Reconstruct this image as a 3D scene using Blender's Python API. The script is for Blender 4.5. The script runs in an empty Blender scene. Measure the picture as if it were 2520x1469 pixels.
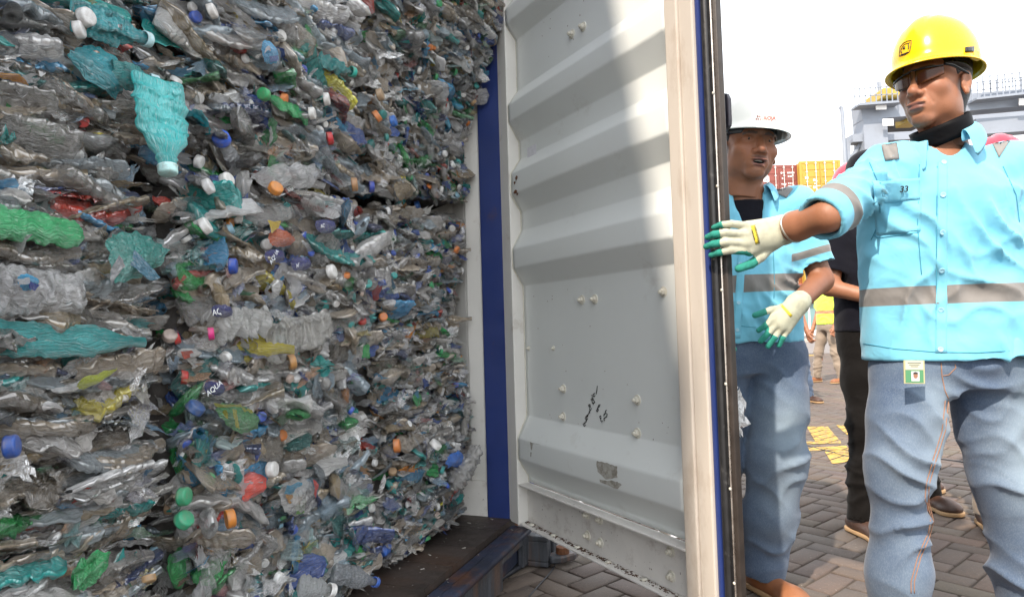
import bpy, bmesh, math, random
import numpy as np
from mathutils import Vector, Matrix
random.seed(7)
RNG = np.random.default_rng(11)
SC = bpy.context.scene
COL = SC.collection
rad = math.radians

# ------------------------------------------------------------ camera
FPX, CX, CY, CAMH = 1630.0, 1260.0, 734.5, 0.95
PITCH, ROLL = rad(2.6), rad(1.63)
_f = np.array([0, math.cos(PITCH), math.sin(PITCH)]); _r = np.array([1., 0, 0]); _u = np.cross(_r, _f)
CR = math.cos(ROLL) * _r - math.sin(ROLL) * _u
CU = math.sin(ROLL) * _r + math.cos(ROLL) * _u
CF = _f
CAM = np.array([0, 0, CAMH])
cam = bpy.data.cameras.new('camera'); camo = bpy.data.objects.new('camera', cam); COL.objects.link(camo)
camo.matrix_world = Matrix(((CR[0], CU[0], -CF[0], 0), (CR[1], CU[1], -CF[1], 0), (CR[2], CU[2], -CF[2], CAMH), (0, 0, 0, 1)))
cam.sensor_width = 36; cam.lens = 36 * FPX / 2520; cam.clip_start = 0.02; cam.clip_end = 3000
SC.camera = camo
# ------------------------------------------------------------ sky, sun, exposure
SUN_AZ, SUN_EL = 210.0, 45.0            # clockwise from +Y
w = bpy.data.worlds.new("World"); SC.world = w; w.use_nodes = True
nt = w.node_tree; bg = nt.nodes['Background']
sky = nt.nodes.new('ShaderNodeTexSky'); sky.sky_type = 'NISHITA'; sky.sun_disc = False
sky.sun_elevation = rad(SUN_EL); sky.sun_rotation = rad(SUN_AZ)
sky.air_density = 1.0; sky.dust_density = 1.5; sky.ozone_density = 1.0; sky.altitude = 0
_mx = nt.nodes.new("ShaderNodeMix"); _mx.data_type = "RGBA"; _mx.inputs[0].default_value = .75; _mx.inputs[7].default_value = (8.2, 8.3, 8.35, 1); nt.links.new(sky.outputs[0], _mx.inputs[6]); nt.links.new(_mx.outputs[2], bg.inputs[0]); bg.inputs[1].default_value = 0.15
sl = bpy.data.lights.new('sun', 'SUN'); sl.energy = 2.9; sl.angle = rad(1.0); sl.color = (1.0, 0.87, 0.73)
so = bpy.data.objects.new('sun', sl); COL.objects.link(so)
_sd = Vector((math.sin(rad(SUN_AZ)) * math.cos(rad(SUN_EL)), math.cos(rad(SUN_AZ)) * math.cos(rad(SUN_EL)), math.sin(rad(SUN_EL))))
so.rotation_euler = _sd.to_track_quat('Z', 'Y').to_euler()
SC.view_settings.view_transform = 'Standard'; SC.view_settings.look = 'None'
SC.view_settings.exposure = 1.15; SC.view_settings.gamma = 1.0
SC.cycles.max_bounces = 7; SC.cycles.diffuse_bounces = 3; SC.cycles.glossy_bounces = 3
SC.cycles.transparent_max_bounces = 10; SC.cycles.transmission_bounces = 4
SC.cycles.use_denoising = True; SC.cycles.sample_clamp_indirect = 6

def ray(u, v):
    d = CF * FPX + CR * (u - CX) + CU * (CY - v); return d / d[1]
def at(u, v, Y):
    p = CAM + ray(u, v) * Y; return Vector(p)

# ------------------------------------------------------------ helpers
def link(o, parent=None):
    COL.objects.link(o)
    if parent is not None: o.parent = parent
    return o
def tag(o, label=None, cat=None, group=None, kind=None):
    if label: o['label'] = label
    if cat: o['category'] = cat
    if group: o['group'] = group
    if kind: o['kind'] = kind
    return o
def empty(name, loc=(0, 0, 0), rz=0.0, label=None, cat=None, group=None):
    o = bpy.data.objects.new(name, None); o.empty_display_size = .1; COL.objects.link(o)
    o.location = loc; o.rotation_euler = (0, 0, rz)
    return tag(o, label, cat, group)
def mesh_np(name, V, Fq=None, Ft=None, tint=None, smooth=False):
    """mesh from numpy arrays: V (n,3), quads (m,4), tris (k,3)"""
    me = bpy.data.meshes.new(name)
    V = np.asarray(V, np.float32)
    nq = 0 if Fq is None else len(Fq); ntt = 0 if Ft is None else len(Ft)
    me.vertices.add(len(V)); me.vertices.foreach_set('co', V.ravel())
    loops = []
    if nq: loops.append(np.asarray(Fq, np.int32).ravel())
    if ntt: loops.append(np.asarray(Ft, np.int32).ravel())
    lp = np.concatenate(loops)
    me.loops.add(len(lp)); me.loops.foreach_set('vertex_index', lp)
    st = np.concatenate([np.arange(nq) * 4, nq * 4 + np.arange(ntt) * 3]).astype(np.int32)
    me.polygons.add(nq + ntt); me.polygons.foreach_set('loop_start', st)
    me.update(calc_edges=True)
    if tint is not None:
        a = me.color_attributes.new('tint', 'FLOAT_COLOR', 'POINT')
        t = np.ones((len(V), 4), np.float32); t[:, :tint.shape[1]] = tint
        a.data.foreach_set('color', t.ravel())
    if smooth: me.polygons.foreach_set('use_smooth', np.ones(nq + ntt, bool))
    me.validate()
    return me
def obj(name, me, mat=None, parent=None, loc=None):
    o = bpy.data.objects.new(name, me); link(o, parent)
    if mat is not None:
        me.materials.clear(); me.materials.append(mat)
    if loc is not None: o.location = loc
    return o

class MB:
    """collects simple solids into one mesh"""
    def __init__(s): s.bm = bmesh.new(); s.sm = False
    def box(s, x0, x1, y0, y1, z0, z1, M=None):
        vs = [s.bm.verts.new(c) for c in ((x0,y0,z0),(x1,y0,z0),(x1,y1,z0),(x0,y1,z0),(x0,y0,z1),(x1,y0,z1),(x1,y1,z1),(x0,y1,z1))]
        if M is not None:
            for v in vs: v.co = M @ v.co
        for f in ((3,2,1,0),(4,5,6,7),(0,1,5,4),(1,2,6,5),(2,3,7,6),(3,0,4,7)): s.bm.faces.new([vs[i] for i in f])
        return s
    def prism(s, pts, z0, z1, M=None, axis='z'):
        """polygon pts (2D) extruded; axis gives the extrusion axis"""
        def mk(p, h):
            c = Vector((p[0], p[1], h)) if axis == 'z' else (Vector((p[0], h, p[1])) if axis == 'y' else Vector((h, p[0], p[1])))
            return M @ c if M is not None else c
        a = [s.bm.verts.new(mk(p, z0)) for p in pts]; b = [s.bm.verts.new(mk(p, z1)) for p in pts]
        n = len(pts)
        try:
            s.bm.faces.new(a[::-1]); s.bm.faces.new(b)
        except ValueError: pass
        for i in range(n): s.bm.faces.new([a[i], a[(i+1) % n], b[(i+1) % n], b[i]])
        return s
    def rings(s, rings, cap=True, closed=True):
        R = [[s.bm.verts.new(p) for p in r] for r in rings]
        n = len(rings[0])
        for a, b in zip(R[:-1], R[1:]):
            for i in range(n if closed else n - 1):
                s.bm.faces.new([a[i], a[(i+1) % n], b[(i+1) % n], b[i]])
        if cap and closed:
            s.bm.faces.new(R[0][::-1]); s.bm.faces.new(R[-1])
        return s
    def tube(s, pts, r, n=8, cap=True):
        pts = [Vector(p) for p in pts]; rr = r if isinstance(r, (list, tuple)) else [r] * len(pts)
        rings = []; up = Vector((0, 0, 1)); prev = None
        for i, p in enumerate(pts):
            t = (pts[min(i+1, len(pts)-1)] - pts[max(i-1, 0)]).normalized()
            if prev is None:
                a = t.cross(up)
                if a.length < .05: a = t.cross(Vector((1, 0, 0)))
                a.normalize()
            else:
                a = (prev - t * prev.dot(t)).normalized()
            prev = a; b = t.cross(a)
            rings.append([p + (a * math.cos(2*math.pi*k/n) + b * math.sin(2*math.pi*k/n)) * rr[i] for k in range(n)])
        return s.rings(rings, cap)
    def lathe(s, prof, c=(0, 0, 0), n=20, M=None):
        """profile of (r, z) along local z"""
        rings = []
        for r, z in prof:
            ring = [Vector((r*math.cos(2*math.pi*k/n), r*math.sin(2*math.pi*k/n), z)) for k in range(n)]
            if M is not None: ring = [M @ v for v in ring]
            rings.append([v + Vector(c) for v in ring])
        return s.rings(rings)
    def quad(s, a, b, c, d):
        s.bm.faces.new([s.bm.verts.new(p) for p in (a, b, c, d)]); return s
    def build(s, name, mat=None, parent=None, bevel=0, smooth=False, seg=1, auto=None):
        bm = s.bm
        bmesh.ops.recalc_face_normals(bm, faces=bm.faces)
        if bevel:
            es = [e for e in bm.edges if len(e.link_faces) == 2 and e.calc_face_angle(0) > .5]
            bmesh.ops.bevel(bm, geom=es, offset=bevel, segments=seg, affect='EDGES', profile=.6, clamp_overlap=True)
        me = bpy.data.meshes.new(name)
        if auto is not None:
            for e in bm.edges: e.smooth = not (len(e.link_faces) == 2 and e.calc_face_angle(0) > auto)
            smooth = True
        if smooth:
            for f in bm.faces: f.smooth = True
        bm.to_mesh(me); bm.free()
        return obj(name, me, mat, parent)

# ------------------------------------------------------------ materials
def _new(name):
    m = bpy.data.materials.new(name); m.use_nodes = True
    nt = m.node_tree; p = nt.nodes['Principled BSDF']
    return m, nt, p
def _noise(nt, scale, detail=4, rough=.6, vec=None, stretch=None, coord='Object'):
    n = nt.nodes.new('ShaderNodeTexNoise'); n.inputs['Scale'].default_value = scale
    n.inputs['Detail'].default_value = detail; n.inputs['Roughness'].default_value = rough
    tc = nt.nodes.new('ShaderNodeTexCoord'); src = tc.outputs[coord]
    if stretch is not None:
        mp = nt.nodes.new('ShaderNodeMapping'); mp.inputs['Scale'].default_value = stretch
        nt.links.new(src, mp.inputs[0]); src = mp.outputs[0]
    nt.links.new(src, n.inputs['Vector'])
    return n.outputs['Fac']
def _ramp(nt, src, stops):
    r = nt.nodes.new('ShaderNodeValToRGB'); nt.links.new(src, r.inputs[0])
    els = r.color_ramp.elements
    while len(els) < len(stops): els.new(.5)
    for e, (p, c) in zip(els, stops):
        e.position = p; e.color = (c, c, c, 1) if isinstance(c, (int, float)) else (*c, 1)
    return r.outputs[0]
def _mix(nt, fac, a, b, mode='MIX'):
    m = nt.nodes.new('ShaderNodeMix'); m.data_type = 'RGBA'; m.blend_type = mode
    for s, v in ((m.inputs[0], fac), (m.inputs[6], a), (m.inputs[7], b)):
        if hasattr(v, 'links') or isinstance(v, bpy.types.NodeSocket): nt.links.new(v, s)
        elif isinstance(v, (int, float)): s.default_value = v
        else: s.default_value = (*v, 1)
    return m.outputs[2]
def _bump(nt, p, src, strength, dist=.01):
    b = nt.nodes.new('ShaderNodeBump'); b.inputs['Strength'].default_value = strength; b.inputs['Distance'].default_value = dist
    nt.links.new(src, b.inputs['Height']); nt.links.new(b.outputs[0], p.inputs['Normal'])
    return b
def paint(name, col, rough=.5, metal=0., var=.12, scale=3., dirt=None, dirt_amt=.5, dirt_scale=6, dirt_lo=.52, dirt_hi=.68, bump=.0, bscale=60, spec=.5, coat=0., stretch=None, speck=None):
    m, nt, p = _new(name)
    n = _noise(nt, scale, 5, .6, stretch=stretch)
    lo = tuple(c * (1 - var) for c in col); hi = tuple(min(1, c * (1 + var)) for c in col)
    c = _ramp(nt, n, [(.3, lo), (.7, hi)])
    if dirt is not None:
        d = _noise(nt, dirt_scale, 8, .7, stretch=stretch)
        f = _ramp(nt, d, [(dirt_lo, 0.), (dirt_hi, dirt_amt)])
        c = _mix(nt, f, c, dirt)
    if speck is not None:
        d2 = _noise(nt, 90, 3, .5)
        f2 = _ramp(nt, d2, [(.70, 0.), (.74, .85)])
        c = _mix(nt, f2, c, speck)
    nt.links.new(c, p.inputs['Base Color'])
    r2 = _ramp(nt, _noise(nt, scale * 4, 4), [(.3, max(0., rough - .08)), (.7, min(1., rough + .1))])
    nt.links.new(r2, p.inputs['Roughness'])
    p.inputs['Metallic'].default_value = metal; p.inputs['Specular IOR Level'].default_value = spec
    p.inputs['Coat Weight'].default_value = coat
    if bump: _bump(nt, p, _noise(nt, bscale, 5, .65), bump)
    return m
def plain(name, col, rough=.5, metal=0., spec=.5):
    m, nt, p = _new(name); p.inputs['Base Color'].default_value = (*col, 1)
    p.inputs['Roughness'].default_value = rough; p.inputs['Metallic'].default_value = metal; p.inputs['Specular IOR Level'].default_value = spec
    return m

MT = {}
MT['door_white'] = paint('door_white', (.70, .73, .71), .38, var=.035, scale=2.2, dirt=(.30, .24, .18), dirt_amt=.35, dirt_scale=5, dirt_lo=.60, dirt_hi=.78, bump=.02, bscale=40)
MT['frame_white'] = paint('frame_white', (.66, .65, .61), .42, var=.05, scale=4, dirt=(.25, .17, .11), dirt_amt=.45, dirt_scale=9, dirt_lo=.58, dirt_hi=.75, bump=.03)
MT['stile'] = paint('worn_cream_paint', (.52, .47, .41), .55, var=.06, scale=3, dirt=(.30, .22, .15), dirt_amt=.5, dirt_scale=8, dirt_lo=.56, dirt_hi=.74, bump=.03, stretch=(1, 1, .4))
MT['dirty_white'] = paint('dirty_white', (.68, .66, .62), .55, var=.1, scale=5, dirt=(.20, .13, .10), dirt_amt=.5, dirt_scale=14, dirt_lo=.54, dirt_hi=.74, bump=.08, speck=(.10, .05, .035))
MT['blue'] = paint('blue_paint', (.020, .038, .155), .38, var=.2, scale=3, dirt=(.10, .05, .03), dirt_amt=.5, dirt_scale=8, dirt_lo=.60, dirt_hi=.72, bump=.03, stretch=(1, 1, .5))
MT['sill'] = paint('sill_steel', (.028, .036, .065), .5, metal=.2, var=.5, scale=7, dirt=(.13, .055, .025), dirt_amt=.85, dirt_scale=9, dirt_lo=.50, dirt_hi=.66, bump=.12)
MT['sill_face'] = paint('sill_face', (.055, .06, .07), .6, metal=.1, var=.5, scale=30, dirt=(.14, .07, .035), dirt_amt=.7, dirt_scale=12, dirt_lo=.48, dirt_hi=.66, bump=.15, stretch=(1, 1, .12))
MT['wood_floor'] = paint('container_floor', (.045, .034, .029), .6, var=.5, scale=6, dirt=(.09, .045, .025), dirt_amt=.6, dirt_scale=5, dirt_lo=.5, dirt_hi=.7, bump=.2, stretch=(1, .25, 1))
MT['rubber'] = paint('black_rubber', (.018, .018, .019), .42, var=.4, scale=20, dirt=(.2, .19, .18), dirt_amt=.4, dirt_scale=18, dirt_lo=.58, dirt_hi=.72, bump=.05)
MT['rubber2'] = paint('brown_rubber', (.030, .022, .017), .45, var=.35, scale=12, bump=.05)
MT['steel'] = paint('worn_steel', (.55, .50, .45), .3, metal=.9, var=.2, scale=20, dirt=(.2, .12, .07), dirt_amt=.5, dirt_scale=15)
MT['black'] = paint('dark_steel', (.02, .02, .03), .45, var=.3, scale=12, dirt=(.12, .07, .04), dirt_amt=.5, dirt_scale=14)
MT['cable'] = plain('cable_rubber', (.02, .022, .028), .45)
MT['ink'] = plain('marker_ink', (.006, .006, .008), .5)
MT['rust'] = paint('rust', (.13, .05, .02), .8, var=.5, scale=40, bump=.3)
MT['nut'] = paint('painted_nut', (.62, .60, .52), .5, var=.1, scale=30, dirt=(.3, .2, .1), dirt_amt=.5, dirt_scale=60)
# ============================================================ ground: block paving
def brick_paving():
    Lb, Wb, gap = .20, .10, .009
    ang = rad(40.0); ca, sa = math.cos(ang), math.sin(ang)
    rng = np.random.default_rng(3)
    rects = []
    # herringbone: for each cell (i,j) on the W grid; horizontal brick covers 2 cells, vertical 2 cells
    N = 215
    for j in range(-N, N):
        for i in range(-N, N):
            k = (i - j) % 4
            cx, cy = i * Wb, j * Wb
            if k == 0: x0, y0, x1, y1 = cx, cy, cx + Lb, cy + Wb
            elif k == 3: x0, y0, x1, y1 = cx, cy, cx + Wb, cy + Lb
            else: continue
            mx, my = (x0 + x1) / 2, (y0 + y1) / 2
            X = mx * ca - my * sa; Y = mx * sa + my * ca
            Y += 9.0; X += 4.5
            if Y < .7 or Y > 19 or X < -1.6 or X > .95 * Y + 1.2: continue
            if X < 0.2 and (Y > 3.8): continue
            rects.append((x0, y0, x1, y1))
    n = len(rects); R = np.array(rects)
    g = gap / 2; b = .004
    jz = rng.normal(0, .0012, n)
    x0, y0, x1, y1 = R.T
    def ring(off, z):
        return np.stack([np.stack([x0+off, y0+off, z], 1), np.stack([x1-off, y0+off, z], 1), np.stack([x1-off, y1-off, z], 1), np.stack([x0+off, y1-off, z], 1)], 1)
    z = np.zeros(n) + jz
    V = np.concatenate([ring(g, z - .012), ring(g, z - b), ring(g + b, z)], 1)   # n,12,3
    V += rng.normal(0, .0008, V.shape) * np.array([1, 1, 0])
    base = (np.arange(n) * 12)[:, None]
    Fq = [base + np.array([8, 9, 10, 11])]
    for a in (0, 4):
        for k in range(4):
            Fq.append(base + np.array([a + k, a + (k+1) % 4, a + 4 + (k+1) % 4, a + 4 + k]))
    Fq = np.concatenate(Fq)
    V = V.reshape(-1, 3)
    X = V[:, 0]*ca - V[:, 1]*sa + 4.5; Y = V[:, 0]*sa + V[:, 1]*ca + 9.0
    V = np.stack([X, Y, V[:, 2]], 1)
    base_c = np.array([.140, .100, .075])
    t = rng.uniform(.82, 1.16, (n, 1)) * base_c * (1 + rng.normal(0, .03, (n, 3)))
    tint = np.repeat(t, 12, 0)
    me = mesh_np('brick_paving', V, Fq, tint=tint)
    m, nt_, p = _new('brick_paver')
    a = nt_.nodes.new('ShaderNodeAttribute'); a.attribute_name = 'tint'
    c = _mix(nt_, _ramp(nt_, _noise(nt_, 60, 6, .75), [(.3, 0.), (.75, .55)]), a.outputs['Color'], (.05, .046, .045))
    c = _mix(nt_, _ramp(nt_, _noise(nt_, 1.1, 4, .6), [(.42, 0.), (.68, .55)]), c, (.055, .052, .052))
    c = _mix(nt_, _ramp(nt_, _noise(nt_, 150, 2, .5), [(.68, 0.), (.74, .5)]), c, (.36, .33, .29))
    nt_.links.new(c, p.inputs['Base Color']); p.inputs['Roughness'].default_value = .8
    _bump(nt_, p, _noise(nt_, 130, 6, .7), .5, .004)
    o = obj('brick_paving', me, m); tag(o, kind='structure')
    o['label'] = 'herringbone grey brown block paving'
    return R, ca, sa
PAVERS, _ca, _sa = brick_paving()
m_, n_, p_ = _new('yard_ground')
_c = _ramp(n_, _noise(n_, .8, 6, .6), [(.35, (.052, .04, .032)), (.7, (.085, .062, .045))])
n_.links.new(_c, p_.inputs['Base Color']); p_.inputs['Roughness'].default_value = .9
_bump(n_, p_, _noise(n_, 200, 4), .5, .004)
mb = MB(); mb.box(-60, 60, -20, 19, -.4, -.007)
tag(mb.build('joint_sand', m_), kind='structure')
m2_, n2_, p2_ = _new('far_yard')
_c = _ramp(n2_, _noise(n2_, 3, 6, .7), [(.3, (.14, .125, .12)), (.7, (.21, .19, .18))])
n2_.links.new(_c, p2_.inputs['Base Color']); p2_.inputs['Roughness'].default_value = .85
mb = MB(); mb.box(-900, 900, 19, 1500, -.4, -.004)
tag(mb.build('yard_ground', m2_), kind='structure')

# yellow painted marking: clipped onto each paver's top so that the joints stay open
def clip(poly, side):
    out = []
    for i in range(len(poly)):
        a, b = poly[i], poly[(i+1) % len(poly)]
        da, db = side(a), side(b)
        if da >= 0: out.append(a)
        if da * db < 0:
            t = da / (da - db); out.append((a[0] + (b[0]-a[0]) * t, a[1] + (b[1]-a[1]) * t))
    return out
def paint_marking(polys, name, mat):
    bm = bmesh.new()
    for P in polys:
        L = [((x-4.5) * _ca + (y-9.0) * _sa, -(x-4.5) * _sa + (y-9.0) * _ca) for x, y in P]
        xs = [q[0] for q in L]; ys = [q[1] for q in L]
        for (x0, y0, x1, y1) in PAVERS:
            if x1 < min(xs) or x0 > max(xs) or y1 < min(ys) or y0 > max(ys): continue
            g = .005; q = L
            for s_ in (lambda p: p[0]-x0-g, lambda p: x1-g-p[0], lambda p: p[1]-y0-g, lambda p: y1-g-p[1]):
                q = clip(q, s_)
                if len(q) < 3: break
            if len(q) < 3: continue
            vs = [bm.verts.new((px*_ca - py*_sa + 4.5, px*_sa + py*_ca + 9.0, .004)) for px, py in q]
            try: bm.faces.new(vs)
            except ValueError: pass
    bmesh.ops.recalc_face_normals(bm, faces=bm.faces)
    for f in bm.faces:
        if f.normal.z < 0: f.normal_flip()
    me = bpy.data.meshes.new(name); bm.to_mesh(me); bm.free()
    return obj(name, me, mat)
def gp(u, v):
    d = ray(u, v); t = -CAMH / d[2]; return (d[0]*t, t)
MT['yellow_line'] = paint('yellow_road_paint', (.50, .31, .035), .65, var=.2, scale=12, dirt=(.13, .10, .08), dirt_amt=.95, dirt_scale=26, dirt_lo=.46, dirt_hi=.60)
_Y = [[(1985, 1050), (2037, 1050), (2066, 1084), (2006, 1086)], [(1976, 1088), (2068, 1084), (2070, 1091), (1976, 1094)],
      [(1976, 1103), (2082, 1097), (2092, 1108), (1976, 1110)], [(2030, 1112), (2084, 1107), (2106, 1136), (2048, 1142)],
      [(2058, 1047), (2108, 1047), (2150, 1082), (2098, 1082)], [(2112, 1100), (2170, 1096), (2190, 1126), (2134, 1130)],
      [(1980, 873), (2018, 873), (2020, 876), (1980, 876)]]
tag(paint_marking([[gp(*q) for q in P] for P in _Y], 'yellow_paint_marking', MT['yellow_line']), kind='structure')

# ============================================================ containers
CANG = rad(69.8)
def corrugated(mb, x0, x1, y, z0, z1, d=.036, pitch=.278, axis='y', sgn=1):
    """wall sheet along the axis direction with trapezoid corrugation (vertical)"""
    pts = []
    t = x0; k = 0
    while t < x1 - 1e-6:
        for (w_, dd) in ((.072, 0), (.068, 0), (.07, d), (.068, d)):
            pts.append((min(t, x1), dd)); t += w_
            if t >= x1: break
    pts.append((x1, pts[-1][1]))
    th = .004
    rg0 = []; 
    for (t, dd) in pts:
        if axis == 'y': rg0.append([(y + sgn*dd, t, z0), (y + sgn*dd, t, z1), (y + sgn*(dd + th), t, z1), (y + sgn*(dd + th), t, z0)])
        else: rg0.append([(t, y + sgn*dd, z0), (t, y + sgn*dd, z1), (t, y + sgn*(dd + th), z1), (t, y + sgn*(dd + th), z0)])
    mb.rings(rg0)
def casting(mb, x0, y0, z0, sx=.162, sy=.178, sz=.118):
    mb.box(x0, x0 + sx, y0, y0 + sy, z0, z0 + sz)
W_IN = 2.35; LEN = 6.0
def container_shell(root, inner_mat, outer_mat, opened=True, ztop=2.59):
    # local frame: x along the opening (0 = right inner wall), y into the container
    xl = -W_IN
    m = MB()
    corrugated(m, .14, LEN - .1, .012, .30, ztop - .09, axis='y', sgn=1)
    m.build('right_side_wall', inner_mat, root)
    m = MB(); corrugated(m, .14, LEN - .1, xl - .012, .30, ztop - .09, axis='y', sgn=-1)
    m.build('left_side_wall', inner_mat, root)
    m = MB(); m.box(xl - .04, .04, .02, LEN - .02, ztop - .034, ztop - .03)
    m.build('roof', inner_mat, root)
    m = MB(); corrugated(m, xl - .01, .01, LEN - .08, .16, ztop - .1, axis='x', sgn=1)
    m.build('end_wall', inner_mat, root)
    # header
    m = MB(); m.box(xl - .03, .03, -.02, .09, ztop - .13, ztop - .036)
    m.build('door_header', outer_mat, root, bevel=.006)
    return root
cont = empty('shipping_container', (-.005, 2.765, 0), CANG, 'open blue shipping container packed with bales of crushed plastic bottles', 'shipping container')
C0 = Vector((-.005, 2.765, 0))
EX = Vector((math.cos(CANG), math.sin(CANG), 0)); EY = Vector((-math.sin(CANG), math.cos(CANG), 0))
def cw(x, y, z): return C0 + EX * x + EY * y + Vector((0, 0, z))
container_shell(cont, MT['frame_white'], MT['blue'])
# side wall foot inside: smooth kick plate + floor
mb = MB(); mb.box(-.006, .05, .128, LEN - .1, .17, .315); mb.box(-.010, -.0055, .128, LEN - .1, .295, .315)
mb.build('kick_plate', MT['dirty_white'], cont)
mb = MB(); mb.box(-.0025, .05, .128, .20, .315, 2.47); mb.build('wall_edge_strip', MT['frame_white'], cont, bevel=.003)
mb = MB()
for k in range(12):
    a0 = -W_IN - .03 + k * (W_IN + .06) / 12
    mb.box(a0 + .0015, a0 + (W_IN + .06) / 12 - .0015, .02, LEN - .1, .13, .17 + (.0005 if k % 2 else 0))
mb.build('floor', MT['wood_floor'], cont)
# corner posts
for nm, xa, xb in (('right', -.014, .075), ('left', -W_IN - .075, -W_IN + .014)):
    mb = MB()
    P = [(xa, -.055), (xb, -.055), (xb, .10), (xb - .02, .125), (xa, .125)] if nm == 'right' else [(xb, -.055), (xa, -.055), (xa, .10), (xa + .02, .125), (xb, .125)]
    mb.prism(P, .16, 2.47)
    mb.build('corner_post', MT['blue'], cont, bevel=.006, seg=2)
# sill
mb = MB()
mb.box(-W_IN + .0, -.02, -.035, .019, .02, .150)
o = mb.build('sill_beam', MT['sill'], cont, bevel=.014, seg=3)
mb = MB()
# front face with fork cut-outs (dark steel)
segs = [(-2.34, -1.62), (-1.50, -.33), (-.105, -.02)]
for a, b in segs: mb.box(a, b, -.062, -.037, .010, .128)
for a, b in ((-1.62, -1.50), (-.33, -.105)):
    mb.box(a, b, -.061, -.038, .098, .127)
    mb.prism([(a, .0975), (a + .035, .0975), (a, .045)], -.060, -.039, axis='y') if False else None
mb.build('sill_face', MT['sill_face'], cont, bevel=.004)
mb = MB(); mb.box(-2.34, -.03, -.075, -.02, .1285, .152); mb.build('sill_lip', MT['sill'], cont, bevel=.0115, seg=4, auto=.9)
# lashing ring on the sill face
rg = MB(); cpos = (-.80, -.062, .085)
rg.tube([(-.86, -.063, .07), (-.865, -.11, .068), (-.83, -.135, .066), (-.78, -.13, .067), (-.765, -.09, .068), (-.775, -.063, .07)], .009, 8)
rg.box(-.885, -.755, -.068, -.0625, .045, .095)
rg.build('lashing_ring', MT['sill_face'], cont, smooth=False)
# corner castings with slotted holes
def make_casting(x0, y0, z0):
    m = MB()
    sx, sy, sz, t = .13, .165, .118, .02
    m.box(x0, x0+sx, y0, y0+sy, z0, z0+t); m.box(x0, x0+sx, y0, y0+sy, z0+sz-t, z0+sz)
    m.box(x0, x0+sx, y0+sy-t, y0+sy, z0+t, z0+sz-t)
    m.box(x0, x0+t*1.2, y0, y0+sy-t, z0+t, z0+sz-t)
    # front and outer faces as frames
    for a, b in ((x0+t*1.2, x0+.045), (x0+.085, x0+sx)): m.box(a, b, y0, y0+t, z0+t, z0+sz-t)
    m.box(x0+sx-t, x0+sx, y0+t, y0+.05, z0+t, z0+sz-t); m.box(x0+sx-t, x0+sx, y0+.11, y0+sy-t, z0+t, z0+sz-t)
    return m.build('corner_casting', MT['sill_face'], cont, bevel=.005, seg=2)
make_casting(-.055, -.145, .003); make_casting(-W_IN - .08, -.145, .003)
mb = MB()
mb.box(.03, .09, .03, LEN, .03, .16); mb.box(-W_IN-.09, -W_IN-.03, .03, LEN, .03, .16)
for k in range(12): mb.box(-W_IN, 0, .3 + k*.48, .36 + k*.48, .02, .125)
mb.build('bottom_rails', MT['rust'], cont)

mb = MB()
for k in range(70):
    x = random.uniform(-1.6, -.03); y = random.uniform(-.03, .24); s = random.choice([.0015, .002, .003, .005]); a = random.uniform(0, 3.14)
    z_ = .1705 if y > .02 else .1502
    mb.box(-s*1.4, s*1.4, -s*.6, s*.6, 0, s*.5, M=Matrix.Translation((x, y, z_)) @ Matrix.Rotation(a, 4, 'Z') @ Matrix.Rotation(.3, 4, 'X'))
g_ = mb.build('floor_crumbs', plain('crumbs', (.30, .28, .25), .7), cont); g_['kind'] = 'stuff'
# neighbours that throw the shade over the load (two-high row)
def closed_box(loc, label, group, col):
    r = empty('stacked_container', loc, CANG, label, 'shipping container', group)
    m = MB(); corrugated(m, .1, LEN - .1, .03, .15, 2.45, axis='y'); corrugated(m, .1, LEN-.1, -W_IN-.03, .15, 2.45, axis='y', sgn=-1)
    m.box(-W_IN-.05, .05, .02, LEN, 2.50, 2.54); m.box(-W_IN-.05, .05, .02, LEN, .05, .15)
    m.box(-W_IN-.07, .07, -.03, .06, .05, 2.56)
    m.build('body', col, r)
    for xx in (-W_IN-.08, -.08):
        for yy in (-.04, LEN-.1):
            for zz in (0., 2.472):
                m = MB(); casting(m, xx, yy, zz); m.build('corner_casting', MT['sill_face'], r)
    return r
closed_box(tuple(cw(0, 0, 2.592)), 'closed blue container stacked on top of the open container of plastic bales', 'closed containers of the two-high row', MT['blue'])
for k_ in (1,):
    for zz in (0, 2.592):
        closed_box(tuple(cw(-2.62 * k_, 0, zz)), ('closed blue container left of the open one, %s layer' % ('lower' if zz == 0 else 'upper')), 'closed containers of the two-high row', MT['blue'])

# ============================================================ door leaf
DANG = rad(-61.4)
D0 = Vector((-.005, 2.745, 0))
DX = Vector((math.cos(DANG), math.sin(DANG), 0)); DN = Vector((-math.sin(DANG), math.cos(DANG), 0))
door = empty('container_door', D0, DANG, 'open steel container door, white ribbed inner side with black marker writing', 'container door')
# local: x along door, y = away from the viewer (outer side), z up.  inner face y = 0
ZB, ZT = .163, 2.44
mb = MB(); mb.box(-.035, .045, -.018, .040, ZB, ZT); mb.build('hinge_stile', MT['frame_white'], door, bevel=.004, seg=2)
mb = MB(); mb.box(-.060, -.0355, -.004, .030, ZB + .01, ZT); mb.build('hinge_gasket', MT['frame_white'], door, bevel=.004)
mb = MB(); mb.box(1.004, 1.052, -.022, .040, ZB, ZT); mb.box(1.0525, 1.104, -.014, .038, ZB, ZT)
mb.build('lock_stile', MT['stile'], door, bevel=.004, seg=2)
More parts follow.
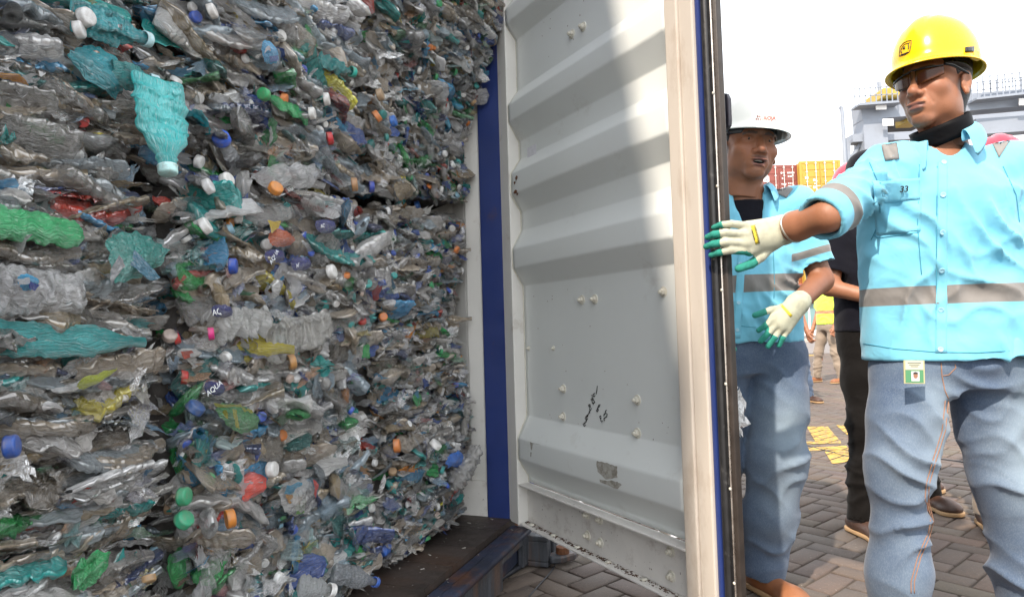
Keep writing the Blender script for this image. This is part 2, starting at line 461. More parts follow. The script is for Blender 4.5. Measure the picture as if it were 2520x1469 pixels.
# pressed panel with trapezoid ribs
yb, yf = .036, -.010
prof = [(.33, yb), (.352, yb), (.43, yf), (.508, yf), (.595, yb), (1.124, yb), (1.198, yf), (1.272, yf), (1.350, yb),
        (1.428, yb), (1.500, yf), (1.583, yf), (1.645, yb), (1.722, yb), (1.800, yf), (1.868, yf), (1.932, yb), (2.15, yb), (2.21, yf), (2.27, yf), (2.33, yb), (2.40, yb)]
def smooth_prof(pr):
    out = [pr[0]]
    for i in range(1, len(pr)-1):
        (z0, y0), (z1, y1), (z2, y2) = pr[i-1], pr[i], pr[i+1]
        r = .006
        a = math.hypot(z1-z0, y1-y0); b = math.hypot(z2-z1, y2-y1)
        ra, rb = min(r, a*.4)/a, min(r, b*.4)/b
        A = (z1+(z0-z1)*ra, y1+(y0-y1)*ra); B = (z1+(z2-z1)*rb, y1+(y2-y1)*rb)
        for t in (0, .25, .5, .75, 1):
            out.append(((1-t)**2*A[0]+2*t*(1-t)*z1+t*t*B[0], (1-t)**2*A[1]+2*t*(1-t)*y1+t*t*B[1]))
    out.append(pr[-1]); return out
sp = smooth_prof(prof)
nx = 40; xs = np.linspace(.0455, 1.0035, nx)
Vv = []
rngp = np.random.default_rng(5)
for z, y in sp:
    for x in xs:
        wob = .0016 * math.sin(x*7+z*5) + .0012*math.sin(z*13 - x*3.1)
        Vv.append((x, y + wob, z))
k = len(sp); Q = []
for i in range(k-1):
    for j in range(nx-1): Q.append((i*nx+j, i*nx+j+1, (i+1)*nx+j+1, (i+1)*nx+j))
o = obj('pressed_panel', mesh_np('pressed_panel', np.array(Vv), np.array(Q), smooth=True), MT['door_white'], door)
sm_ = o.modifiers.new('t', 'SOLIDIFY'); sm_.thickness = .003; sm_.offset = 1
# weld bead between stile and panel
mb = MB(); mb.tube([(.047, y - .002, z) for z, y in sp], .0035, 6); mb.build('weld_bead', MT['nut'], door, smooth=True)
# bottom rail: channel
mb = MB()
mb.box(.0455, 1.0035, -.014, .036, .318, .326); mb.box(.0455, 1.0035, .026, .034, .171, .3175); mb.box(.0455, 1.0035, -.014, .040, ZB, .1705)
mb.build('bottom_rail', MT['dirty_white'], door, bevel=.002)
mb = MB(); mb.box(.0455, 1.0035, -.014, .036, 2.40, ZT); mb.build('top_rail', MT['frame_white'], door)
# free edge: blue edge strip, rubber gasket, steel strip, outer rubber
mb = MB(); mb.box(1.1045, 1.1185, -.004, .036, ZB, ZT); mb.build('blue_edge', MT['blue'], door, bevel=.004, seg=2)
mb = MB(); mb.tube([(1.131, .008, ZB - .01), (1.131, .008, ZT)], .0115, 10)
mb.prism([(1.119, .008), (1.149, .004), (1.149, .034), (1.119, .034)], ZB, ZT - .01)
mb.build('edge_gasket', MT['rubber'], door, auto=.8)
mb = MB(); mb.box(1.1495, 1.1535, .006, .032, ZB, ZT - .01); mb.build('steel_strip', MT['steel'], door, bevel=.002)
mb = MB(); mb.prism([(1.154, .010), (1.164, .016), (1.163, .036), (1.154, .036)], ZB - .01, ZT); mb.build('outer_gasket', MT['rubber2'], door, bevel=.003, seg=2)
for zz in (.28, .52, .79, 1.035, 1.31, 1.56, 1.82):
    mb = MB(); mb.lathe([(.0001, 0), (.0045, 0.0005), (.004, .002), (.002, .003), (.0001, .0032)], n=10, M=Matrix.Translation((1.1515, .0058, zz)) @ Matrix.Rotation(rad(90), 4, 'X'))
    mb.build('rivet', MT['nut'], door, smooth=True)
# outer skin hardware: locking bars and hinges on the outer side
mb = MB()
for xx in (.30, .80):
    mb.tube([(xx, .085, .12), (xx, .085, 2.48)], .017, 10)
    for zz in (.25, .9, 1.6, 2.3): mb.box(xx-.04, xx+.04, .044, .11, zz, zz+.05)
mb.build('locking_bars', MT['steel'], door, auto=.7)
for zz in (.35, .95, 1.55, 2.15):
    mb = MB(); mb.box(-.05, .12, .042, .058, zz, zz+.09); mb.tube([(-.055, .05, zz-.01), (-.055, .05, zz+.10)], .016, 10)
    mb.build('hinge', MT['blue'], door, auto=.7)
# rounded lock bracket seen behind the edge
mb = MB()
bp = [(0, 0), (.045, .0), (.060, .012), (.062, .03), (.062, .10), (.056, .118), (.035, .126), (0, .13)]
mb.prism([(1.088 + a*1.0, 1.470 + b*.85) for a, b in bp], .062, .074, axis='y'); mb.box(1.05, 1.09, .040, .070, 1.47, 1.55)
mb.build('lock_bracket', MT['black'], door, bevel=.003, seg=2)
# nuts
def nut(x, z, y, r=.011, h=.018):
    m = MB(); M_ = Matrix.Translation((x, y, z)) @ Matrix.Rotation(rad(90), 4, 'X') @ Matrix.Rotation(random.uniform(0, 1), 4, 'Z')
    m.lathe([(.0001, 0), (r*1.55, 0), (r*1.5, .003), (r*1.1, .004)], n=16, M=M_)
    m.lathe([(r, .0035), (r, h*.65), (r*.8, h*.75)], n=6, M=M_)
    m.lathe([(r*.55, h*.6), (r*.55, h*1.1), (r*.3, h*1.2)], n=10, M=M_)
    return m.build('nut', MT['nut'], door)
for (x, z) in ((.453, 2.009), (.525, 2.006), (.461, 1.045), (.539, 1.043), (.889, 1.046), (.322, .722), (.315, .619), (.748, .715), (.742, .611)): nut(x + .008, z, .0335)
for (x, z) in ((.072, .869), (.260, .871)): nut(x + .008, z, .0335, .006, .01)
for (x, z) in ((.467, .295), (.542, .295), (.467, .223), (.542, .218), (.892, .286), (.891, .214)): nut(x, z, .0255)
# paper sticker
mb = MB(); mb.box(.125, .195, -.0035, -.0027, 1.615, 1.675, M=Matrix.Translation((0, .030, 0)) @ Matrix.Identity(4))
mb.build('paper_sticker', paint('paper', (.70, .70, .74), .7, var=.1, scale=60), door)
# rust chips on the hinge stile and on the ribs
chips = MB()
for (x, z, sx, sz) in ((-.022, 1.60, .006, .03), (-.020, 1.55, .007, .016), (-.022, 1.52, .005, .008), (-.022, 1.47, .005, .007), (-.006, 1.61, .003, .03), (-.004, 1.56, .002, .04), (-.005, 1.49, .002, .03)):
    n = 9; ps = [(x + sx*math.cos(2*math.pi*k/n)*random.uniform(.7, 1.1), z + sz*math.sin(2*math.pi*k/n)*random.uniform(.7, 1.1)) for k in range(n)]
    chips.prism(ps, -.0127, -.0119, axis='y')
chips.build('rust_chips', MT['rust'], door)
chips = MB()
for (x, z, sx, sz) in ((.10, 1.555, .010, .010), (.085, 1.54, .006, .005), (.088, 1.502, .014, .009), (.105, 1.49, .005, .008)):
    n = 11; ps = [(x + sx*math.cos(2*math.pi*k/n)*random.uniform(.5, 1.2), z + sz*math.sin(2*math.pi*k/n)*random.uniform(.5, 1.2)) for k in range(n)]
    chips.prism(ps, yf - .0052, yf - .0028, axis='y')
chips.build('scratch_marks', MT['rust'], door)
mb = MB()
for k in range(46):
    x = random.uniform(.06, .97); z = random.choice([random.uniform(.6, 1.11), random.uniform(1.95, 2.14), random.uniform(.6, 1.11)]); s = random.uniform(.0008, .0018)
    mb.prism([(x - s*.5, z - s*1.4), (x + s*.6, z - s), (x + s*.4, z + s*1.3), (x - s*.6, z + s)], yb - .0042, yb - .0032, axis='y')
mb.build('paint_specks', MT['rust'], door)
# hand-written marker lines: strokes in door coordinates
def pxd(u, v, off=0.0):
    d = Vector(ray(u, v)); p0 = D0 + DN * (yb - .002 + off); t = (p0 - Vector(CAM)).dot(DN) / d.dot(DN)
    q = Vector(CAM) + d * t - D0; return (q.dot(DX), q.z)
def stroke(mb, pts, wd=.0016, y=yb - .0045):
    for (a, b) in zip(pts[:-1], pts[1:]):
        dx, dz = b[0]-a[0], b[1]-a[1]; L = math.hypot(dx, dz) + 1e-9; nx_, nz_ = -dz/L*wd, dx/L*wd; ex, ez = dx/L*wd*.6, dz/L*wd*.6
        mb.prism([(a[0]-ex+nx_, a[1]-ez+nz_), (a[0]-ex-nx_, a[1]-ez-nz_), (b[0]+ex-nx_, b[1]+ez-nz_), (b[0]+ex+nx_, b[1]+ez+nz_)], y, y + .0006, axis='y')
def z6(x, y): return ((1900 + .7937*x)*.63, (1166 + .7937*y)*.63)
AR = [[(548,430),(546,450),(543,468)], [(536,466),(528,470),(526,478),(533,482),(537,476)], [(523,484),(521,496),(524,512),(529,520)], [(516,496),(530,498),(536,510),(526,516)],
      [(521,475),(520,477)], [(527,490),(526,492)], [(512,520),(505,524),(508,532),(514,528),(512,520)], [(514,530),(510,545),(516,548),(508,556),(512,560),(505,566),(500,576)],
      [(520,540),(519,543)], [(502,578),(492,580),(488,590),(494,598),(500,592)], [(498,572),(495,606)], [(490,604),(486,616)], [(484,612),(478,618),(484,628),(490,622)],
      [(484,640),(474,646),(472,656),(480,658),(478,664),(470,668),(468,680)], [(462,682),(468,684),(474,676)], [(478,640),(477,642)], [(464,668),(463,670)],
      [(562,520),(556,535)], [(556,522),(550,538),(546,548)], [(548,540),(554,546),(549,556),(543,550)], [(566,576),(560,580),(562,588),(568,586)], [(564,590),(566,602),(572,606)],
      [(593,548),(588,556),(592,564),(584,566),(580,576)], [(597,566),(595,580),(586,586),(580,590),(584,600)], [(574,600),(573,602)]]
mb = MB()
for st in AR:
    stroke(mb, [pxd(*z6(*q)) for q in st])
mb.build('handwriting', MT['ink'], door)
# torn sticker residue patches on the lower rib
def ragged(mb, pts, y, th=.0006, jit=.002, sub=4):
    out = []
    for i in range(len(pts)):
        a, b = pts[i], pts[(i+1) % len(pts)]
        for k in range(sub):
            t = k/sub; out.append((a[0]+(b[0]-a[0])*t + random.uniform(-jit, jit), a[1]+(b[1]-a[1])*t + random.uniform(-jit, jit)))
    mb.prism(out, y, y+th, axis='y')
MT['residue'] = paint('glue_residue', (.40, .39, .35), .8, var=.25, scale=60, dirt=(.20, .18, .14), dirt_amt=.8, dirt_scale=50, dirt_lo=.45, dirt_hi=.6)
mb = MB()
ragged(mb, [(.150, .506), (.155, .478), (.20, .486), (.235, .470), (.262, .492), (.22, .507)], yf - .0042)
ragged(mb, [(.150, .470), (.152, .448), (.21, .446), (.248, .464), (.244, .470), (.2, .46)], yf - .0042)
ragged(mb, [(.590, .503), (.592, .470), (.64, .452), (.70, .47), (.70, .505), (.65, .507)], yf - .0042)
ragged(mb, [(.600, .446), (.61, .436), (.70, .433), (.722, .452), (.69, .456)], yf - .0042)
mb.build('sticker_residue', MT['residue'], door)
# grit and dead leaves on the bottom flange
mb = MB()
for k in range(420):
    x = random.uniform(.05, .93); y = random.gauss(.015, .008); s = random.uniform(.001, .0035); a = random.uniform(0, 3.14)
    if y < -.012 or y > .024: continue
    M_ = Matrix.Translation((x, y, .1712)) @ Matrix.Rotation(a, 4, 'Z')
    mb.box(-s*1.6, s*1.6, -s*.5, s*.5, 0, s*.5, M=M_)
g_ = mb.build('grit', paint('grit', (.10, .06, .04), .9, var=.5, scale=80), door); g_['kind'] = 'stuff'
# flange washers
for x in (.10, .26, .42, .60, .78):
    mb = MB(); mb.lathe([(.0001, 0), (.012, 0), (.011, .004), (.005, .006), (.0001, .006)], c=(x, .012, .171), n=12); mb.build('flange_nut', MT['nut'], door, smooth=True)
# ============================================================ crushed plastic bales
def pet_material(name, bscale=220., bstr=1.0, rough=.25, base_alpha=1.0):
    m, nt_, p = _new(name)
    a = nt_.nodes.new('ShaderNodeAttribute'); a.attribute_name = 'tint'
    oi = nt_.nodes.new('ShaderNodeObjectInfo')
    c = _mix(nt_, 1.0, a.outputs['Color'], oi.outputs['Color'], 'MULTIPLY')
    n1 = _noise(nt_, 34, 5, .7); n2 = _noise(nt_, 9, 4, .6)
    c = _mix(nt_, _ramp(nt_, n2, [(.48, 0.), (.74, .24)]), c, (.11, .085, .06))     # grime
    c = _mix(nt_, _ramp(nt_, n1, [(.62, 0.), (.80, .28)]), c, _mix(nt_, .45, c, (.85, .85, .83)))       # scuffs
    PB = p
    p.inputs['Roughness'].default_value = rough; p.inputs['Specular IOR Level'].default_value = 1.0
    ua = nt_.nodes.new('ShaderNodeAttribute'); ua.attribute_name = 'uvw'
    def mp(sc):
        q = nt_.nodes.new('ShaderNodeMapping'); q.inputs['Scale'].default_value = sc; nt_.links.new(ua.outputs['Vector'], q.inputs[0]); return q.outputs[0]
    v = nt_.nodes.new('ShaderNodeTexVoronoi'); v.inputs['Scale'].default_value = 1; v.feature = 'DISTANCE_TO_EDGE'
    nt_.links.new(mp((9, 13, 0)), v.inputs['Vector'])
    n_a = nt_.nodes.new('ShaderNodeTexNoise'); n_a.inputs['Scale'].default_value = 1; n_a.inputs['Detail'].default_value = 4; n_a.inputs['Roughness'].default_value = .7
    nt_.links.new(mp((7, 34, 0)), n_a.inputs['Vector'])
    c = _mix(nt_, _ramp(nt_, n_a.outputs['Fac'], [(.56, 0.), (.70, .7)]), c, _mix(nt_, .45, c, (.95, .95, .93)))     # white crease streaks: glossy glints painted into the colour
    c = _mix(nt_, _ramp(nt_, n_a.outputs['Fac'], [(.30, .55), (.42, 0.)]), c, (.05, .042, .035))      # dark crease streaks: grime, plus shade painted in for specular contrast
    nt_.links.new(c, p.inputs['Base Color'])
    sp_ = nt_.nodes.new('ShaderNodeSeparateXYZ'); nt_.links.new(ua.outputs['Vector'], sp_.inputs[0])
    def mth(op, a, b=None):
        q = nt_.nodes.new('ShaderNodeMath'); q.operation = op
        for i_, v_ in enumerate((a, b)):
            if v_ is None: continue
            if isinstance(v_, (int, float)): q.inputs[i_].default_value = v_
            else: nt_.links.new(v_, q.inputs[i_])
        return q.outputs[0]
    rib = mth('MULTIPLY', mth('SINE', mth('MULTIPLY', sp_.outputs[0], 85.)), mth('MULTIPLY', sp_.outputs[2], .16))
    vd = mth('MULTIPLY', mth('MINIMUM', v.outputs['Distance'], .22), 1.8)
    h = mth('ADD', mth('ADD', rib, vd), mth('MULTIPLY', n_a.outputs['Fac'], 1.3))
    _bump(nt_, p, h, bstr, .006)
    tr = nt_.nodes.new('ShaderNodeBsdfTransparent')
    tl = nt_.nodes.new('ShaderNodeBsdfTranslucent'); nt_.links.new(c, tl.inputs[0])
    mx0 = nt_.nodes.new('ShaderNodeMixShader'); mx0.inputs[0].default_value = .25
    nt_.links.new(p.outputs[0], mx0.inputs[1]); nt_.links.new(tl.outputs[0], mx0.inputs[2])
    gl = nt_.nodes.new('ShaderNodeBsdfGlossy'); gl.inputs['Roughness'].default_value = .05; gl.inputs[0].default_value = (1, 1, 1, 1)
    fr = nt_.nodes.new('ShaderNodeFresnel'); fr.inputs[0].default_value = 2.9
    nt_.links.new(p.inputs['Normal'].links[0].from_socket, gl.inputs['Normal']); nt_.links.new(p.inputs['Normal'].links[0].from_socket, fr.inputs['Normal'])
    hs = nt_.nodes.new('ShaderNodeSeparateColor'); hs.mode = 'HSV'; nt_.links.new(c, hs.inputs[0])
    gf = mth('MULTIPLY', fr.outputs[0], mth('SUBTRACT', 1.0, mth('MULTIPLY', hs.outputs[1], .6)))
    mxg = nt_.nodes.new('ShaderNodeMixShader'); nt_.links.new(gf, mxg.inputs[0])
    nt_.links.new(mx0.outputs[0], mxg.inputs[1]); nt_.links.new(gl.outputs[0], mxg.inputs[2])
    lt = _mix(nt_, .55, c, (1., 1., 1.)); nt_.links.new(lt, tr.inputs[0])
    mx = nt_.nodes.new('ShaderNodeMixShader')
    al = nt_.nodes.new('ShaderNodeMath'); al.operation = 'MULTIPLY'
    nt_.links.new(a.outputs['Alpha'], al.inputs[0]); nt_.links.new(oi.outputs['Alpha'], al.inputs[1])
    nt_.links.new(al.outputs[0], mx.inputs[0]); nt_.links.new(tr.outputs[0], mx.inputs[1]); nt_.links.new(mxg.outputs[0], mx.inputs[2])
    out = nt_.nodes['Material Output']; nt_.links.new(mx.outputs[0], out.inputs[0])
    return m
MT['pet'] = pet_material('crushed_plastic')
def cap_material():
    m, nt_, p = _new('cap_plastic')
    oi = nt_.nodes.new('ShaderNodeObjectInfo')
    a = nt_.nodes.new('ShaderNodeAttribute'); a.attribute_name = 'tint'
    c = _mix(nt_, 1.0, a.outputs['Color'], oi.outputs['Color'], 'MULTIPLY')
    c = _mix(nt_, _ramp(nt_, _noise(nt_, 60, 5, .7), [(.42, 0.), (.66, .55)]), c, (.20, .16, .12))
    nt_.links.new(c, p.inputs['Base Color']); p.inputs['Roughness'].default_value = .38
    return m
MT['cap'] = cap_material()

def tri(x): return 2 * np.abs(x - np.floor(x + .5)) * 2 - 1      # triangle wave -1..1
def crumple(P, rng, amp, freq, n=5, axis=None):
    D = np.zeros_like(P)
    for i in range(n):
        k = rng.normal(0, 1, 3); k /= np.linalg.norm(k); f = freq * rng.uniform(.5, 1.9)
        d = rng.normal(0, 1, 3); d /= np.linalg.norm(d)
        D += (tri(P @ k * f + rng.uniform(0, 1)) * amp * rng.uniform(.4, 1.) * (1.2 / (i + 1) ** .5))[:, None] * d
    return P + D
def grid_quads(nu, nt, closed=True):
    i = np.arange(nu - 1)[:, None]; j = np.arange(nt if closed else nt - 1)[None, :]
    a = i * nt + j; b = i * nt + (j + 1) % nt
    return np.stack([a, b, b + nt, a + nt], -1).reshape(-1, 4)
def bottle_mesh(rng, nu=22, nt=12, L=.22, R=.033, flat=.3, neck=True, amp=.004, wide=1.3, torn=False, straight=False, tail=.06):
    t = np.linspace(0, 1, nu) ** .92
    r = np.interp(t, [0, .015, .05, .60, .72, .82, .875, .88, .90, .91, 1.0], [.0, .75, 1., .97, .80, .52, .40, .46, .46, .38, .38]) * R if neck else \
        np.interp(t, [0, .02, .08, .5, .93, 1.], [.0, .7, 1., rng.uniform(.7, 1.1), .8, .3]) * R
    r = r * (1 + .035 * np.sin(t * rng.uniform(40, 90)) * (t < .7))
    th = np.linspace(0, 2*np.pi, nt, endpoint=False)
    cr = np.interp(t, [0, .6, .85, 1.], [1, 1, .35, .1]) if neck else np.ones(nu)
    fl = 1 + (flat * rng.uniform(.7, 1.3) - 1) * cr; wd = 1 + (wide - 1) * cr
    if torn: fl = fl * (1 + .6*np.sin(t*9 + rng.uniform(0, 6)))
    X = np.repeat(t * L, nt); Yv = (r * wd)[:, None] * np.cos(th)[None]; Zv = (r * fl)[:, None] * np.sin(th)[None]
    # pinched cross section
    pin = rng.uniform(-.4, .6) * cr
    Zv = Zv * (1 - pin[:, None] * (np.cos(th)[None] ** 2 < .35))
    P = np.stack([X, Yv.ravel(), Zv.ravel()], 1)
    w = np.repeat(np.clip(cr + .05, 0, 1), nt)[:, None]
    P2 = crumple(P, rng, amp, 22, 6); P2 = crumple(P2, rng, amp * .55, 48, 6)
    P = P * (1 - w) + P2 * w
    if not straight:
        c1, c2 = rng.normal(0, .9), rng.normal(0, .8)
        P[:, 1] += c1 * (P[:, 0] - L/2) ** 2; P[:, 2] += c2 * (P[:, 0] - L/2) ** 2
        tw = rng.normal(0, 3.0) * (P[:, 0] - L/2); y, z = P[:, 1].copy(), P[:, 2].copy()
        P[:, 1] = y*np.cos(tw) - z*np.sin(tw); P[:, 2] = y*np.sin(tw) + z*np.cos(tw)
    P[:, 0] -= L / 2
    UV = np.stack([np.repeat(t, nt), np.tile(np.abs(np.linspace(-1, 1, nt)), nu), np.repeat((t > .08) & (t < .68), nt) * (1. if rng.random() < .55 else .1)], 1)
    return P.astype(np.float32), grid_quads(nu, nt), UV.astype(np.float32)
def film_mesh(rng, nu=16, nv=9, L=.2, Wd=.06, amp=.006):
    u = np.linspace(0, 1, nu); v = np.linspace(-.5, .5, nv)
    U, Vv = np.meshgrid(u, v, indexing='ij')
    edge = (np.clip(np.sin(np.pi * np.clip(U, .02, .98)), .05, 1) ** rng.uniform(.2, .6))
    wv = Wd * edge * (1 + .35 * tri(U * rng.uniform(2, 5) + rng.uniform(0, 1)))
    X = U * L + .012 * tri(Vv * 3 + rng.uniform(0, 1)); Y = Vv * wv
    curl = rng.uniform(-16, 16)
    Z = curl * Y**2 + rng.normal(0, .6) * (X - L/2) ** 2
    P = np.stack([X.ravel(), Y.ravel(), Z.ravel()], 1)
    P = crumple(P, rng, amp, 16, 6); P = crumple(P, rng, amp * .6, 45, 6)
    P[:, 0] -= L / 2
    UV = np.stack([U.ravel(), Vv.ravel() * .5, U.ravel() * 0], 1)
    return P.astype(np.float32), grid_quads(nu, nv, False), UV.astype(np.float32)
def cap_mesh(n=18, r=.0155, h=.014):
    prof = [(0.0001, h*.99), (r*.80, h), (r*.93, h*.93), (r, h*.80), (r, h*.22), (r*1.02, h*.20), (r*1.03, 0), (r*.86, 0), (r*.84, h*.7), (.0001, h*.72)]
    th = np.linspace(0, 2*np.pi, n, endpoint=False)
    rib = 1 + .018 * (np.arange(n) % 2)
    V = []
    for k, (rr, z) in enumerate(prof):
        f = rib if k in (3, 4) else np.ones(n)
        V.append(np.stack([rr*np.cos(th)*f, rr*np.sin(th)*f, np.full(n, z)], 1))
    Vc = np.concatenate(V).astype(np.float32); return Vc, grid_quads(len(prof), n), np.zeros_like(Vc)

trng = np.random.default_rng(21)
DIRTY = 1
def make_templates(nu, nt, n):
    T = []
    for k in range(n):
        kind = k % 5
        if kind < 4:
            T.append(('bottle', bottle_mesh(trng, nu, nt, L=trng.uniform(.15, .27), R=trng.uniform(.024, .036), flat=trng.uniform(.28, .62), neck=(kind in (0, 2)), amp=trng.uniform(.0035, .0065), torn=trng.random() < .3)))
        else:
            T.append(('film', film_mesh(trng, nu, max(7, nt - 4), L=trng.uniform(.10, .26), Wd=trng.uniform(.04, .10), amp=trng.uniform(.005, .009))))
    return T
T_HI = make_templates(44, 20, 40); T_LO = make_templates(26, 14, 40)
PAL = [((.60, .59, .57), 25, (.34, .8)), ((.47, .39, .29), 25, (.55, 1.)), ((.42, .56, .66), 14, (.34, .8)), ((.80, .80, .79), 14, (.45, .9)), ((.10, .10, .10), 5, (.7, 1.)),
       ((.010, .36, .34), 9, (.6, .95)), ((.02, .36, .08), 4, (.6, .95)), ((.02, .07, .30), 4.2, (.85, 1.)), ((.80, .80, .78), 5, (.95, 1.)), ((.55, .05, .03), 1.3, (.95, 1.)),
       ((.70, .24, .02), .9, (.95, 1.)), ((.62, .52, .04), .6, (.95, 1.)), ((.06, .36, .66), 3.6, (.8, 1.)), ((.32, .24, .13), 5, (.9, 1.))]
PW = np.array([p[1] for p in PAL], float); PW /= PW.sum()
CAPS = [((.74, .75, .74), 46), ((.03, .10, .50), 20), ((.03, .35, .13), 9), ((.70, .20, .03), 7), ((.55, .03, .03), 4), ((.04, .38, .36), 5), ((.40, .25, .12), 4), ((.30, .55, .70), 4), ((.5, .4, .35), 3), ((.015, .015, .02), 2)]
CW_ = np.array([c[1] for c in CAPS], float); CW_ /= CW_.sum()

XC = [-2.34, -1.56, -.80, -.015]
def zsplit(x): return 1.30 + .16 * np.clip((x + 1.5) / 1.4, 0, 1)
def bale_front(x, z):
    """depth (y) of the load's surface at (x, z)"""
    x = np.asarray(x, float); z = np.asarray(z, float)
    y = .205 + .022*np.sin(x*5.1+z*2.3) + .018*np.sin(z*7.3 - x*3.1) + .012*np.sin(x*13+z*9)
    for xs_, a in ((-1.56, .22), (-.80, .09)):
        xx = xs_ + .03*np.sin(z*6)
        y = y + a * np.exp(-((x - xx)/.036)**2)
    s = zsplit(x) + .02*np.sin(x*9)
    y = y + .13 * np.exp(-((z - s)/.032)**2) * (.18 + .82*(x > -1.1))
    y = y - .05 * np.clip((z - s)/.6, 0, 1) * (x > -.85) - .10 * np.clip((z - 1.75)/.5, 0, 1) * np.clip((x + .8)/.5, 0, 1)
    y = y + .04 * np.clip((z - s)/.3, 0, 1) * (x < -1.56)                 # upper left bale sits back a little
    y = y - .025 * ((x > -1.50) & (x < -.85) & (z < s)) - .03 * np.exp(-((x + 1.63)/.05)**2) * (z < s)                    # middle lower bale bulges out
    y = y + .05 * np.exp(-((x - .0)/.05)**2) + .03*np.exp(-((z-.17)/.06)**2)
    return y
def rot_mats(ax_ang, tilt, roll, flipx):
    """columns: piece x axis, y axis, z axis in container coordinates"""
    n = len(ax_ang)
    cx, sx = np.cos(ax_ang), np.sin(ax_ang)
    ex = np.stack([cx * np.cos(tilt), sx * np.cos(tilt), np.sin(tilt)], 1) * flipx[:, None]
    up = np.tile(np.array([0, 0, 1.]), (n, 1))
    ey = np.cross(up, ex); ey /= np.linalg.norm(ey, axis=1)[:, None]
    ez = np.cross(ex, ey)
    c, s = np.cos(roll)[:, None], np.sin(roll)[:, None]
    ey2 = ey*c + ez*s; ez2 = -ey*s + ez*c
    return np.stack([ex, ey2, ez2], 2)      # (n,3,3)
BALES = []
CCAM = np.array([(Vector((0, 0, CAMH)) - C0).dot(EX), (Vector((0, 0, CAMH)) - C0).dot(EY), CAMH])
def merged(name, pieces, T, parent, mat, kind='stuff', smooth=False):
    """pieces: list of (template index, R, pos, scale, rgba)"""
    Vs, Fs, Cs, Us = [], [], [], []; off = 0
    for ti, R, p, sc, col in pieces:
        V, Fq, UV = T[ti][1]
        Us.append(UV + np.array([round(float(p[0]) * 977) % 50, round(float(p[2]) * 771) % 50, 0], np.float32))
        Vs.append((V * sc) @ R.T.astype(np.float32) + p.astype(np.float32)); Fs.append(Fq + off); off += len(V)
        Cs.append(np.repeat(np.asarray(col, np.float32)[None], len(V), 0))
    if not Vs: return None
    me = mesh_np(name, np.concatenate(Vs), np.concatenate(Fs), tint=np.concatenate(Cs), smooth=smooth)
    add_uvw(me, np.concatenate(Us))
    o = obj(name, me, mat, parent)
    if kind: o['kind'] = kind
    return o
def add_uvw(me, UV):
    a = me.attributes.new('uvw', 'FLOAT_VECTOR', 'POINT'); a.data.foreach_set('vector', np.ascontiguousarray(UV, np.float32).ravel())
ME_T = {}
def tmesh(key, Vf, mat, smooth=False):
    if key not in ME_T:
        me = mesh_np(key, Vf[0], Vf[1], smooth=smooth, tint=np.ones((len(Vf[0]), 4))); me.materials.append(mat); add_uvw(me, Vf[2]); ME_T[key] = me
    return ME_T[key]
CAPV = cap_mesh(); T_CAP = [('cap', CAPV)]
def set_xf(o, R, p, sc):
    M_ = Matrix(((R[0,0], R[0,1], R[0,2], p[0]), (R[1,0], R[1,1], R[1,2], p[1]), (R[2,0], R[2,1], R[2,2], p[2]), (0, 0, 0, 1)))
    o.matrix_local = M_ @ Matrix.Diagonal((sc, sc, sc, 1))
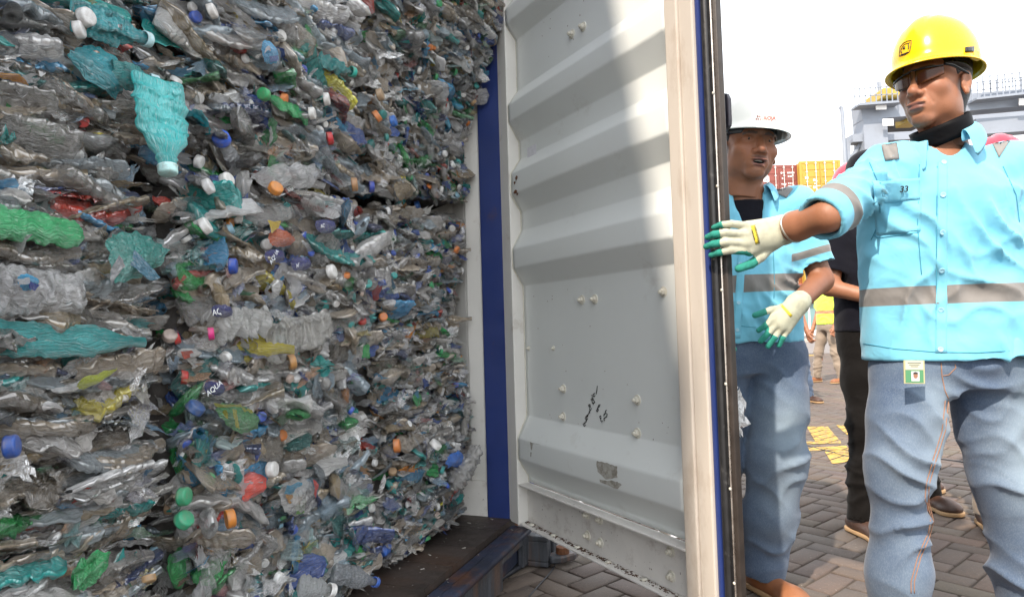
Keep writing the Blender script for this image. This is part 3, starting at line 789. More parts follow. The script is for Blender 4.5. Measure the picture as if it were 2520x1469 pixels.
def make_bale(ix, layer, label, seed, style):
    rng = np.random.default_rng(seed)
    xa, xb = XC[ix], XC[ix+1]
    za, zb = (.172, None) if layer == 0 else (None, 2.44)
    xm, zm = (xa+xb)/2, (.17 if layer == 0 else float(zsplit((xa+xb)/2)) + .02)
    root = empty('plastic_bale', (0, 0, 0), 0, label, 'waste bale', 'bales of crushed bottles in the container')
    root.location = cw(xm, .30, zm); root.rotation_euler = (0, 0, CANG)
    off = np.array([xm, .30, zm])
    # core: lumpy dark block behind the pieces
    nx_, nz_ = 60, 80
    xs = np.linspace(xa + .004, xb - .004, nx_); zz = np.linspace(0, 1, nz_)
    V = []
    for zf in zz:
        za_ = za if layer == 0 else None
        z0 = np.full(nx_, .173) if layer == 0 else zsplit(xs) + .012
        z1 = zsplit(xs) - .012 if layer == 0 else np.full(nx_, 2.45)
        z = z0 + (z1 - z0) * zf
        y = bale_front(xs, z) + .030 + rng.normal(0, .006, nx_)
        V.append(np.stack([xs, y, z], 1))
    V = np.concatenate(V)
    Vb = V.copy(); Vb[:, 1] = 1.15
    Fq = grid_quads(nz_, nx_, False)
    n = len(V)
    A = np.concatenate([V, Vb])
    edge = [i for i in range(nx_)] + [(k+1)*nx_-1 for k in range(1, nz_)] + [nz_*nx_-1-i for i in range(1, nx_)] + [nx_*(nz_-1-k) for k in range(1, nz_-1)]
    e = np.array(edge); e2 = np.roll(e, -1)
    side = np.stack([e, e+n, e2+n, e2], 1)
    back = Fq[:, ::-1] + n
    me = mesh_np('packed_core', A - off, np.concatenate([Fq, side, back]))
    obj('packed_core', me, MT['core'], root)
    H = 1.15
    EDGE = .032
    cnt = int((xb - xa) * H / .0042 * style.get('layers', 5.2))
    x = rng.uniform(xa + .01, xb - .01, cnt)
    if ix == 2: x = rng.uniform(xa + .01, xb + .0, cnt)
    s = zsplit(x)
    z = rng.uniform(.185, 1, cnt) * 0
    zu = rng.random(cnt)
    z = np.where(layer == 0, .190 + (s - .200 - .024 * (x > -1.05)) * zu, s + .014 + .026 * (x > -1.05) + (2.46 - s - .04) * zu)
    depth = rng.uniform(-.012, .045, cnt)
    y = bale_front(x, z) + depth
    d = np.sqrt((x-CCAM[0])**2 + (y-CCAM[1])**2 + (z-CCAM[2])**2)
    poke = rng.random(cnt) < style.get('poke', .16)
    ang = np.where(poke, rng.normal(-np.pi/2, .45, cnt), rng.normal(0, style.get('yaw', .38) * .7, cnt))
    tilt = rng.normal(style.get('tilt', 0), style.get('tvar', .13), cnt)
    roll = rng.normal(style.get('roll', .35), style.get('rvar', .45), cnt)
    flip = rng.choice([-1., 1.], cnt); flip[poke] = 1.
    Rm = rot_mats(ang, tilt, roll, flip)
    colid = rng.choice(len(PAL), cnt, p=PW)
    dirt = style.get('brown', 0.)
    cols = np.zeros((cnt, 4))
    for i in range(cnt):
        c, _, (a0, a1) = PAL[colid[i]]
        k = rng.choice([.45, .85, 1.08, 1.3, 1.6], p=[.16, .27, .27, .2, .1])
        c = np.array(c) * k
        if colid[i] < 5: c = c * (1 - dirt) + np.array([.33, .26, .18]) * dirt * k
        cols[i, :3] = np.clip(c, 0, .88); cols[i, 3] = rng.uniform(a0, a1)
    sc = rng.uniform(.62, 1.08, cnt) * style.get('size', 1.) * np.where(poke, .8, 1.)
    # keep films mostly on the outside and pieces inside this bale's own limits
    order = np.argsort(d + depth * 6)
    near = d < 1.75
    ind = 0; hi, lo = [], []; parts = 0
    for i in order:
        T, nm = (T_HI, 'h') if near[i] else (T_LO, 'l')
        ti = int(rng.integers(len(T)))
        p = np.array([x[i], y[i], z[i]]) - off
        if poke[i]: p[1] += .05
        half = .11 * sc[i]
        lo_x, hi_x = xa + half*.86*abs(math.cos(ang[i])) + (.045 if layer == 0 else .016) - off[0], xb - half*.86*abs(math.cos(ang[i])) - (.038 if ix < 2 and layer == 0 else .010) - off[0]
        if not poke[i]: p[0] = min(max(p[0], lo_x), hi_x - (.01 if ix == 2 else 0))
        kind = T[ti][0]
        if parts < 90 and kind == 'bottle' and depth[i] < .012 and rng.random() < .6:
            key = '%s%02d' % (nm, ti)
            o = bpy.data.objects.new('crushed_bottle', tmesh('crushed_bottle_' + key, T[ti][1], MT['pet'], True)); COL.objects.link(o); o.parent = root
            set_xf(o, Rm[i], p, sc[i]); o.color = tuple(cols[i]); parts += 1
        else:
            (hi if near[i] else lo).append((ti, Rm[i], p, sc[i], cols[i]))
    if hi: merged('compacted_plastic', hi, T_HI, root, MT['pet'], smooth=True)
    if lo: merged('compacted_plastic', lo, T_LO, root, MT['pet'], smooth=True)
    # caps
    nc = int(style.get('caps', 90) * .8)
    cx = rng.uniform(xa + .03, xb - .03, nc); zu = rng.random(nc); s = zsplit(cx)
    cz = np.where(layer == 0, .20 + (s - .22) * zu, s + .04 + (2.43 - s - .04) * zu)
    cy = bale_front(cx, cz) - rng.uniform(.004, .030, nc)
    extra = []
    for i in range(nc):
        # cap axis points roughly out of the load
        yaw = rng.normal(-np.pi/2, .65); pit = rng.normal(0, .5)
        ez = np.array([math.cos(yaw)*math.cos(pit), math.sin(yaw)*math.cos(pit), math.sin(pit)])
        a = np.cross([0, 0, 1.], ez); a /= np.linalg.norm(a); b = np.cross(ez, a)
        R = np.stack([a, b, ez], 1)
        ci = rng.choice(len(CAPS), p=CW_); c = np.array(CAPS[ci][0]) * rng.uniform(.6, 1.05) + .03 * rng.random()
        p = np.array([cx[i], cy[i], cz[i]]) - off
        sc_ = rng.uniform(.6, 1.0)
        if i < 100:
            o = bpy.data.objects.new('bottle_cap', tmesh('bottle_cap', CAPV, MT['cap'], False)); COL.objects.link(o); o.parent = root
            set_xf(o, R, p, sc_); o.color = (*c, 1)
        else: extra.append((0, R, p, sc_, (*c, 1)))
    if extra: merged('small_caps', extra, T_CAP, root, MT['cap'])
    # shards: small bright scraps of label and film
    ns = 1500
    sx = rng.uniform(xa + .02, xb - .02, ns); zu = rng.random(ns); s = zsplit(sx)
    sz = np.where(layer == 0, .19 + (s - .2) * zu, s + .03 + (2.45 - s - .03) * zu)
    sy = bale_front(sx, sz) - rng.uniform(-.012, .026, ns)
    Rs = rot_mats(rng.normal(0, .8, ns), rng.normal(0, .5, ns), rng.normal(.9, .7, ns), np.ones(ns))
    SP = [(.70, .71, .70), (.72, .70, .64), (.05, .12, .45), (.03, .30, .30), (.5, .5, .5), (.10, .35, .60), (.45, .05, .05), (.04, .3, .1), (.35, .28, .18), (.6, .25, .05), (.6, .5, .08), (.03,.03,.1)]
    sw = np.array([16, 9, 5, 4, 12, 5, 2, 3, 8, 1.2, 1, 7]); sw = sw / sw.sum()
    pcs = []
    for i in range(ns):
        c = SP[rng.choice(len(SP), p=sw)]
        pcs.append((int(rng.integers(len(T_SH))), Rs[i], np.array([sx[i], sy[i], sz[i]]) - off, rng.uniform(.4, 1.2), (*c, rng.uniform(.7, 1.))))
    merged('label_scraps', pcs, T_SH, root, MT['pet'])
    return root
T_SH = [('film', film_mesh(trng, 8, 5, L=trng.uniform(.03, .09), Wd=trng.uniform(.012, .035), amp=.003)) for _ in range(16)]
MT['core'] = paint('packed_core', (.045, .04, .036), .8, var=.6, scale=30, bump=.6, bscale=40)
BALE_DEF = [
    (0, 0, 'lower left bale of flattened grey bottles in thin slanting layers', 101, dict(poke=.08, yaw=.28, roll=.25, rvar=.35, tilt=.02, brown=.35, caps=42)),
    (1, 0, 'lower middle bale of loosely crumpled clear bottles with many coloured caps', 102, dict(poke=.22, yaw=.6, roll=.8, rvar=.7, tvar=.3, brown=.05, caps=120)),
    (2, 0, 'lower right bale beside the white inner wall, finely layered with brownish and teal scraps', 103, dict(poke=.12, yaw=.4, roll=.4, rvar=.5, brown=.28, size=.8, caps=90, layers=6.3)),
    (0, 1, 'upper left bale with large teal bottle pieces at its lower edge', 104, dict(poke=.12, yaw=.4, roll=.3, rvar=.4, tilt=.0, brown=.3, caps=50)),
    (1, 1, 'upper middle bale of slanting clear bottles with green and red caps', 105, dict(poke=.2, yaw=.45, roll=.5, rvar=.5, tilt=-.14, tvar=.2, brown=.12, caps=110)),
    (2, 1, 'upper right bale bulging over the blue corner post', 106, dict(poke=.2, yaw=.5, roll=.7, rvar=.6, tilt=-.12, tvar=.25, brown=.1, size=.85, caps=110, layers=6.0))]
for a_ in BALE_DEF: BALES.append(make_bale(*a_))
# ============================================================ single pieces one can point to, lodged in or fallen from the load
OUT0 = .030
def load_pt(u, v, out=.03):
    """point of the load's surface seen at (u, v), moved out of the surface by out metres"""
    d = ray(u, v); y = .2
    for _ in range(8):
        p0 = np.array(cw(0, y, 0)); n = np.array(EY); t = ((p0 - CAM) @ n) / (d @ n); p = CAM + d * t
        q = p - np.array(C0); x, z = q @ np.array(EX), p[2]
        y = float(bale_front(x, z)) - out - OUT0
    return Vector(p)
NOUT = -EY                                     # outward normal of the load
def frame_between(a, b, face=1.0, twist=0.0):
    """x axis from a to b; z axis (thin direction) towards the outside by `face`"""
    ex = (b - a).normalized(); w_ = (NOUT * face + Vector((0, 0, 1)) * (1 - face)); ez = (w_ - ex * w_.dot(ex)).normalized(); ey = ez.cross(ex)
    M_ = Matrix((ex, ey, ez)).transposed().to_4x4()
    return Matrix.Translation((a + b) / 2) @ M_ @ Matrix.Rotation(twist, 4, 'X')
def lodged_bottle(name, label, cat, a, b, width, col, alpha=.9, cap=None, face=1.0, twist=0., seed=1, flat=.35, amp=.005, neck=True, capscale=1., group=None, label_patch=None):
    L = (b - a).length; rng = np.random.default_rng(seed)
    R = width / 2 / 1.25
    V, Fq, UV = bottle_mesh(rng, 64, 26, L=L, R=R, flat=flat, neck=False if not neck else True, amp=amp, wide=1.25, straight=True)
    root = empty(name, (a + b) / 2, 0, label, cat, group)
    M_ = frame_between(a, b, face, twist)
    root.matrix_world = M_
    me = mesh_np('crushed_body', V, Fq, tint=np.ones((len(V), 4))); add_uvw(me, UV)
    me.polygons.foreach_set('use_smooth', np.ones(len(me.polygons), bool)); o = obj('crushed_body', me, MT['pet'], root); o.color = (*[min(1., (x_ - .30*min(col))*1.5) if max(col) - min(col) > .12 else x_ for x_ in col], min(1., alpha + .12) if max(col) - min(col) > .12 else alpha)
    if cap is not None:
        r = .0155 * capscale
        me2 = tmesh('bottle_cap', CAPV, MT['cap']); c = obj('cap', me2, None, root); c.color = (*cap, 1)
        c.matrix_local = Matrix.Translation((L/2 - .008, 0, 0)) @ Matrix.Rotation(rad(90), 4, 'Y') @ Matrix.Diagonal((capscale, capscale, capscale * 1.1, 1))
        if len(c.data.materials) == 0: c.data.materials.append(MT['cap'])
    if label_patch: 
        pm = film_mesh(np.random.default_rng(seed + 5), 14, 9, L=L * .3, Wd=width * .9, amp=.003)
        V2 = pm[0].copy(); V2[:, 2] = V2[:, 2] * .3 + R * flat * 1.5 + .004; V2[:, 0] -= L * .08
        me3 = mesh_np('label', V2, pm[1], tint=np.ones((len(V2), 4))); add_uvw(me3, pm[2])
        o3 = obj('label', me3, MT['pet'], root); o3.color = (*label_patch, 1)
    return root
def lodged_film(name, label, cat, pts, col, alpha=.9, out=.035, amp=.006, seed=1, nn=22, extra=None, thick=True):
    """crumpled sheet; pts: four pixel corners (a, b, c, d) around the outline"""
    P = [load_pt(u, v, out) for u, v in pts]; c = sum(P, Vector()) / 4
    root = empty(name, c, 0, label, cat)
    rng = np.random.default_rng(seed)
    u = np.linspace(0, 1, nn); U, V_ = np.meshgrid(u, u, indexing='ij')
    A = [np.array(p - c) for p in P]
    X = (1-U)[..., None]*(1-V_)[..., None]*A[0] + U[..., None]*(1-V_)[..., None]*A[1] + U[..., None]*V_[..., None]*A[2] + (1-U)[..., None]*V_[..., None]*A[3]
    bul = (np.sin(np.pi*U) * np.sin(np.pi*V_))[..., None] * np.array(NOUT) * .02
    edge = 1 + .05 * (tri(U*3.3 + .2) * (np.abs(V_-.5)*2)**2 + tri(V_*4.1) * (np.abs(U-.5)*2)**2)[..., None]
    X = X * (1 - .26 * (np.abs(2*U-1)**2.2 * np.abs(2*V_-1)**2.2))[..., None]
    X = ((X * edge) + bul).reshape(-1, 3)
    X = crumple(X, rng, amp, 9, 6); X = crumple(X, rng, amp*.5, 30, 6)
    UV = np.stack([U.ravel(), V_.ravel() * .7, U.ravel()*0], 1)
    me = mesh_np(name + '_sheet', X, grid_quads(nn, nn, False), tint=np.ones((len(X), 4))); add_uvw(me, UV)
    o = obj('sheet', me, MT['pet'], root); o.color = (*[min(1., (x_ - .30*min(col))*1.5) if max(col) - min(col) > .12 else x_ for x_ in col], min(1., alpha + .12) if max(col) - min(col) > .12 else alpha)
    if extra:
        for k, (pp, cc) in enumerate(extra):
            q4 = [pp[0], pp[len(pp)//4 + (1 if len(pp) > 5 else 0)] if len(pp) > 4 else pp[1], pp[len(pp)//2], pp[-1]] if len(pp) != 4 else pp
            Q = [np.array(load_pt(a_, b_, out + .016) - c) for a_, b_ in q4]; kk = 9
            u2 = np.linspace(0, 1, kk); U2, V2 = np.meshgrid(u2, u2, indexing='ij')
            X2 = ((1-U2)*(1-V2))[..., None]*Q[0] + (U2*(1-V2))[..., None]*Q[1] + (U2*V2)[..., None]*Q[2] + ((1-U2)*V2)[..., None]*Q[3]
            X2 = crumple(X2.reshape(-1, 3), rng, .0035, 14, 5); X2 = crumple(X2, rng, .002, 50, 4)
            mp_ = mesh_np('printed_patch', X2, grid_quads(kk, kk, False), tint=np.ones((len(X2), 4))); add_uvw(mp_, np.stack([U2.ravel()*.5, V2.ravel()*.4, U2.ravel()*0], 1))
            op = obj('printed_patch', mp_, MT['pet'], root); op.color = (*cc, 1)
    return root
TEAL = (.03, .42, .42); TEALD = (.02, .27, .27)
B = lodged_bottle
B('crushed_bottle', 'large torn teal bottle hanging neck down from the upper left bale, pale mint cap', 'crushed bottle', load_pt(388, 190, .075), load_pt(413, 418, .115), .105, (.04, .50, .50), .82, (.55, .85, .84), 1., .25, 11, .30, .006, capscale=1.15)
B('crushed_bottle', 'teal bottle piece with a pale blue cap pointing right above the hanging teal bottle', 'crushed bottle', load_pt(270, 175, .02), load_pt(378, 205, .05), .05, TEALD, .88, (.45, .68, .74), 1., .4, 12, .5, .005, capscale=1.1)
B('crushed_bottle', 'teal bottle lying across the top of the upper left bale with a pale blue cap', 'crushed bottle', load_pt(170, 35, .02), load_pt(362, 98, .04), .062, (.03, .34, .38), .85, (.50, .75, .80), 1., .3, 13, .45, .006)
lodged_film('torn_bottle', 'ragged teal sheet of a torn bottle slanting down in the upper left bale', 'torn bottle', [(215, 100), (300, 160), (300, 265), (150, 150)], (.02, .30, .36), .85, .015, .008, 14)
lodged_film('torn_bottle', 'round folded teal bottle base right of the hanging teal bottle', 'torn bottle', [(455, 275), (515, 290), (520, 340), (450, 345)], (.02, .30, .36), .85, .04, .008, 15)
lodged_film('torn_bottle', 'large torn teal bottle half with a silver and blue scrap, at the left seam', 'torn bottle', [(250, 585), (330, 560), (436, 625), (285, 725)], (.015, .20, .17), .93, .05, .006, 16, 28,
            extra=[([(275, 660), (292, 630), (308, 655), (296, 690), (276, 700)], (.26, .27, .28)), ([(330, 610), (395, 680), (370, 690), (320, 650)], (.02, .20, .32))])
B('crushed_bottle', 'long flattened dark teal bottle lying level in the lower left bale', 'crushed bottle', load_pt(-40, 832, .02), load_pt(355, 842, .03), .060, TEALD, .93, None, .85, 0., 17, .7, .004)
B('crushed_bottle', 'bright green flattened bottle at the left edge with a white patch', 'crushed bottle', load_pt(-50, 535, .02), load_pt(200, 580, .03), .062, (.04, .42, .15), .95, None, .9, 0., 18, .6, .0028, neck=False)
lodged_film('green_bag', 'dark green packet with ragged yellow lettering in the middle bale', 'packet', [(512, 992), (600, 992), (652, 1040), (585, 1078)], (.04, .20, .06), 1., .045, .004, 19, 20,
            extra=[([(520, 996), (592, 994), (600, 1002), (560, 1006), (530, 1003)], (.45, .44, .03)), ([(568, 1008), (582, 1010), (592, 1052), (578, 1048)], (.45, .44, .03)), ([(548, 1010), (556, 1010), (562, 1030), (554, 1026)], (.45, .44, .03)), ([(596, 1004), (618, 1010), (620, 1018), (602, 1014)], (.45, .44, .03))])
lodged_film('clear_packet', 'crumpled clear packet printed with blue, orange and green shapes in the middle bale', 'packet', [(690, 1175), (765, 1165), (785, 1260), (690, 1270)], (.60, .60, .58), .62, .045, .007, 20, 22,
            extra=[([(705, 1195), (745, 1185), (750, 1215), (700, 1215)], (.03, .26, .42)), ([(702, 1218), (725, 1225), (748, 1218), (735, 1240), (722, 1228), (712, 1238)], (.50, .25, .05)), ([(728, 1242), (755, 1225), (752, 1262), (730, 1264)], (.16, .36, .08)), ([(770, 1180), (782, 1190), (778, 1225), (772, 1215)], (.62, .05, .04))])
B('crushed_bottle', 'shiny green crushed bottle in the bottom of the lower left bale', 'crushed bottle', load_pt(178, 1420, .02), load_pt(262, 1385, .03), .075, (.03, .36, .11), .9, None, 1., .5, 22, .55, .007, neck=False)
B('crushed_bottle', 'clear bottle with an upright royal blue cap in the upper middle bale', 'crushed bottle', load_pt(585, 420, .0), load_pt(545, 342, .04), .045, (.52, .55, .58), .7, (.02, .10, .55), .9, .0, 23, .5, .004, capscale=1.25)
B('crushed_bottle', 'green ribbed bottle neck beside the white caps of the upper middle bale', 'crushed bottle', load_pt(755, 292, .0), load_pt(648, 232, .05), .04, (.03, .40, .12), .9, (.03, .33, .12), 1., .4, 24, .4, .005)
B('crushed_bottle', 'teal bottle with a green cap pointing right in the upper middle bale', 'crushed bottle', load_pt(780, 145, .0), load_pt(868, 178, .04), .04, TEALD, .9, (.03, .42, .34), 1., .3, 25, .5, .004)
B('crushed_bottle', 'fallen clear bottle with a white cap lying on the container floor', 'crushed bottle', load_pt(735, 1440, .06), load_pt(815, 1452, .10), .05, (.55, .58, .58), .75, (.78, .78, .76), .9, .0, 26, .6, .003, capscale=1.1)
B('crushed_bottle', 'clear bottle with a dark neck on the floor at the foot of the bales', 'crushed bottle', load_pt(820, 1408, .06), load_pt(925, 1432, .09), .055, (.30, .33, .36), .75, (.05, .15, .55), .8, .1, 27, .65, .003, capscale=.9)
B('crushed_bottle', 'clear crumpled bottle sticking out in front of the white inner wall', 'crushed bottle', load_pt(1120, 1190, .03), load_pt(1176, 1105, .075), .075, (.62, .61, .58), .55, None, 1., .3, 28, .6, .008, neck=False)
B('crushed_bottle', 'oval clear bottle base protruding from the right edge of the lower right bale', 'crushed bottle', load_pt(1142, 1070, .03), load_pt(1150, 990, .055), .065, (.55, .53, .47), .65, None, 1., .6, 29, .4, .004, neck=False)
lodged_film('blue_packet', 'bright blue crumpled film at the right edge of the lower right bale', 'packet', [(1105, 1115), (1135, 1105), (1148, 1150), (1095, 1150)], (.02, .16, .62), 1., .04, .006, 30)
lodged_film('blue_label', 'light blue printed label with a white oval in the upper middle bale', 'label', [(638, 98), (672, 105), (692, 150), (655, 162)], (.10, .38, .66), 1., .045, .003, 31, 14,
            extra=[([(652, 118), (664, 116), (670, 128), (660, 134), (650, 128)], (.75, .8, .85)), ([(662, 138), (682, 134), (686, 148), (664, 154)], (.03, .12, .42))])
lodged_film('blue_label', 'light blue and navy label strip on the clear bottle at the left edge', 'label', [(35, 682), (75, 680), (100, 700), (60, 730)], (.08, .40, .72), 1., .05, .004, 32, 14,
            extra=[([(42, 688), (72, 686), (74, 700), (46, 702)], (.66, .74, .8)), ([(74, 696), (98, 704), (88, 716), (72, 712)], (.02, .05, .38))])
B('crushed_bottle', 'big clear crumpled bottle at the left edge of the lower left bale', 'crushed bottle', load_pt(-30, 710, .015), load_pt(205, 725, .03), .085, (.60, .60, .60), .72, None, 1., .0, 33, .6, .007, neck=False)
B('crushed_bottle', 'broad clear crumpled bottle in the middle bale above the brown cap', 'crushed bottle', load_pt(530, 800, .02), load_pt(665, 790, .03), .085, (.62, .62, .59), .62, None, 1., .1, 34, .6, .006, neck=False)
B('crushed_bottle', 'large greyish clear bottle bulging next to a red and white scrap in the middle bale', 'crushed bottle', load_pt(655, 850, .02), load_pt(815, 800, .03), .105, (.64, .63, .58), .60, None, 1., .1, 35, .5, .007, neck=False)
lodged_film('red_packet', 'red and white torn packet in the middle bale left of the teal piece', 'packet', [(437, 862), (480, 850), (505, 868), (455, 885)], (.68, .66, .63), 1., .04, .005, 36, 16,
            extra=[([(440, 864), (470, 862), (480, 878), (455, 884)], (.62, .07, .02))])
lodged_film('red_packet', 'red printed sachet in the upper middle part with an orange bottle neck', 'packet', [(655, 570), (705, 562), (735, 600), (670, 612)], (.45, .10, .04), 1., .045, .004, 37, 14,
            extra=[([(662, 545), (690, 542), (688, 562), (668, 574)], (.72, .50, .03))])
lodged_film('yellow_strip', 'acid yellow strip with dark lettering in the lower left bale', 'packet', [(178, 945), (235, 915), (300, 898), (200, 968)], (.34, .38, .03), 1., .04, .003, 38, 14)
lodged_film('orange_scrap', 'orange torn film at the left edge of the upper left bale', 'packet', [(-20, 168), (35, 185), (88, 215), (0, 195)], (.70, .30, .03), 1., .05, .004, 39, 14)
lodged_film('brown_sheet', 'crumpled brown paper-like film hanging at the lower edge of the upper right bale', 'torn film', [(965, 450), (1000, 440), (1022, 480), (985, 502)], (.34, .27, .17), 1., .05, .006, 40, 18)
lodged_film('clear_sheet', 'glossy clear crinkled bag in the middle of the load above the navy label', 'torn film', [(745, 475), (850, 480), (875, 545), (770, 530)], (.66, .67, .68), .6, .04, .010, 41, 26)
lodged_film('clear_sheet', 'glossy clear crumpled film right of the row of white caps', 'torn film', [(610, 410), (780, 400), (800, 450), (640, 470)], (.64, .65, .66), .6, .035, .010, 42, 26)
# loose caps that stand out
def loose_cap(u, v, col, label, sc=1.2, yaw=-1.4, pit=.2, out=.035):
    ez = EX * math.cos(yaw) * math.cos(pit) + EY * math.sin(yaw) * math.cos(pit) + Vector((0, 0, math.sin(pit)))
    p = load_pt(u, v, out)
    o = bpy.data.objects.new('bottle_cap', tmesh('bottle_cap', CAPV, MT['cap'])); COL.objects.link(o)
    o.matrix_world = Matrix.Translation(p) @ ez.to_track_quat('Z', 'Y').to_matrix().to_4x4() @ Matrix.Diagonal((sc*.86, sc*.86, sc*.86, 1))
    o.color = (*[x_*.82 for x_ in col], 1); tag(o, label, 'bottle cap', 'single bottle caps stuck in the load')
for a_ in [
    (675, 468, (.72, .27, .05), 'large orange cap on top of the lower middle bale', 1.35, -1.9, .5),
    (553, 446, (.80, .80, .78), 'wide white cap left of the orange cap on the lower middle bale', 1.3, -1.6, .3),
    (505, 462, (.78, .78, .78), 'white cap resting above the navy cap near the seam', 1.3, -1.2, .4),
    (428, 470, (.02, .08, .42), 'navy blue cap edge-on in the seam below the hanging teal bottle', 1.45, -.3, .2),
    (435, 542, (.04, .33, .12), 'green cap beside a small white cap on the seam of the left bales', 1.3, -1.5, .3),
    (497, 560, (.80, .80, .78), 'white cap with a mint shadowed neck right of the green seam cap', 1.35, -1.1, .5),
    (565, 655, (.02, .08, .45), 'blue cap under the clear crumpled pieces in the lower middle bale', 1.3, -1.0, .0),
    (445, 1222, (.04, .34, .17), 'upper of the two dark green caps at the vertical seam', 1.35, -1.3, .1),
    (447, 1283, (.04, .36, .19), 'lower of the two dark green caps at the vertical seam', 1.4, -1.5, .6),
    (556, 1278, (.66, .24, .04), 'orange cap standing on edge in the lower middle bale', 1.5, -.6, .1),
    (710, 892, (.50, .26, .09), 'brown orange cap on edge under the big clear bottle', 1.4, -.7, .2),
    (475, 1010, (.03, .09, .25), 'dark navy oval cap above a grey bag in the lower middle bale', 1.4, -1.2, .8),
    (865, 455, (.45, .25, .12), 'tan cap in the dark gap between the upper and lower right bales', 1.5, -1.0, .1),
    (908, 460, (.04, .08, .45), 'striped blue cap beside the tan cap in the dark gap', 1.4, -.9, .0),
    (797, 245, (.80, .80, .78), 'white ribbed cap in the upper middle bale beside another white cap', 1.3, -1.1, .1),
    (762, 280, (.80, .80, .78), 'white ribbed cap next to the green bottle neck', 1.2, -1.2, .1),
    (805, 342, (.55, .02, .03), 'red cap at the lower right of the upper middle bale', 1.3, -.9, .2),
    (930, 235, (.45, .32, .20), 'beige round cap in the folded end of the upper right bale', 1.4, -1.4, .2),
    (963, 300, (.03, .17, .58), 'blue round cap right of the orange cap in the upper right bale', 1.35, -1.4, .2),
    (923, 290, (.66, .22, .06), 'orange flattened cap in the folded end of the upper right bale', 1.4, -1.2, .6),
    (1022, 508, (.03, .17, .58), 'blue cap at the bottom edge of the upper right bale', 1.5, -1.3, .2),
    (1068, 1098, (.82, .82, .80), 'white flat cap near the bottom right of the lower right bale', 1.6, -1.3, .8),
    (970, 1097, (.66, .22, .06), 'orange cap left of the white flat cap', 1.6, -1.2, .1),
    (945, 1355, (.03, .14, .55), 'bright blue cap at the foot of the bales by the sill', 1.8, -1.5, -.1),
    (850, 1425, (.04, .45, .18), 'green cap of the bottle lying on the floor', 1.5, -1.2, .5),
    (663, 1155, (.78, .78, .76), 'round white cap facing out in the lower middle bale', 1.4, -1.4, .1),
    (810, 670, (.80, .80, .78), 'round white cap near the middle of the load', 1.4, -1.4, .2),
    (15, 1100, (.03, .10, .40), 'dark blue cap at the left edge of the lower left bale', 1.3, -.9, .1),
    (205, 45, (.78, .78, .77), 'large milky white cap near the top left corner', 1.25, -1.5, .1),
    (185, 75, (.76, .76, .75), 'white cap directly below the large milky cap at the top left', 1.15, -1.0, .2),
    (515, 30, (.78, .76, .73), 'white ridged cap near the top of the upper middle bale', 1.2, -1.2, .3),
    (512, 822, (.70, .02, .22), 'small magenta cap beside a grey bottle neck', 1.0, -.8, .1)]:
    loose_cap(*a_)
# lettering on two crumpled navy labels
def word(txt, u, v, size, rot, col, name='label_lettering', out=.062, parent=None, mat=None, **kw):
    cu = bpy.data.curves.new(name, 'FONT'); cu.body = txt; cu.size = size; cu.extrude = .0003; cu.align_x = 'CENTER'; cu.align_y = 'CENTER'
    o = bpy.data.objects.new(name, cu); p = load_pt(u, v, out)
    z = NOUT.normalized(); x = EX; y = z.cross(x)
    M_ = Matrix.Translation(p) @ Matrix((x, y, z)).transposed().to_4x4() @ Matrix.Rotation(rot, 4, 'Z')
    me = bpy.data.meshes.new_from_object(o); bpy.data.curves.remove(cu)
    me.transform(M_); r = bpy.data.objects.new(name, me); COL.objects.link(r); me.materials.clear(); me.materials.append(mat or plain('print_' + txt, col, .4))
    return r
MT['print_white'] = plain('print_white', (.75, .78, .82), .4)
for (u, v, s, r_, lab) in ((528, 955, .016, .5, 'crumpled navy label with white lettering in the lower middle bale'), (800, 555, .014, .3, 'navy label with white letters under the glossy clear bag'), (545, 765, .018, .2, 'navy label with white letters beside a clear bottle, middle of the load'),
                       (675, 632, .015, .9, 'navy label with white letters below the red printed sachet'), (740, 650, .013, .4, 'navy and violet label right of the other navy labels')):
    f_ = lodged_film('navy_label', lab, 'label', [(u-28, v-16), (u+22, v-18), (u+28, v+14), (u-20, v+18)], (.012, .02, .16), 1., .045, .003, int(u), 12)
    t_ = word('AQUA', u, v, s, r_, None, mat=MT['print_white'], out=.057); t_.parent = f_; t_.matrix_parent_inverse = Matrix.Translation(-f_.location)
# ============================================================ people: smooth-union volumes turned into one surface
def sm(a, b, k):
    if k <= 0: return np.minimum(a, b)
    h = np.clip(.5 + .5*(b-a)/k, 0, 1); return b*(1-h) + a*h - k*h*(1-h)
def sub(a, b, k=.004):
    return -sm(-a, b, k)
def cone(P, a, b, ra, rb, flat=None):
    a = np.asarray(a, np.float32); b = np.asarray(b, np.float32); ab = b - a
    t = np.clip(((P - a) @ ab) / (ab @ ab), 0, 1)
    q = P - a - t[:, None]*ab
    if flat is not None:                       # flatten along a direction: (dir, factor)
        d = np.asarray(flat[0], np.float32); q = q + (q @ d)[:, None] * d * (flat[1] - 1)
    return np.sqrt((q*q).sum(1)) - (ra + (rb-ra)*t)
def ell(P, c, r, R=None):
    q = P - np.asarray(c, np.float32)
    if R is not None: q = q @ np.asarray(R, np.float32)
    r = np.asarray(r, np.float32); k0 = np.sqrt(((q/r)**2).sum(1)); return (k0 - 1) * r.min() if False else k0*(k0-1)/np.maximum(np.sqrt(((q/(r*r))**2).sum(1)), 1e-6)
def chain(P, pts, rs, k=.02, flat=None):
    d = None
    for i in range(len(pts)-1):
        e = cone(P, pts[i], pts[i+1], rs[i], rs[i+1], flat); d = e if d is None else sm(d, e, k)
    return d
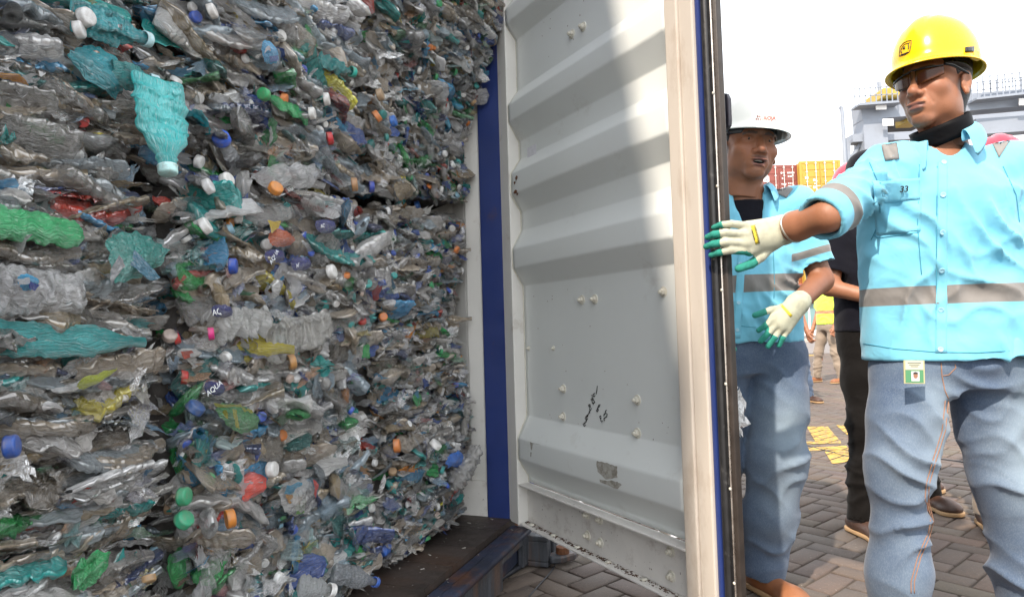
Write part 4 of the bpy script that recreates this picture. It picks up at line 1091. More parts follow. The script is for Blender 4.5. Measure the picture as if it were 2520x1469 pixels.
def loft(P, secs, yaw=0., lim=None):
    """elliptic sections (z, cx, cy, rx, ry) with a common yaw"""
    S = np.array(secs, np.float32); z = P[:, 2]
    cx, cy, rx, ry = (np.interp(z, S[:, 0], S[:, i]) for i in (1, 2, 3, 4))
    c, s = math.cos(yaw), math.sin(yaw); dx, dy = P[:, 0]-cx, P[:, 1]-cy
    x, y = dx*c + dy*s, -dx*s + dy*c
    k = np.power(np.power(np.abs(x)/rx, 2.3) + np.power(np.abs(y)/ry, 2.3), 1/2.3)
    d = (k - 1) * np.minimum(rx, ry)
    return np.maximum(d, np.maximum(S[0, 0] - z, z - S[-1, 0]))
def plane(P, p, n):
    n = np.asarray(n, float); n = n/np.linalg.norm(n); return ((P - np.asarray(p)) @ n).astype(np.float32)
def surface(f, lo, hi, h, relax=1):
    lo = np.asarray(lo, np.float32); hi = np.asarray(hi, np.float32)
    n = np.ceil((hi - lo)/h).astype(int) + 1
    g = [lo[i] + h*np.arange(n[i], dtype=np.float32) for i in range(3)]
    X, Y, Z = np.meshgrid(*g, indexing='ij'); P = np.stack([X.ravel(), Y.ravel(), Z.ravel()], 1)
    D = np.empty(len(P), np.float32)
    for i in range(0, len(P), 400000): D[i:i+400000] = f(P[i:i+400000])
    D = D.reshape(n)
    D[0], D[-1] = np.maximum(D[0], .01), np.maximum(D[-1], .01); D[:, 0], D[:, -1] = np.maximum(D[:, 0], .01), np.maximum(D[:, -1], .01); D[:, :, 0] = np.maximum(D[:, :, 0], .01); D[:, :, -1] = np.maximum(D[:, :, -1], .01)
    ins = D < 0
    acc = np.zeros(tuple(n-1) + (3,), np.float32); cnt = np.zeros(tuple(n-1), np.float32)
    for ax in range(3):
        sl0 = [slice(None)]*3; sl1 = [slice(None)]*3; sl0[ax] = slice(0, -1); sl1[ax] = slice(1, None)
        a, b = D[tuple(sl0)], D[tuple(sl1)]; cr = (a < 0) != (b < 0)
        idx = np.argwhere(cr); t = a[cr]/(a[cr]-b[cr])
        p = idx.astype(np.float32); p[:, ax] += t
        o1, o2 = [i for i in range(3) if i != ax]
        for d1 in (0, -1):
            for d2 in (0, -1):
                c = idx.copy(); c[:, o1] += d1; c[:, o2] += d2
                ok = (c >= 0).all(1) & (c < (n-1)).all(1); cc = c[ok]
                np.add.at(acc, (cc[:, 0], cc[:, 1], cc[:, 2]), p[ok]); np.add.at(cnt, (cc[:, 0], cc[:, 1], cc[:, 2]), 1)
    act = cnt > 0; vid = -np.ones(tuple(n-1), np.int64); vid[act] = np.arange(act.sum())
    V = acc[act]/cnt[act][:, None]*h + lo
    F_ = []
    for ax in range(3):
        sl0 = [slice(None)]*3; sl1 = [slice(None)]*3; sl0[ax] = slice(0, -1); sl1[ax] = slice(1, None)
        a, b = ins[tuple(sl0)], ins[tuple(sl1)]; cr = a != b; idx = np.argwhere(cr); fl = a[cr]
        o1, o2 = (ax+1) % 3, (ax+2) % 3
        ok = (idx[:, o1] > 0) & (idx[:, o2] > 0) & (idx[:, o1] < n[o1]-1) & (idx[:, o2] < n[o2]-1)
        idx, fl = idx[ok], fl[ok]
        q = []
        for d1, d2 in ((0, 0), (-1, 0), (-1, -1), (0, -1)):
            c = idx.copy(); c[:, o1] += d1; c[:, o2] += d2; q.append(vid[c[:, 0], c[:, 1], c[:, 2]])
        q = np.stack(q, 1); q[~fl] = q[~fl][:, ::-1]; F_.append(q)
    Fq = np.concatenate(F_); Fq = Fq[(Fq >= 0).all(1)]
    for _ in range(relax): V = V*.4 + lap(V, Fq)*.6
    return V, Fq
def lap(V, Fq):
    S = np.zeros_like(V); C = np.zeros(len(V), np.float32)
    for k in range(4):
        a, b = Fq[:, k], Fq[:, (k+1) % 4]
        np.add.at(S, a, V[b]); np.add.at(C, a, 1); np.add.at(S, b, V[a]); np.add.at(C, b, 1)
    return S/np.maximum(C, 1)[:, None]
def normals(V, Fq):
    n = np.cross(V[Fq[:, 2]]-V[Fq[:, 0]], V[Fq[:, 3]]-V[Fq[:, 1]]); N = np.zeros_like(V)
    for k in range(4): np.add.at(N, Fq[:, k], n)
    return N/np.maximum(np.linalg.norm(N, axis=1), 1e-9)[:, None]
def folds(V, N, specs, fine=.0012):
    """cloth folds: each (centre, direction across the folds, wavelength, amplitude, radius, phase)"""
    d = np.zeros(len(V))
    for (c, k, wl, amp, rad_, ph) in specs:
        k = np.asarray(k, float); k = k/np.linalg.norm(k); q = V - np.asarray(c)
        warp = .55*np.sin(q @ np.array([9., 7., 11.])*1.3 + ph*3) + .45*np.sin(q @ np.array([-17., 13., 9.])*1.2 + ph*5) + .2*np.sin(q @ np.array([31., -23., 27.]) + ph)
        s = (q @ k)/wl*.75 + warp*.55 + ph
        w = np.exp(-((q**2).sum(1)/rad_**2)**1.2) * (.55 + .45*np.sin(q @ np.array([14., 19., -16.]) + ph*7))
        r = np.abs(np.sin(np.pi*s)); r = 1 - 2*r**.55
        d += 1.5*amp*w*r
    q = V*np.array([1, 1, 1.])
    e = np.sin(q @ np.array([37., 21., 29.]) + 2*np.sin(q @ np.array([11., -15., 19.])))*np.sin(q @ np.array([-19., 33., 41.]) + 2*np.sin(q @ np.array([17., 9., -13.])))
    d += fine*e
    return V + N*d[:, None]
def fattr(me, name, arr):
    a = me.attributes.new(name, 'FLOAT', 'POINT'); a.data.foreach_set('value', np.ascontiguousarray(arr, np.float32))
def put(name, V, Fq, mat, root, tint=None, attrs=None, smooth=True):
    loc = np.array(root.location)
    me = mesh_np(name, V - loc, Fq, tint=tint, smooth=smooth)
    if attrs:
        for k, v in attrs.items(): fattr(me, k, v)
    return obj(name, me, mat, root)
# ---------------------------------------------------------- cloth / skin materials
def _attr(nt_, name):
    a = nt_.nodes.new('ShaderNodeAttribute'); a.attribute_name = name; return a
def _gt(nt_, src, th=0.):
    m = nt_.nodes.new('ShaderNodeMath'); m.operation = 'GREATER_THAN'; nt_.links.new(src, m.inputs[0]); m.inputs[1].default_value = th; return m.outputs[0]
def cloth(name, col, tape=None, rough=.75, weave=900, var=.08, sheen=.2):
    m, nt_, p = _new(name)
    c = _ramp(nt_, _noise(nt_, 7, 5, .6), [(.3, tuple(x*(1-var) for x in col)), (.7, tuple(min(1, x*(1+var)) for x in col))])
    if tape is not None:
        a = _attr(nt_, 'band'); g = _gt(nt_, a.outputs['Fac'])
        tc = _ramp(nt_, _noise(nt_, 25, 4, .6), [(.3, tuple(x*.86 for x in tape)), (.7, tape)])
        c = _mix(nt_, g, c, tc)
    nt_.links.new(c, p.inputs['Base Color']); p.inputs['Roughness'].default_value = rough; p.inputs['Specular IOR Level'].default_value = .35 if max(col) > .05 else .08
    p.inputs['Sheen Weight'].default_value = sheen
    b1 = _noise(nt_, weave, 2, .5); b = _bump(nt_, p, b1, .12, .001)
    b2 = nt_.nodes.new('ShaderNodeBump'); b2.inputs['Strength'].default_value = .55; b2.inputs['Distance'].default_value = .012
    n2 = nt_.nodes.new('ShaderNodeTexNoise'); n2.inputs['Scale'].default_value = 12; n2.inputs['Detail'].default_value = 3; n2.inputs['Distortion'].default_value = .4
    tc_ = nt_.nodes.new('ShaderNodeTexCoord'); nt_.links.new(tc_.outputs['Object'], n2.inputs['Vector'])
    nt_.links.new(n2.outputs['Fac'], b2.inputs['Height']); nt_.links.new(b2.outputs[0], b.inputs['Normal'])
    return m
MT['shirt'] = cloth('aqua_shirt', (.165, .49, .65), tape=(.20, .19, .18), rough=.8)
MT['tape'] = paint('reflective_tape', (.20, .19, .18), .5, var=.12, scale=30)
def denim(name, lo=(.022, .050, .115), hi=(.23, .30, .36)):
    m, nt_, p = _new(name)
    a = _attr(nt_, 'fade')
    f = nt_.nodes.new('ShaderNodeMath'); f.operation = 'ADD'
    n_ = _noise(nt_, 9, 5, .65); f2 = nt_.nodes.new('ShaderNodeMath'); f2.operation = 'MULTIPLY_ADD'
    nt_.links.new(n_, f2.inputs[0]); f2.inputs[1].default_value = .5; f2.inputs[2].default_value = -.25
    nt_.links.new(a.outputs['Fac'], f.inputs[0]); nt_.links.new(f2.outputs[0], f.inputs[1])
    c = _ramp(nt_, f.outputs[0], [(0., lo), (.45, tuple((x+y)*.45 for x, y in zip(lo, hi))), (1., hi)])
    c = _mix(nt_, _ramp(nt_, _noise(nt_, 380, 3, .8, stretch=(1, 1, .45)), [(.44, 0.), (.70, .16)]), c, (.42, .47, .52))
    sa = _attr(nt_, 'seam'); c = _mix(nt_, _gt(nt_, sa.outputs['Fac']), c, (.20, .13, .09))
    nt_.links.new(c, p.inputs['Base Color']); p.inputs['Roughness'].default_value = .9; p.inputs['Sheen Weight'].default_value = .15
    _bump(nt_, p, _noise(nt_, 420, 3, .7), .25, .0015)
    return m
MT['denim'] = denim('washed_denim')
def skin(name, col, lip=(.19, .08, .062), dark=(.03, .022, .02), blush=(.34, .13, .075)):
    m, nt_, p = _new(name)
    n_ = _noise(nt_, 14, 5, .6)
    c = _ramp(nt_, n_, [(.3, tuple(x*.86 for x in col)), (.7, tuple(x*1.1 for x in col))])
    c = _mix(nt_, _ramp(nt_, _noise(nt_, 240, 3, .6), [(.55, 0.), (.75, .25)]), c, tuple(x*.6 for x in col))
    for at_, cc in (('blush', blush), ('lip', lip), ('dark', dark)):
        a = _attr(nt_, at_); cl = nt_.nodes.new('ShaderNodeClamp'); nt_.links.new(a.outputs['Fac'], cl.inputs[0])
        c = _mix(nt_, cl.outputs[0], c, cc)
    nt_.links.new(c, p.inputs['Base Color']); p.inputs['Roughness'].default_value = .5; p.inputs['Specular IOR Level'].default_value = .45
    p.inputs['Subsurface Weight'].default_value = .06; p.inputs['Subsurface Radius'].default_value = (.012, .004, .002); p.inputs['Subsurface Scale'].default_value = .6
    _bump(nt_, p, _noise(nt_, 320, 4, .6), .32, .0016)
    return m
MT['skin'] = skin('skin_brown', (.315, .135, .072))
MT['skin2'] = skin('skin_brown_two', (.25, .10, .050))
def glove_mat(name, base=(.62, .62, .47), rub=(.03, .34, .26)):
    m, nt_, p = _new(name)
    a = _attr(nt_, 'dip'); nz = _noise(nt_, 90, 3, .6)
    ad = nt_.nodes.new('ShaderNodeMath'); ad.operation = 'MULTIPLY_ADD'; nt_.links.new(nz, ad.inputs[0]); ad.inputs[1].default_value = .010; ad.inputs[2].default_value = -.005
    s2 = nt_.nodes.new('ShaderNodeMath'); nt_.links.new(a.outputs['Fac'], s2.inputs[0]); nt_.links.new(ad.outputs[0], s2.inputs[1])
    g = _gt(nt_, s2.outputs[0])
    b0 = _ramp(nt_, _noise(nt_, 30, 4), [(.28, tuple(x*.66 for x in base)), (.5, tuple(x*.9 for x in base)), (.7, base)])
    c = _mix(nt_, g, b0, _ramp(nt_, _noise(nt_, 200, 3), [(.35, tuple(x*.75 for x in rub)), (.7, rub)])); nt_.links.new(c, p.inputs['Base Color'])
    p.inputs['Roughness'].default_value = .72
    ua = nt_.nodes.new('ShaderNodeTexWave'); ua.inputs['Scale'].default_value = 190; ua.inputs['Distortion'].default_value = 3
    tc = nt_.nodes.new('ShaderNodeTexCoord'); nt_.links.new(tc.outputs['Object'], ua.inputs['Vector'])
    _bump(nt_, p, ua.outputs['Fac'], .6, .002)
    return m
MT['glove'] = glove_mat('knit_glove')
MT['yellow_hat'] = paint('yellow_shell', (.84, .50, .006), .22, var=.04, scale=3, bump=.01); MT['white_hat'] = paint('white_shell', (.84, .84, .80), .25, var=.03)
MT['red_hat'] = paint('red_shell', (.55, .03, .06), .25, var=.05)
MT['blackcloth'] = cloth('black_cloth', (.006, .006, .010), rough=.85, sheen=.1)
MT['gaiter'] = cloth('black_gaiter', (.005, .005, .006), rough=.55, sheen=.0)
MT['blackpants'] = cloth('black_trousers', (.006, .005, .0045), rough=.8, sheen=.05)
MT['khaki'] = cloth('khaki_trousers', (.24, .19, .145), rough=.85)
MT['hair'] = paint('black_hair', (.006, .0055, .006), .5, var=.3, scale=80, bump=.5, bscale=250)
MT['leather'] = paint('brown_leather', (.24, .095, .04), .45, var=.25, scale=14, bump=.1)
MT['darkleather'] = paint('dark_leather', (.06, .03, .02), .5, var=.25, scale=14, bump=.1)
MT['sole'] = plain('shoe_sole', (.35, .22, .11), .7)
MT['glassesframe'] = plain('black_plastic', (.008, .008, .009), .15)
MT['bracelet'] = plain('steel_bracelet', (.45, .42, .36), .3, metal=.8)
MT['button'] = plain('button', (.30, .55, .68), .3)
_m, _n, _p = _new('amber_lens'); _p.inputs['Base Color'].default_value = (.07, .022, .006, 1); _p.inputs['Roughness'].default_value = .16; _p.inputs['Specular IOR Level'].default_value = .3; _p.inputs['Alpha'].default_value = .92; MT['lens'] = _m
MT['eye_white'] = plain('eye_white', (.30, .25, .22), .15); MT['iris'] = plain('iris', (.015, .009, .007), .1)
MT['teeth'] = plain('teeth', (.5, .45, .38), .3)
# ---------------------------------------------------------- head
def head_field(open_mouth=0., wide=1., beard=False):
    def f(P):
        P = P.copy(); P[:, 0] = P[:, 0]/wide
        X = np.abs(P[:, 0:1]); Q = np.concatenate([X, P[:, 1:]], 1)
        d = ell(Q, (0, .018, .045), (.076, .098, .088))
        d = sm(d, ell(Q, (0, -.028, -.030), (.063, .064, .085)), .03)
        d = sm(d, ell(Q, (.043, -.006, -.068), (.018, .034, .028)), .035)
        d = sm(d, ell(Q, (0, -.070, -.106), (.028, .020, .018)), .025)
        d = sm(d, ell(Q, (.040, -.060, -.028), (.024, .022, .020)), .022)
        d = sm(d, ell(Q, (0, -.078, -.070), (.034, .020, .026)), .02)
        d = sm(d, cone(Q, (0, -.087, .026), (.036, -.074, .024), .011, .009), .014)
        d = sub(d, ell(Q, (.031, -.100, .003), (.019, .017, .012)), .010)
        d = sm(d, ell(Q, (.031, -.0745, .0015), (.0165, .0135, .0125)), .003)            # lids
        d = sm(d, cone(Q, (0, -.086, .008), (0, -.108, -.034), .008, .0115), .010)
        d = sm(d, ell(Q, (0, -.109, -.038), (.013, .012, .011)), .008)
        d = sm(d, ell(Q, (.0155, -.0965, -.043), (.0085, .0115, .0085)), .006)
        d = sub(d, ell(Q, (.0075, -.104, -.0515), (.0045, .006, .004)), .003)
        up = ell(Q, (.0085, -.0985, -.0675), (.0175, .0085, .0052)); lo = ell(Q, (0, -.0955, -.079 - .010*open_mouth), (.0205, .0090, .0065))
        d = sub(d, cone(Q, (.027, -.094, -.045), (.037, -.080, -.070), .001, .001), .008)   # nasolabial fold
        d = sm(d, up, .004); d = sm(d, lo, .005)
        if open_mouth > 0: d = sub(d, ell(Q, (0, -.100, -.0745), (.0165, .020, .0055*open_mouth)), .003)
        else: d = sub(d, cone(Q, (0, -.1085, -.0730), (.022, -.098, -.0725), .0010, .0008), .003)
        d = sub(d, ell(Q, (0, -.096, -.0905), (.016, .006, .004)), .008)
        # ears
        er = ell(Q, (.079, .012, -.012), (.0085, .019, .031), np.array([[1, .25, 0], [-.25, 1, .2], [0, -.2, 1]]))
        er = sub(er, ell(Q, (.088, .006, -.008), (.008, .010, .017)), .004)
        er = sm(er, ell(Q, (.082, .004, -.040), (.006, .009, .010)), .005)
        d = sm(d, er, .006)
        d = sm(d, cone(Q, (0, .020, -.06), (0, .036, -.175), .054, .058), .022)
        return d * .9
    return f
def head_mesh(wide=1., open_mouth=0., h=.0028, moustache=False, stubble=.5):
    V, Fq = surface(head_field(open_mouth, wide), (-.108, -.128, -.175), (.108, .125, .140), h, 1)
    X = np.abs(V[:, 0]); y, z = V[:, 1], V[:, 2]
    zm = -.0725
    lip = np.clip(1.2 - ((X/.0235)**2 + ((z - zm + .002)/(.0115 + .006*open_mouth))**2), 0, 1)*1.6*(y < -.090)
    dark = np.zeros(len(V))
    # brows
    bz = .0215 - (X - .03)**2*8 ; dark = np.maximum(dark, .8*((np.abs(z - bz) < .0042) & (X > .012) & (X < .052) & (y < -.05)))
    if moustache:
        dark = np.maximum(dark, .62*np.clip(1.35 - ((X/.026)**2 + ((z + .0585)/.0065)**2), 0, 1)*(y < -.085))
    dark = np.maximum(dark, stubble*.45*np.clip(1.3 - ((X/.030)**2 + ((z + .112)/.016)**2), 0, 1)*(y < -.03))
    if open_mouth > 0: dark = np.maximum(dark, 1.*((X < .0165) & (np.abs(z + .0745) < .0045*open_mouth) & (y > -.099) & (y < -.075)))
    blush = .5*np.exp(-(((X-.04)/.02)**2 + ((z+.03)/.02)**2))*(y < -.03) + .5*np.exp(-((X/.016)**2 + ((z+.04)/.014)**2))*(y < -.08)
    return V, Fq, lip, dark, blush
def hair_mesh(wide=1.):
    def f(P):
        Q = P.copy(); Q[:, 0] /= wide
        X = np.abs(Q[:, 0:1]); Q = np.concatenate([X, Q[:, 1:]], 1)
        d = ell(Q, (0, .020, .047), (.0815, .1035, .093))
        d = sm(d, cone(Q, (0, .056, -.02), (0, .056, -.060), .060, .046), .02)
        d = np.maximum(d, -plane(Q, (0, -.012, 0), (0, 1, .32)))          # behind the hairline
        d = np.maximum(d, -(Q[:, 2] + .085 + 0*Q[:, 1]))
        d = np.maximum(d, -np.maximum(np.maximum(.055 - Q[:, 0], Q[:, 2] - .02), Q[:, 1] - .035)*.7 - .0) if False else d
        ear = ell(Q, (.085, .004, -.014), (.020, .026, .040)); d = sub(d, ear, .004)
        return d
    return surface(f, (-.1, -.1, -.10), (.1, .14, .145), .004, 1)
def xf(V, M_): 
    A = np.array(M_); return V @ A[:3, :3].T + A[:3, 3]
def hard_hat(M_, root, mat, peak=.045, logo=None):
    nt_ = 72; prof = []
    ph = np.linspace(0, 1, 26)
    th = np.linspace(0, 2*np.pi, nt_, endpoint=False)
    rings = []
    for a in ph:
        q = a*np.pi/2
        r = math.sin(q)**.82; zz = .128*math.cos(q)**.95
        x = r*.112*np.cos(th)*(1); y = r*.138*np.sin(th)
        z = np.full(nt_, zz)
        crest = np.exp(-(x/.022)**4)*np.clip(1 - a*1.05, 0, 1)*.010 + np.exp(-((np.abs(x)-.042)/.010)**4)*np.clip(.85 - a, 0, 1)*.004
        rings.append(np.stack([x, y, z + crest], 1))
    front = np.clip(-np.sin(th), 0, 1)**1.6
    for (o_, dz) in ((.002, -.016), (.006, -.022), (.010, -.024)):
        rings.append(np.stack([(.112+o_)*np.cos(th), (.138+o_)*np.sin(th) - front*peak*(o_/.010)*.55, np.full(nt_, dz) - front*.004*(o_/.010)], 1))
    rings.append(np.stack([(.112+.0115)*np.cos(th), (.138+.012)*np.sin(th) - front*peak, np.full(nt_, -.0265) - front*.012], 1))
    V = np.concatenate(rings); Fq = grid_quads(len(rings), nt_)
    V = xf(V, M_); loc = np.array(root.location)
    me = mesh_np('hard_hat_shell', V - loc, Fq, smooth=True)
    top = obj('hard_hat', me, mat, root); s_ = top.modifiers.new('t', 'SOLIDIFY'); s_.thickness = .003; s_.offset = -1
    # suspension band
    V2 = np.concatenate([np.stack([.088*np.cos(th), .108*np.sin(th)+.004, np.full(nt_, z)], 1) for z in (-.034, -.006)])
    o = obj('head_band', mesh_np('head_band', xf(V2, M_) - loc, grid_quads(2, nt_), smooth=True), MT['glassesframe'], top); o.modifiers.new('t', 'SOLIDIFY').thickness = .002
    # slots on the sides
    Rm = Matrix.Translation(-Vector(root.location)) @ M_
    for sx in (-1, 1):
        m = MB(); m.box(sx*.1115 - .006, sx*.1115 + .006, -.018, .022, -.022, .004)
        for v in m.bm.verts: v.co = Rm @ v.co
        m.build('side_slot', mat, top, bevel=.003, seg=2)
    return top
def head_frame(pos, yaw, pitch=0., roll=0.):
    """face looks along -Y turned by yaw about Z (positive: towards +X)"""
    return Matrix.Translation(pos) @ Matrix.Rotation(yaw, 4, 'Z') @ Matrix.Rotation(pitch, 4, 'X') @ Matrix.Rotation(roll, 4, 'Y')
# ---------------------------------------------------------- hands
def hand_field(joints, r0=.0105, palm=None, wrist=None, k=.006):
    """joints: list of finger polylines (base..tip); palm: list of (a, b, ra, rb)"""
    def f(P):
        d = None
        for (a, b, ra, rb) in palm:
            e = cone(P, a, b, ra, rb); d = e if d is None else sm(d, e, .014)
        for j, (pts, r) in enumerate(joints):
            n = len(pts); rs = [r*(1 - .10*i) for i in range(n)]
            e = chain(P, pts, rs, .003); d = sm(d, e, k)
        return d
    return f
def v3(p): return np.array(p, np.float32)
# ============================================================ the worker in the yellow helmet
def A3(u, v, Y): return np.array(at(u, v, Y), np.float32)
def shirt_part(root, secs, yaw, sh, arms, bands, foldspec, h=.0065, mat='shirt', hem=None, extra_k=.05, name='shirt', vneck=None, lo=None, hi=None):
    """sh: shoulder centres; arms: list of (S, E, hem point, r_top, r_hem)"""
    cuts = []
    def f(P):
        d = loft(P, secs, yaw)
        nb = np.array([secs[-1][1], secs[-1][2], secs[-1][0] - .035], np.float32)
        for s_ in sh:
            d = sm(d, ell(P, s_, (.068, .072, .062)), .05)
            d = sm(d, cone(P, nb, s_, .052, .050), .04)
        for (S, E_, Hm, r0, r1) in arms:
            c = cone(P, S, np.asarray(Hm), r0, r1)
            n = (np.asarray(Hm) - S); n = n/np.linalg.norm(n)
            c = np.maximum(c, plane(P, Hm, n))
            d = sm(d, c, .045)
        for (S, E_, Hm, r0, r1) in arms:
            n = (np.asarray(Hm) - S); n = n/np.linalg.norm(n)
            inner = cone(P, np.asarray(Hm) - n*.055, np.asarray(Hm) + n*.04, r1 - .022, r1 - .006); d = sub(d, inner, .003)
        if vneck is not None:
            for (c, r) in vneck: d = sub(d, cone(P, c[0], c[1], r[0], r[1]), .004)
        # hem opening
        zb = secs[0][0]; S0 = secs[0]
        inner = loft(P, [(zb - .02, S0[1], S0[2], S0[3]-.007, S0[4]-.007), (zb + .05, S0[1], S0[2], S0[3]-.03, S0[4]-.03)], yaw)
        d = sub(d, inner, .003)
        return d
    P0 = np.array([[s_[1], s_[2], s_[0]] for s_ in secs]); 
    lo_ = np.array(lo) if lo is not None else np.array([min(P0[:, 0].min()-.26, *[min(a[2][0], a[0][0])-.12 for a in arms]), P0[:, 1].min()-.26, secs[0][0]-.015])
    hi_ = np.array(hi) if hi is not None else np.array([max(P0[:, 0].max()+.26, *[max(a[2][0], a[0][0])+.12 for a in arms]), P0[:, 1].max()+.26, secs[-1][0]+.05])
    V, Fq = surface(f, lo_, hi_, h, 1)
    N = normals(V, Fq)
    V = folds(V, N, [(a_, b_, c_, d_*1.5, e_, f_) for a_, b_, c_, d_, e_, f_ in foldspec], .002)
    V = V*.65 + lap(V, Fq)*.35
    b = -np.ones(len(V))
    for bd in bands:
        if bd[0] == 'z': s = bd[2]/2 - np.abs(V[:, 2] - bd[1] - (bd[3] if len(bd) > 3 else 0)*(V[:, 0]-secs[0][1])); 
        else:
            _, c, n, wd, rr = bd; n = np.asarray(n)/np.linalg.norm(n); q = V - np.asarray(c); s = np.minimum(wd/2 - np.abs(q @ n), rr - np.linalg.norm(q, axis=1))
        b = np.maximum(b, s)
    return put(name, V, Fq, MT[mat], root, attrs={'band': b})
def trousers(root, waist, legs, foldspec, h=.007, mat='denim', fades=None, seams=None, name='jeans', belt=True):
    """waist: (z0, z1, cx, cy, rx, ry, yaw); legs: list of (points, radii)"""
    z0, z1, cx, cy, rx, ry, yaw = waist
    def f(P):
        d = loft(P, [(z0, cx, cy, rx*.97, ry*.95), ((z0+z1)/2, cx, cy, rx*1.0, ry*1.02), (z1, cx, cy, rx*.92, ry*.95)], yaw)
        l = None
        for pts, rs in legs:
            e = chain(P, pts, rs, .05); 
            n = pts[-1] - pts[-2]; n = n/np.linalg.norm(n)
            e = np.maximum(e, plane(P, pts[-1], n))
            e = sub(e, cone(P, pts[-1] - n*.05, pts[-1] + n*.03, rs[-1]-.016, rs[-1]-.006), .003)
            l = e if l is None else sm(l, e, .012)
        return sm(d, l, .045)
    A = np.concatenate([np.array(p) for p, _ in legs]); 
    lo = np.array([min(A[:, 0].min()-.12, cx-rx-.03), min(A[:, 1].min()-.13, cy-ry-.03), A[:, 2].min()-.01]); hi = np.array([max(A[:, 0].max()+.12, cx+rx+.03), max(A[:, 1].max()+.13, cy+ry+.03), z1+.02])
    V, Fq = surface(f, lo, hi, h, 1)
    N = normals(V, Fq); V = folds(V, N, foldspec); V = V*.6 + lap(V, Fq)*.4
    fade = np.full(len(V), .14)
    for (c, r, a) in (fades or []): fade += a*np.exp(-(((V - np.asarray(c))/np.asarray(r))**2).sum(1))
    seam = -np.ones(len(V))
    for (pts, wd) in (seams or []):
        for i in range(len(pts)-1):
            seam = np.maximum(seam, wd - (cone(V.astype(np.float32), pts[i], pts[i+1], 0., 0.)))
    return put(name, V, Fq, MT[mat], root, attrs={'fade': fade, 'seam': seam})
def shoe(root, ankle, direction, L=.27, mat='leather', name='shoe', boot=False):
    d = np.array([direction[0], direction[1], 0.]); d /= np.linalg.norm(d); s = np.array([-d[1], d[0], 0])
    heel = np.array([ankle[0], ankle[1], 0.]) - d*.055
    def f(P):
        a = cone(P, heel + [0, 0, .045], heel + d*(L-.10) + [0, 0, .035], .036, .038)
        a = sm(a, ell(P, heel + d*(L-.075) + [0, 0, .034], (.052, .052, .030)), .03)
        a = sm(a, cone(P, heel + d*.04 + [0, 0, .06], np.array([ankle[0], ankle[1], .13 if boot else .095]), .042, .043), .03)
        return np.maximum(a, .018 - P[:, 2])
    lo = np.minimum(heel, heel + d*L) - .075; hi = np.maximum(heel, heel + d*L) + .075; lo[2] = .0; hi[2] = .20
    V, Fq = surface(f, lo, hi, .0055, 1); o = put(name, V, Fq, MT[mat], root)
    def g(P):
        q = P.copy(); q[:, 2] = .015
        a = cone(q, heel + [0, 0, .015], heel + d*(L-.10) + [0, 0, .015], .040, .041); a = sm(a, ell(q, heel + d*(L-.072) + [0, 0, .015], (.056, .056, .05)), .03)
        return np.maximum(a, np.abs(P[:, 2]-.012) - .011)
    V, Fq = surface(g, lo, hi, .0055, 1); put('sole', V, Fq, MT['sole'], o if False else root)
    return o
def collar(root, c, yaw, r, zb, open_deg, tipdrop, mat, tilt=0., h=.042, lean=0.):
    n = 40; rings = []
    loc = np.array(root.location); V = []
    for i in range(n):
        t = i/(n-1); a = rad(open_deg/2) + t*rad(360-open_deg)           # angle from the front, around the back
        ca, sa = math.sin(a), -math.cos(a)
        front = max(0, math.cos(a)); 
        spread = 1 + .10*front
        row = []
        zt = zb + .030 + .012*(1-front) - .020*front
        for (rr, zz) in ((r*.98, zt - .030), (r*1.0, zt), (r*1.06, zt + .004), (r*1.20 + .006, zt - .010), (r*1.34 + .010*front, zt - h*.75 - tipdrop*front**3)):
            row.append((c[0] + rr*spread*(ca*math.cos(yaw) - sa*math.sin(yaw)), c[1] + rr*spread*.92*(ca*math.sin(yaw) + sa*math.cos(yaw)), zz + tilt*ca*rr))
        V += row
    V = np.array(V); Fq = grid_quads(n, 5, False)
    o = obj('collar', mesh_np('collar', V - loc, Fq, smooth=True), MT[mat], root)
    s_ = o.modifiers.new('t', 'SOLIDIFY'); s_.thickness = .003; s_.offset = 0
    ss = o.modifiers.new('s', 'SUBSURF'); ss.levels = 1; ss.render_levels = 1
    if mat == 'shirt': fattr(o.data, 'band', -np.ones(len(V)))
    return o
def ellband(root, name, c, ax, rx, ry, h, mat, thick=.003, yaw=0., n=40, wob=0.):
    """closed band round axis ax"""
    ax = Vector(ax).normalized(); x = Vector((math.cos(yaw), math.sin(yaw), 0)); x = (x - ax*x.dot(ax)).normalized(); y = ax.cross(x)
    V = []
    for k in range(5):
        for i in range(n):
            a = 2*math.pi*i/n; s = 1 + wob*math.sin(a*5 + k*1.3)
            V.append(Vector(c) + x*rx*s*math.cos(a) + y*ry*s*math.sin(a) + ax*h*(k/4-.5 + wob*.8*math.sin(a*3)))
    V = np.array([tuple(v) for v in V]) - np.array(root.location)
    o = obj(name, mesh_np(name, V, grid_quads(5, n), smooth=True), mat, root); s_ = o.modifiers.new('t', 'SOLIDIFY'); s_.thickness = thick; s_.offset = 0
    return o
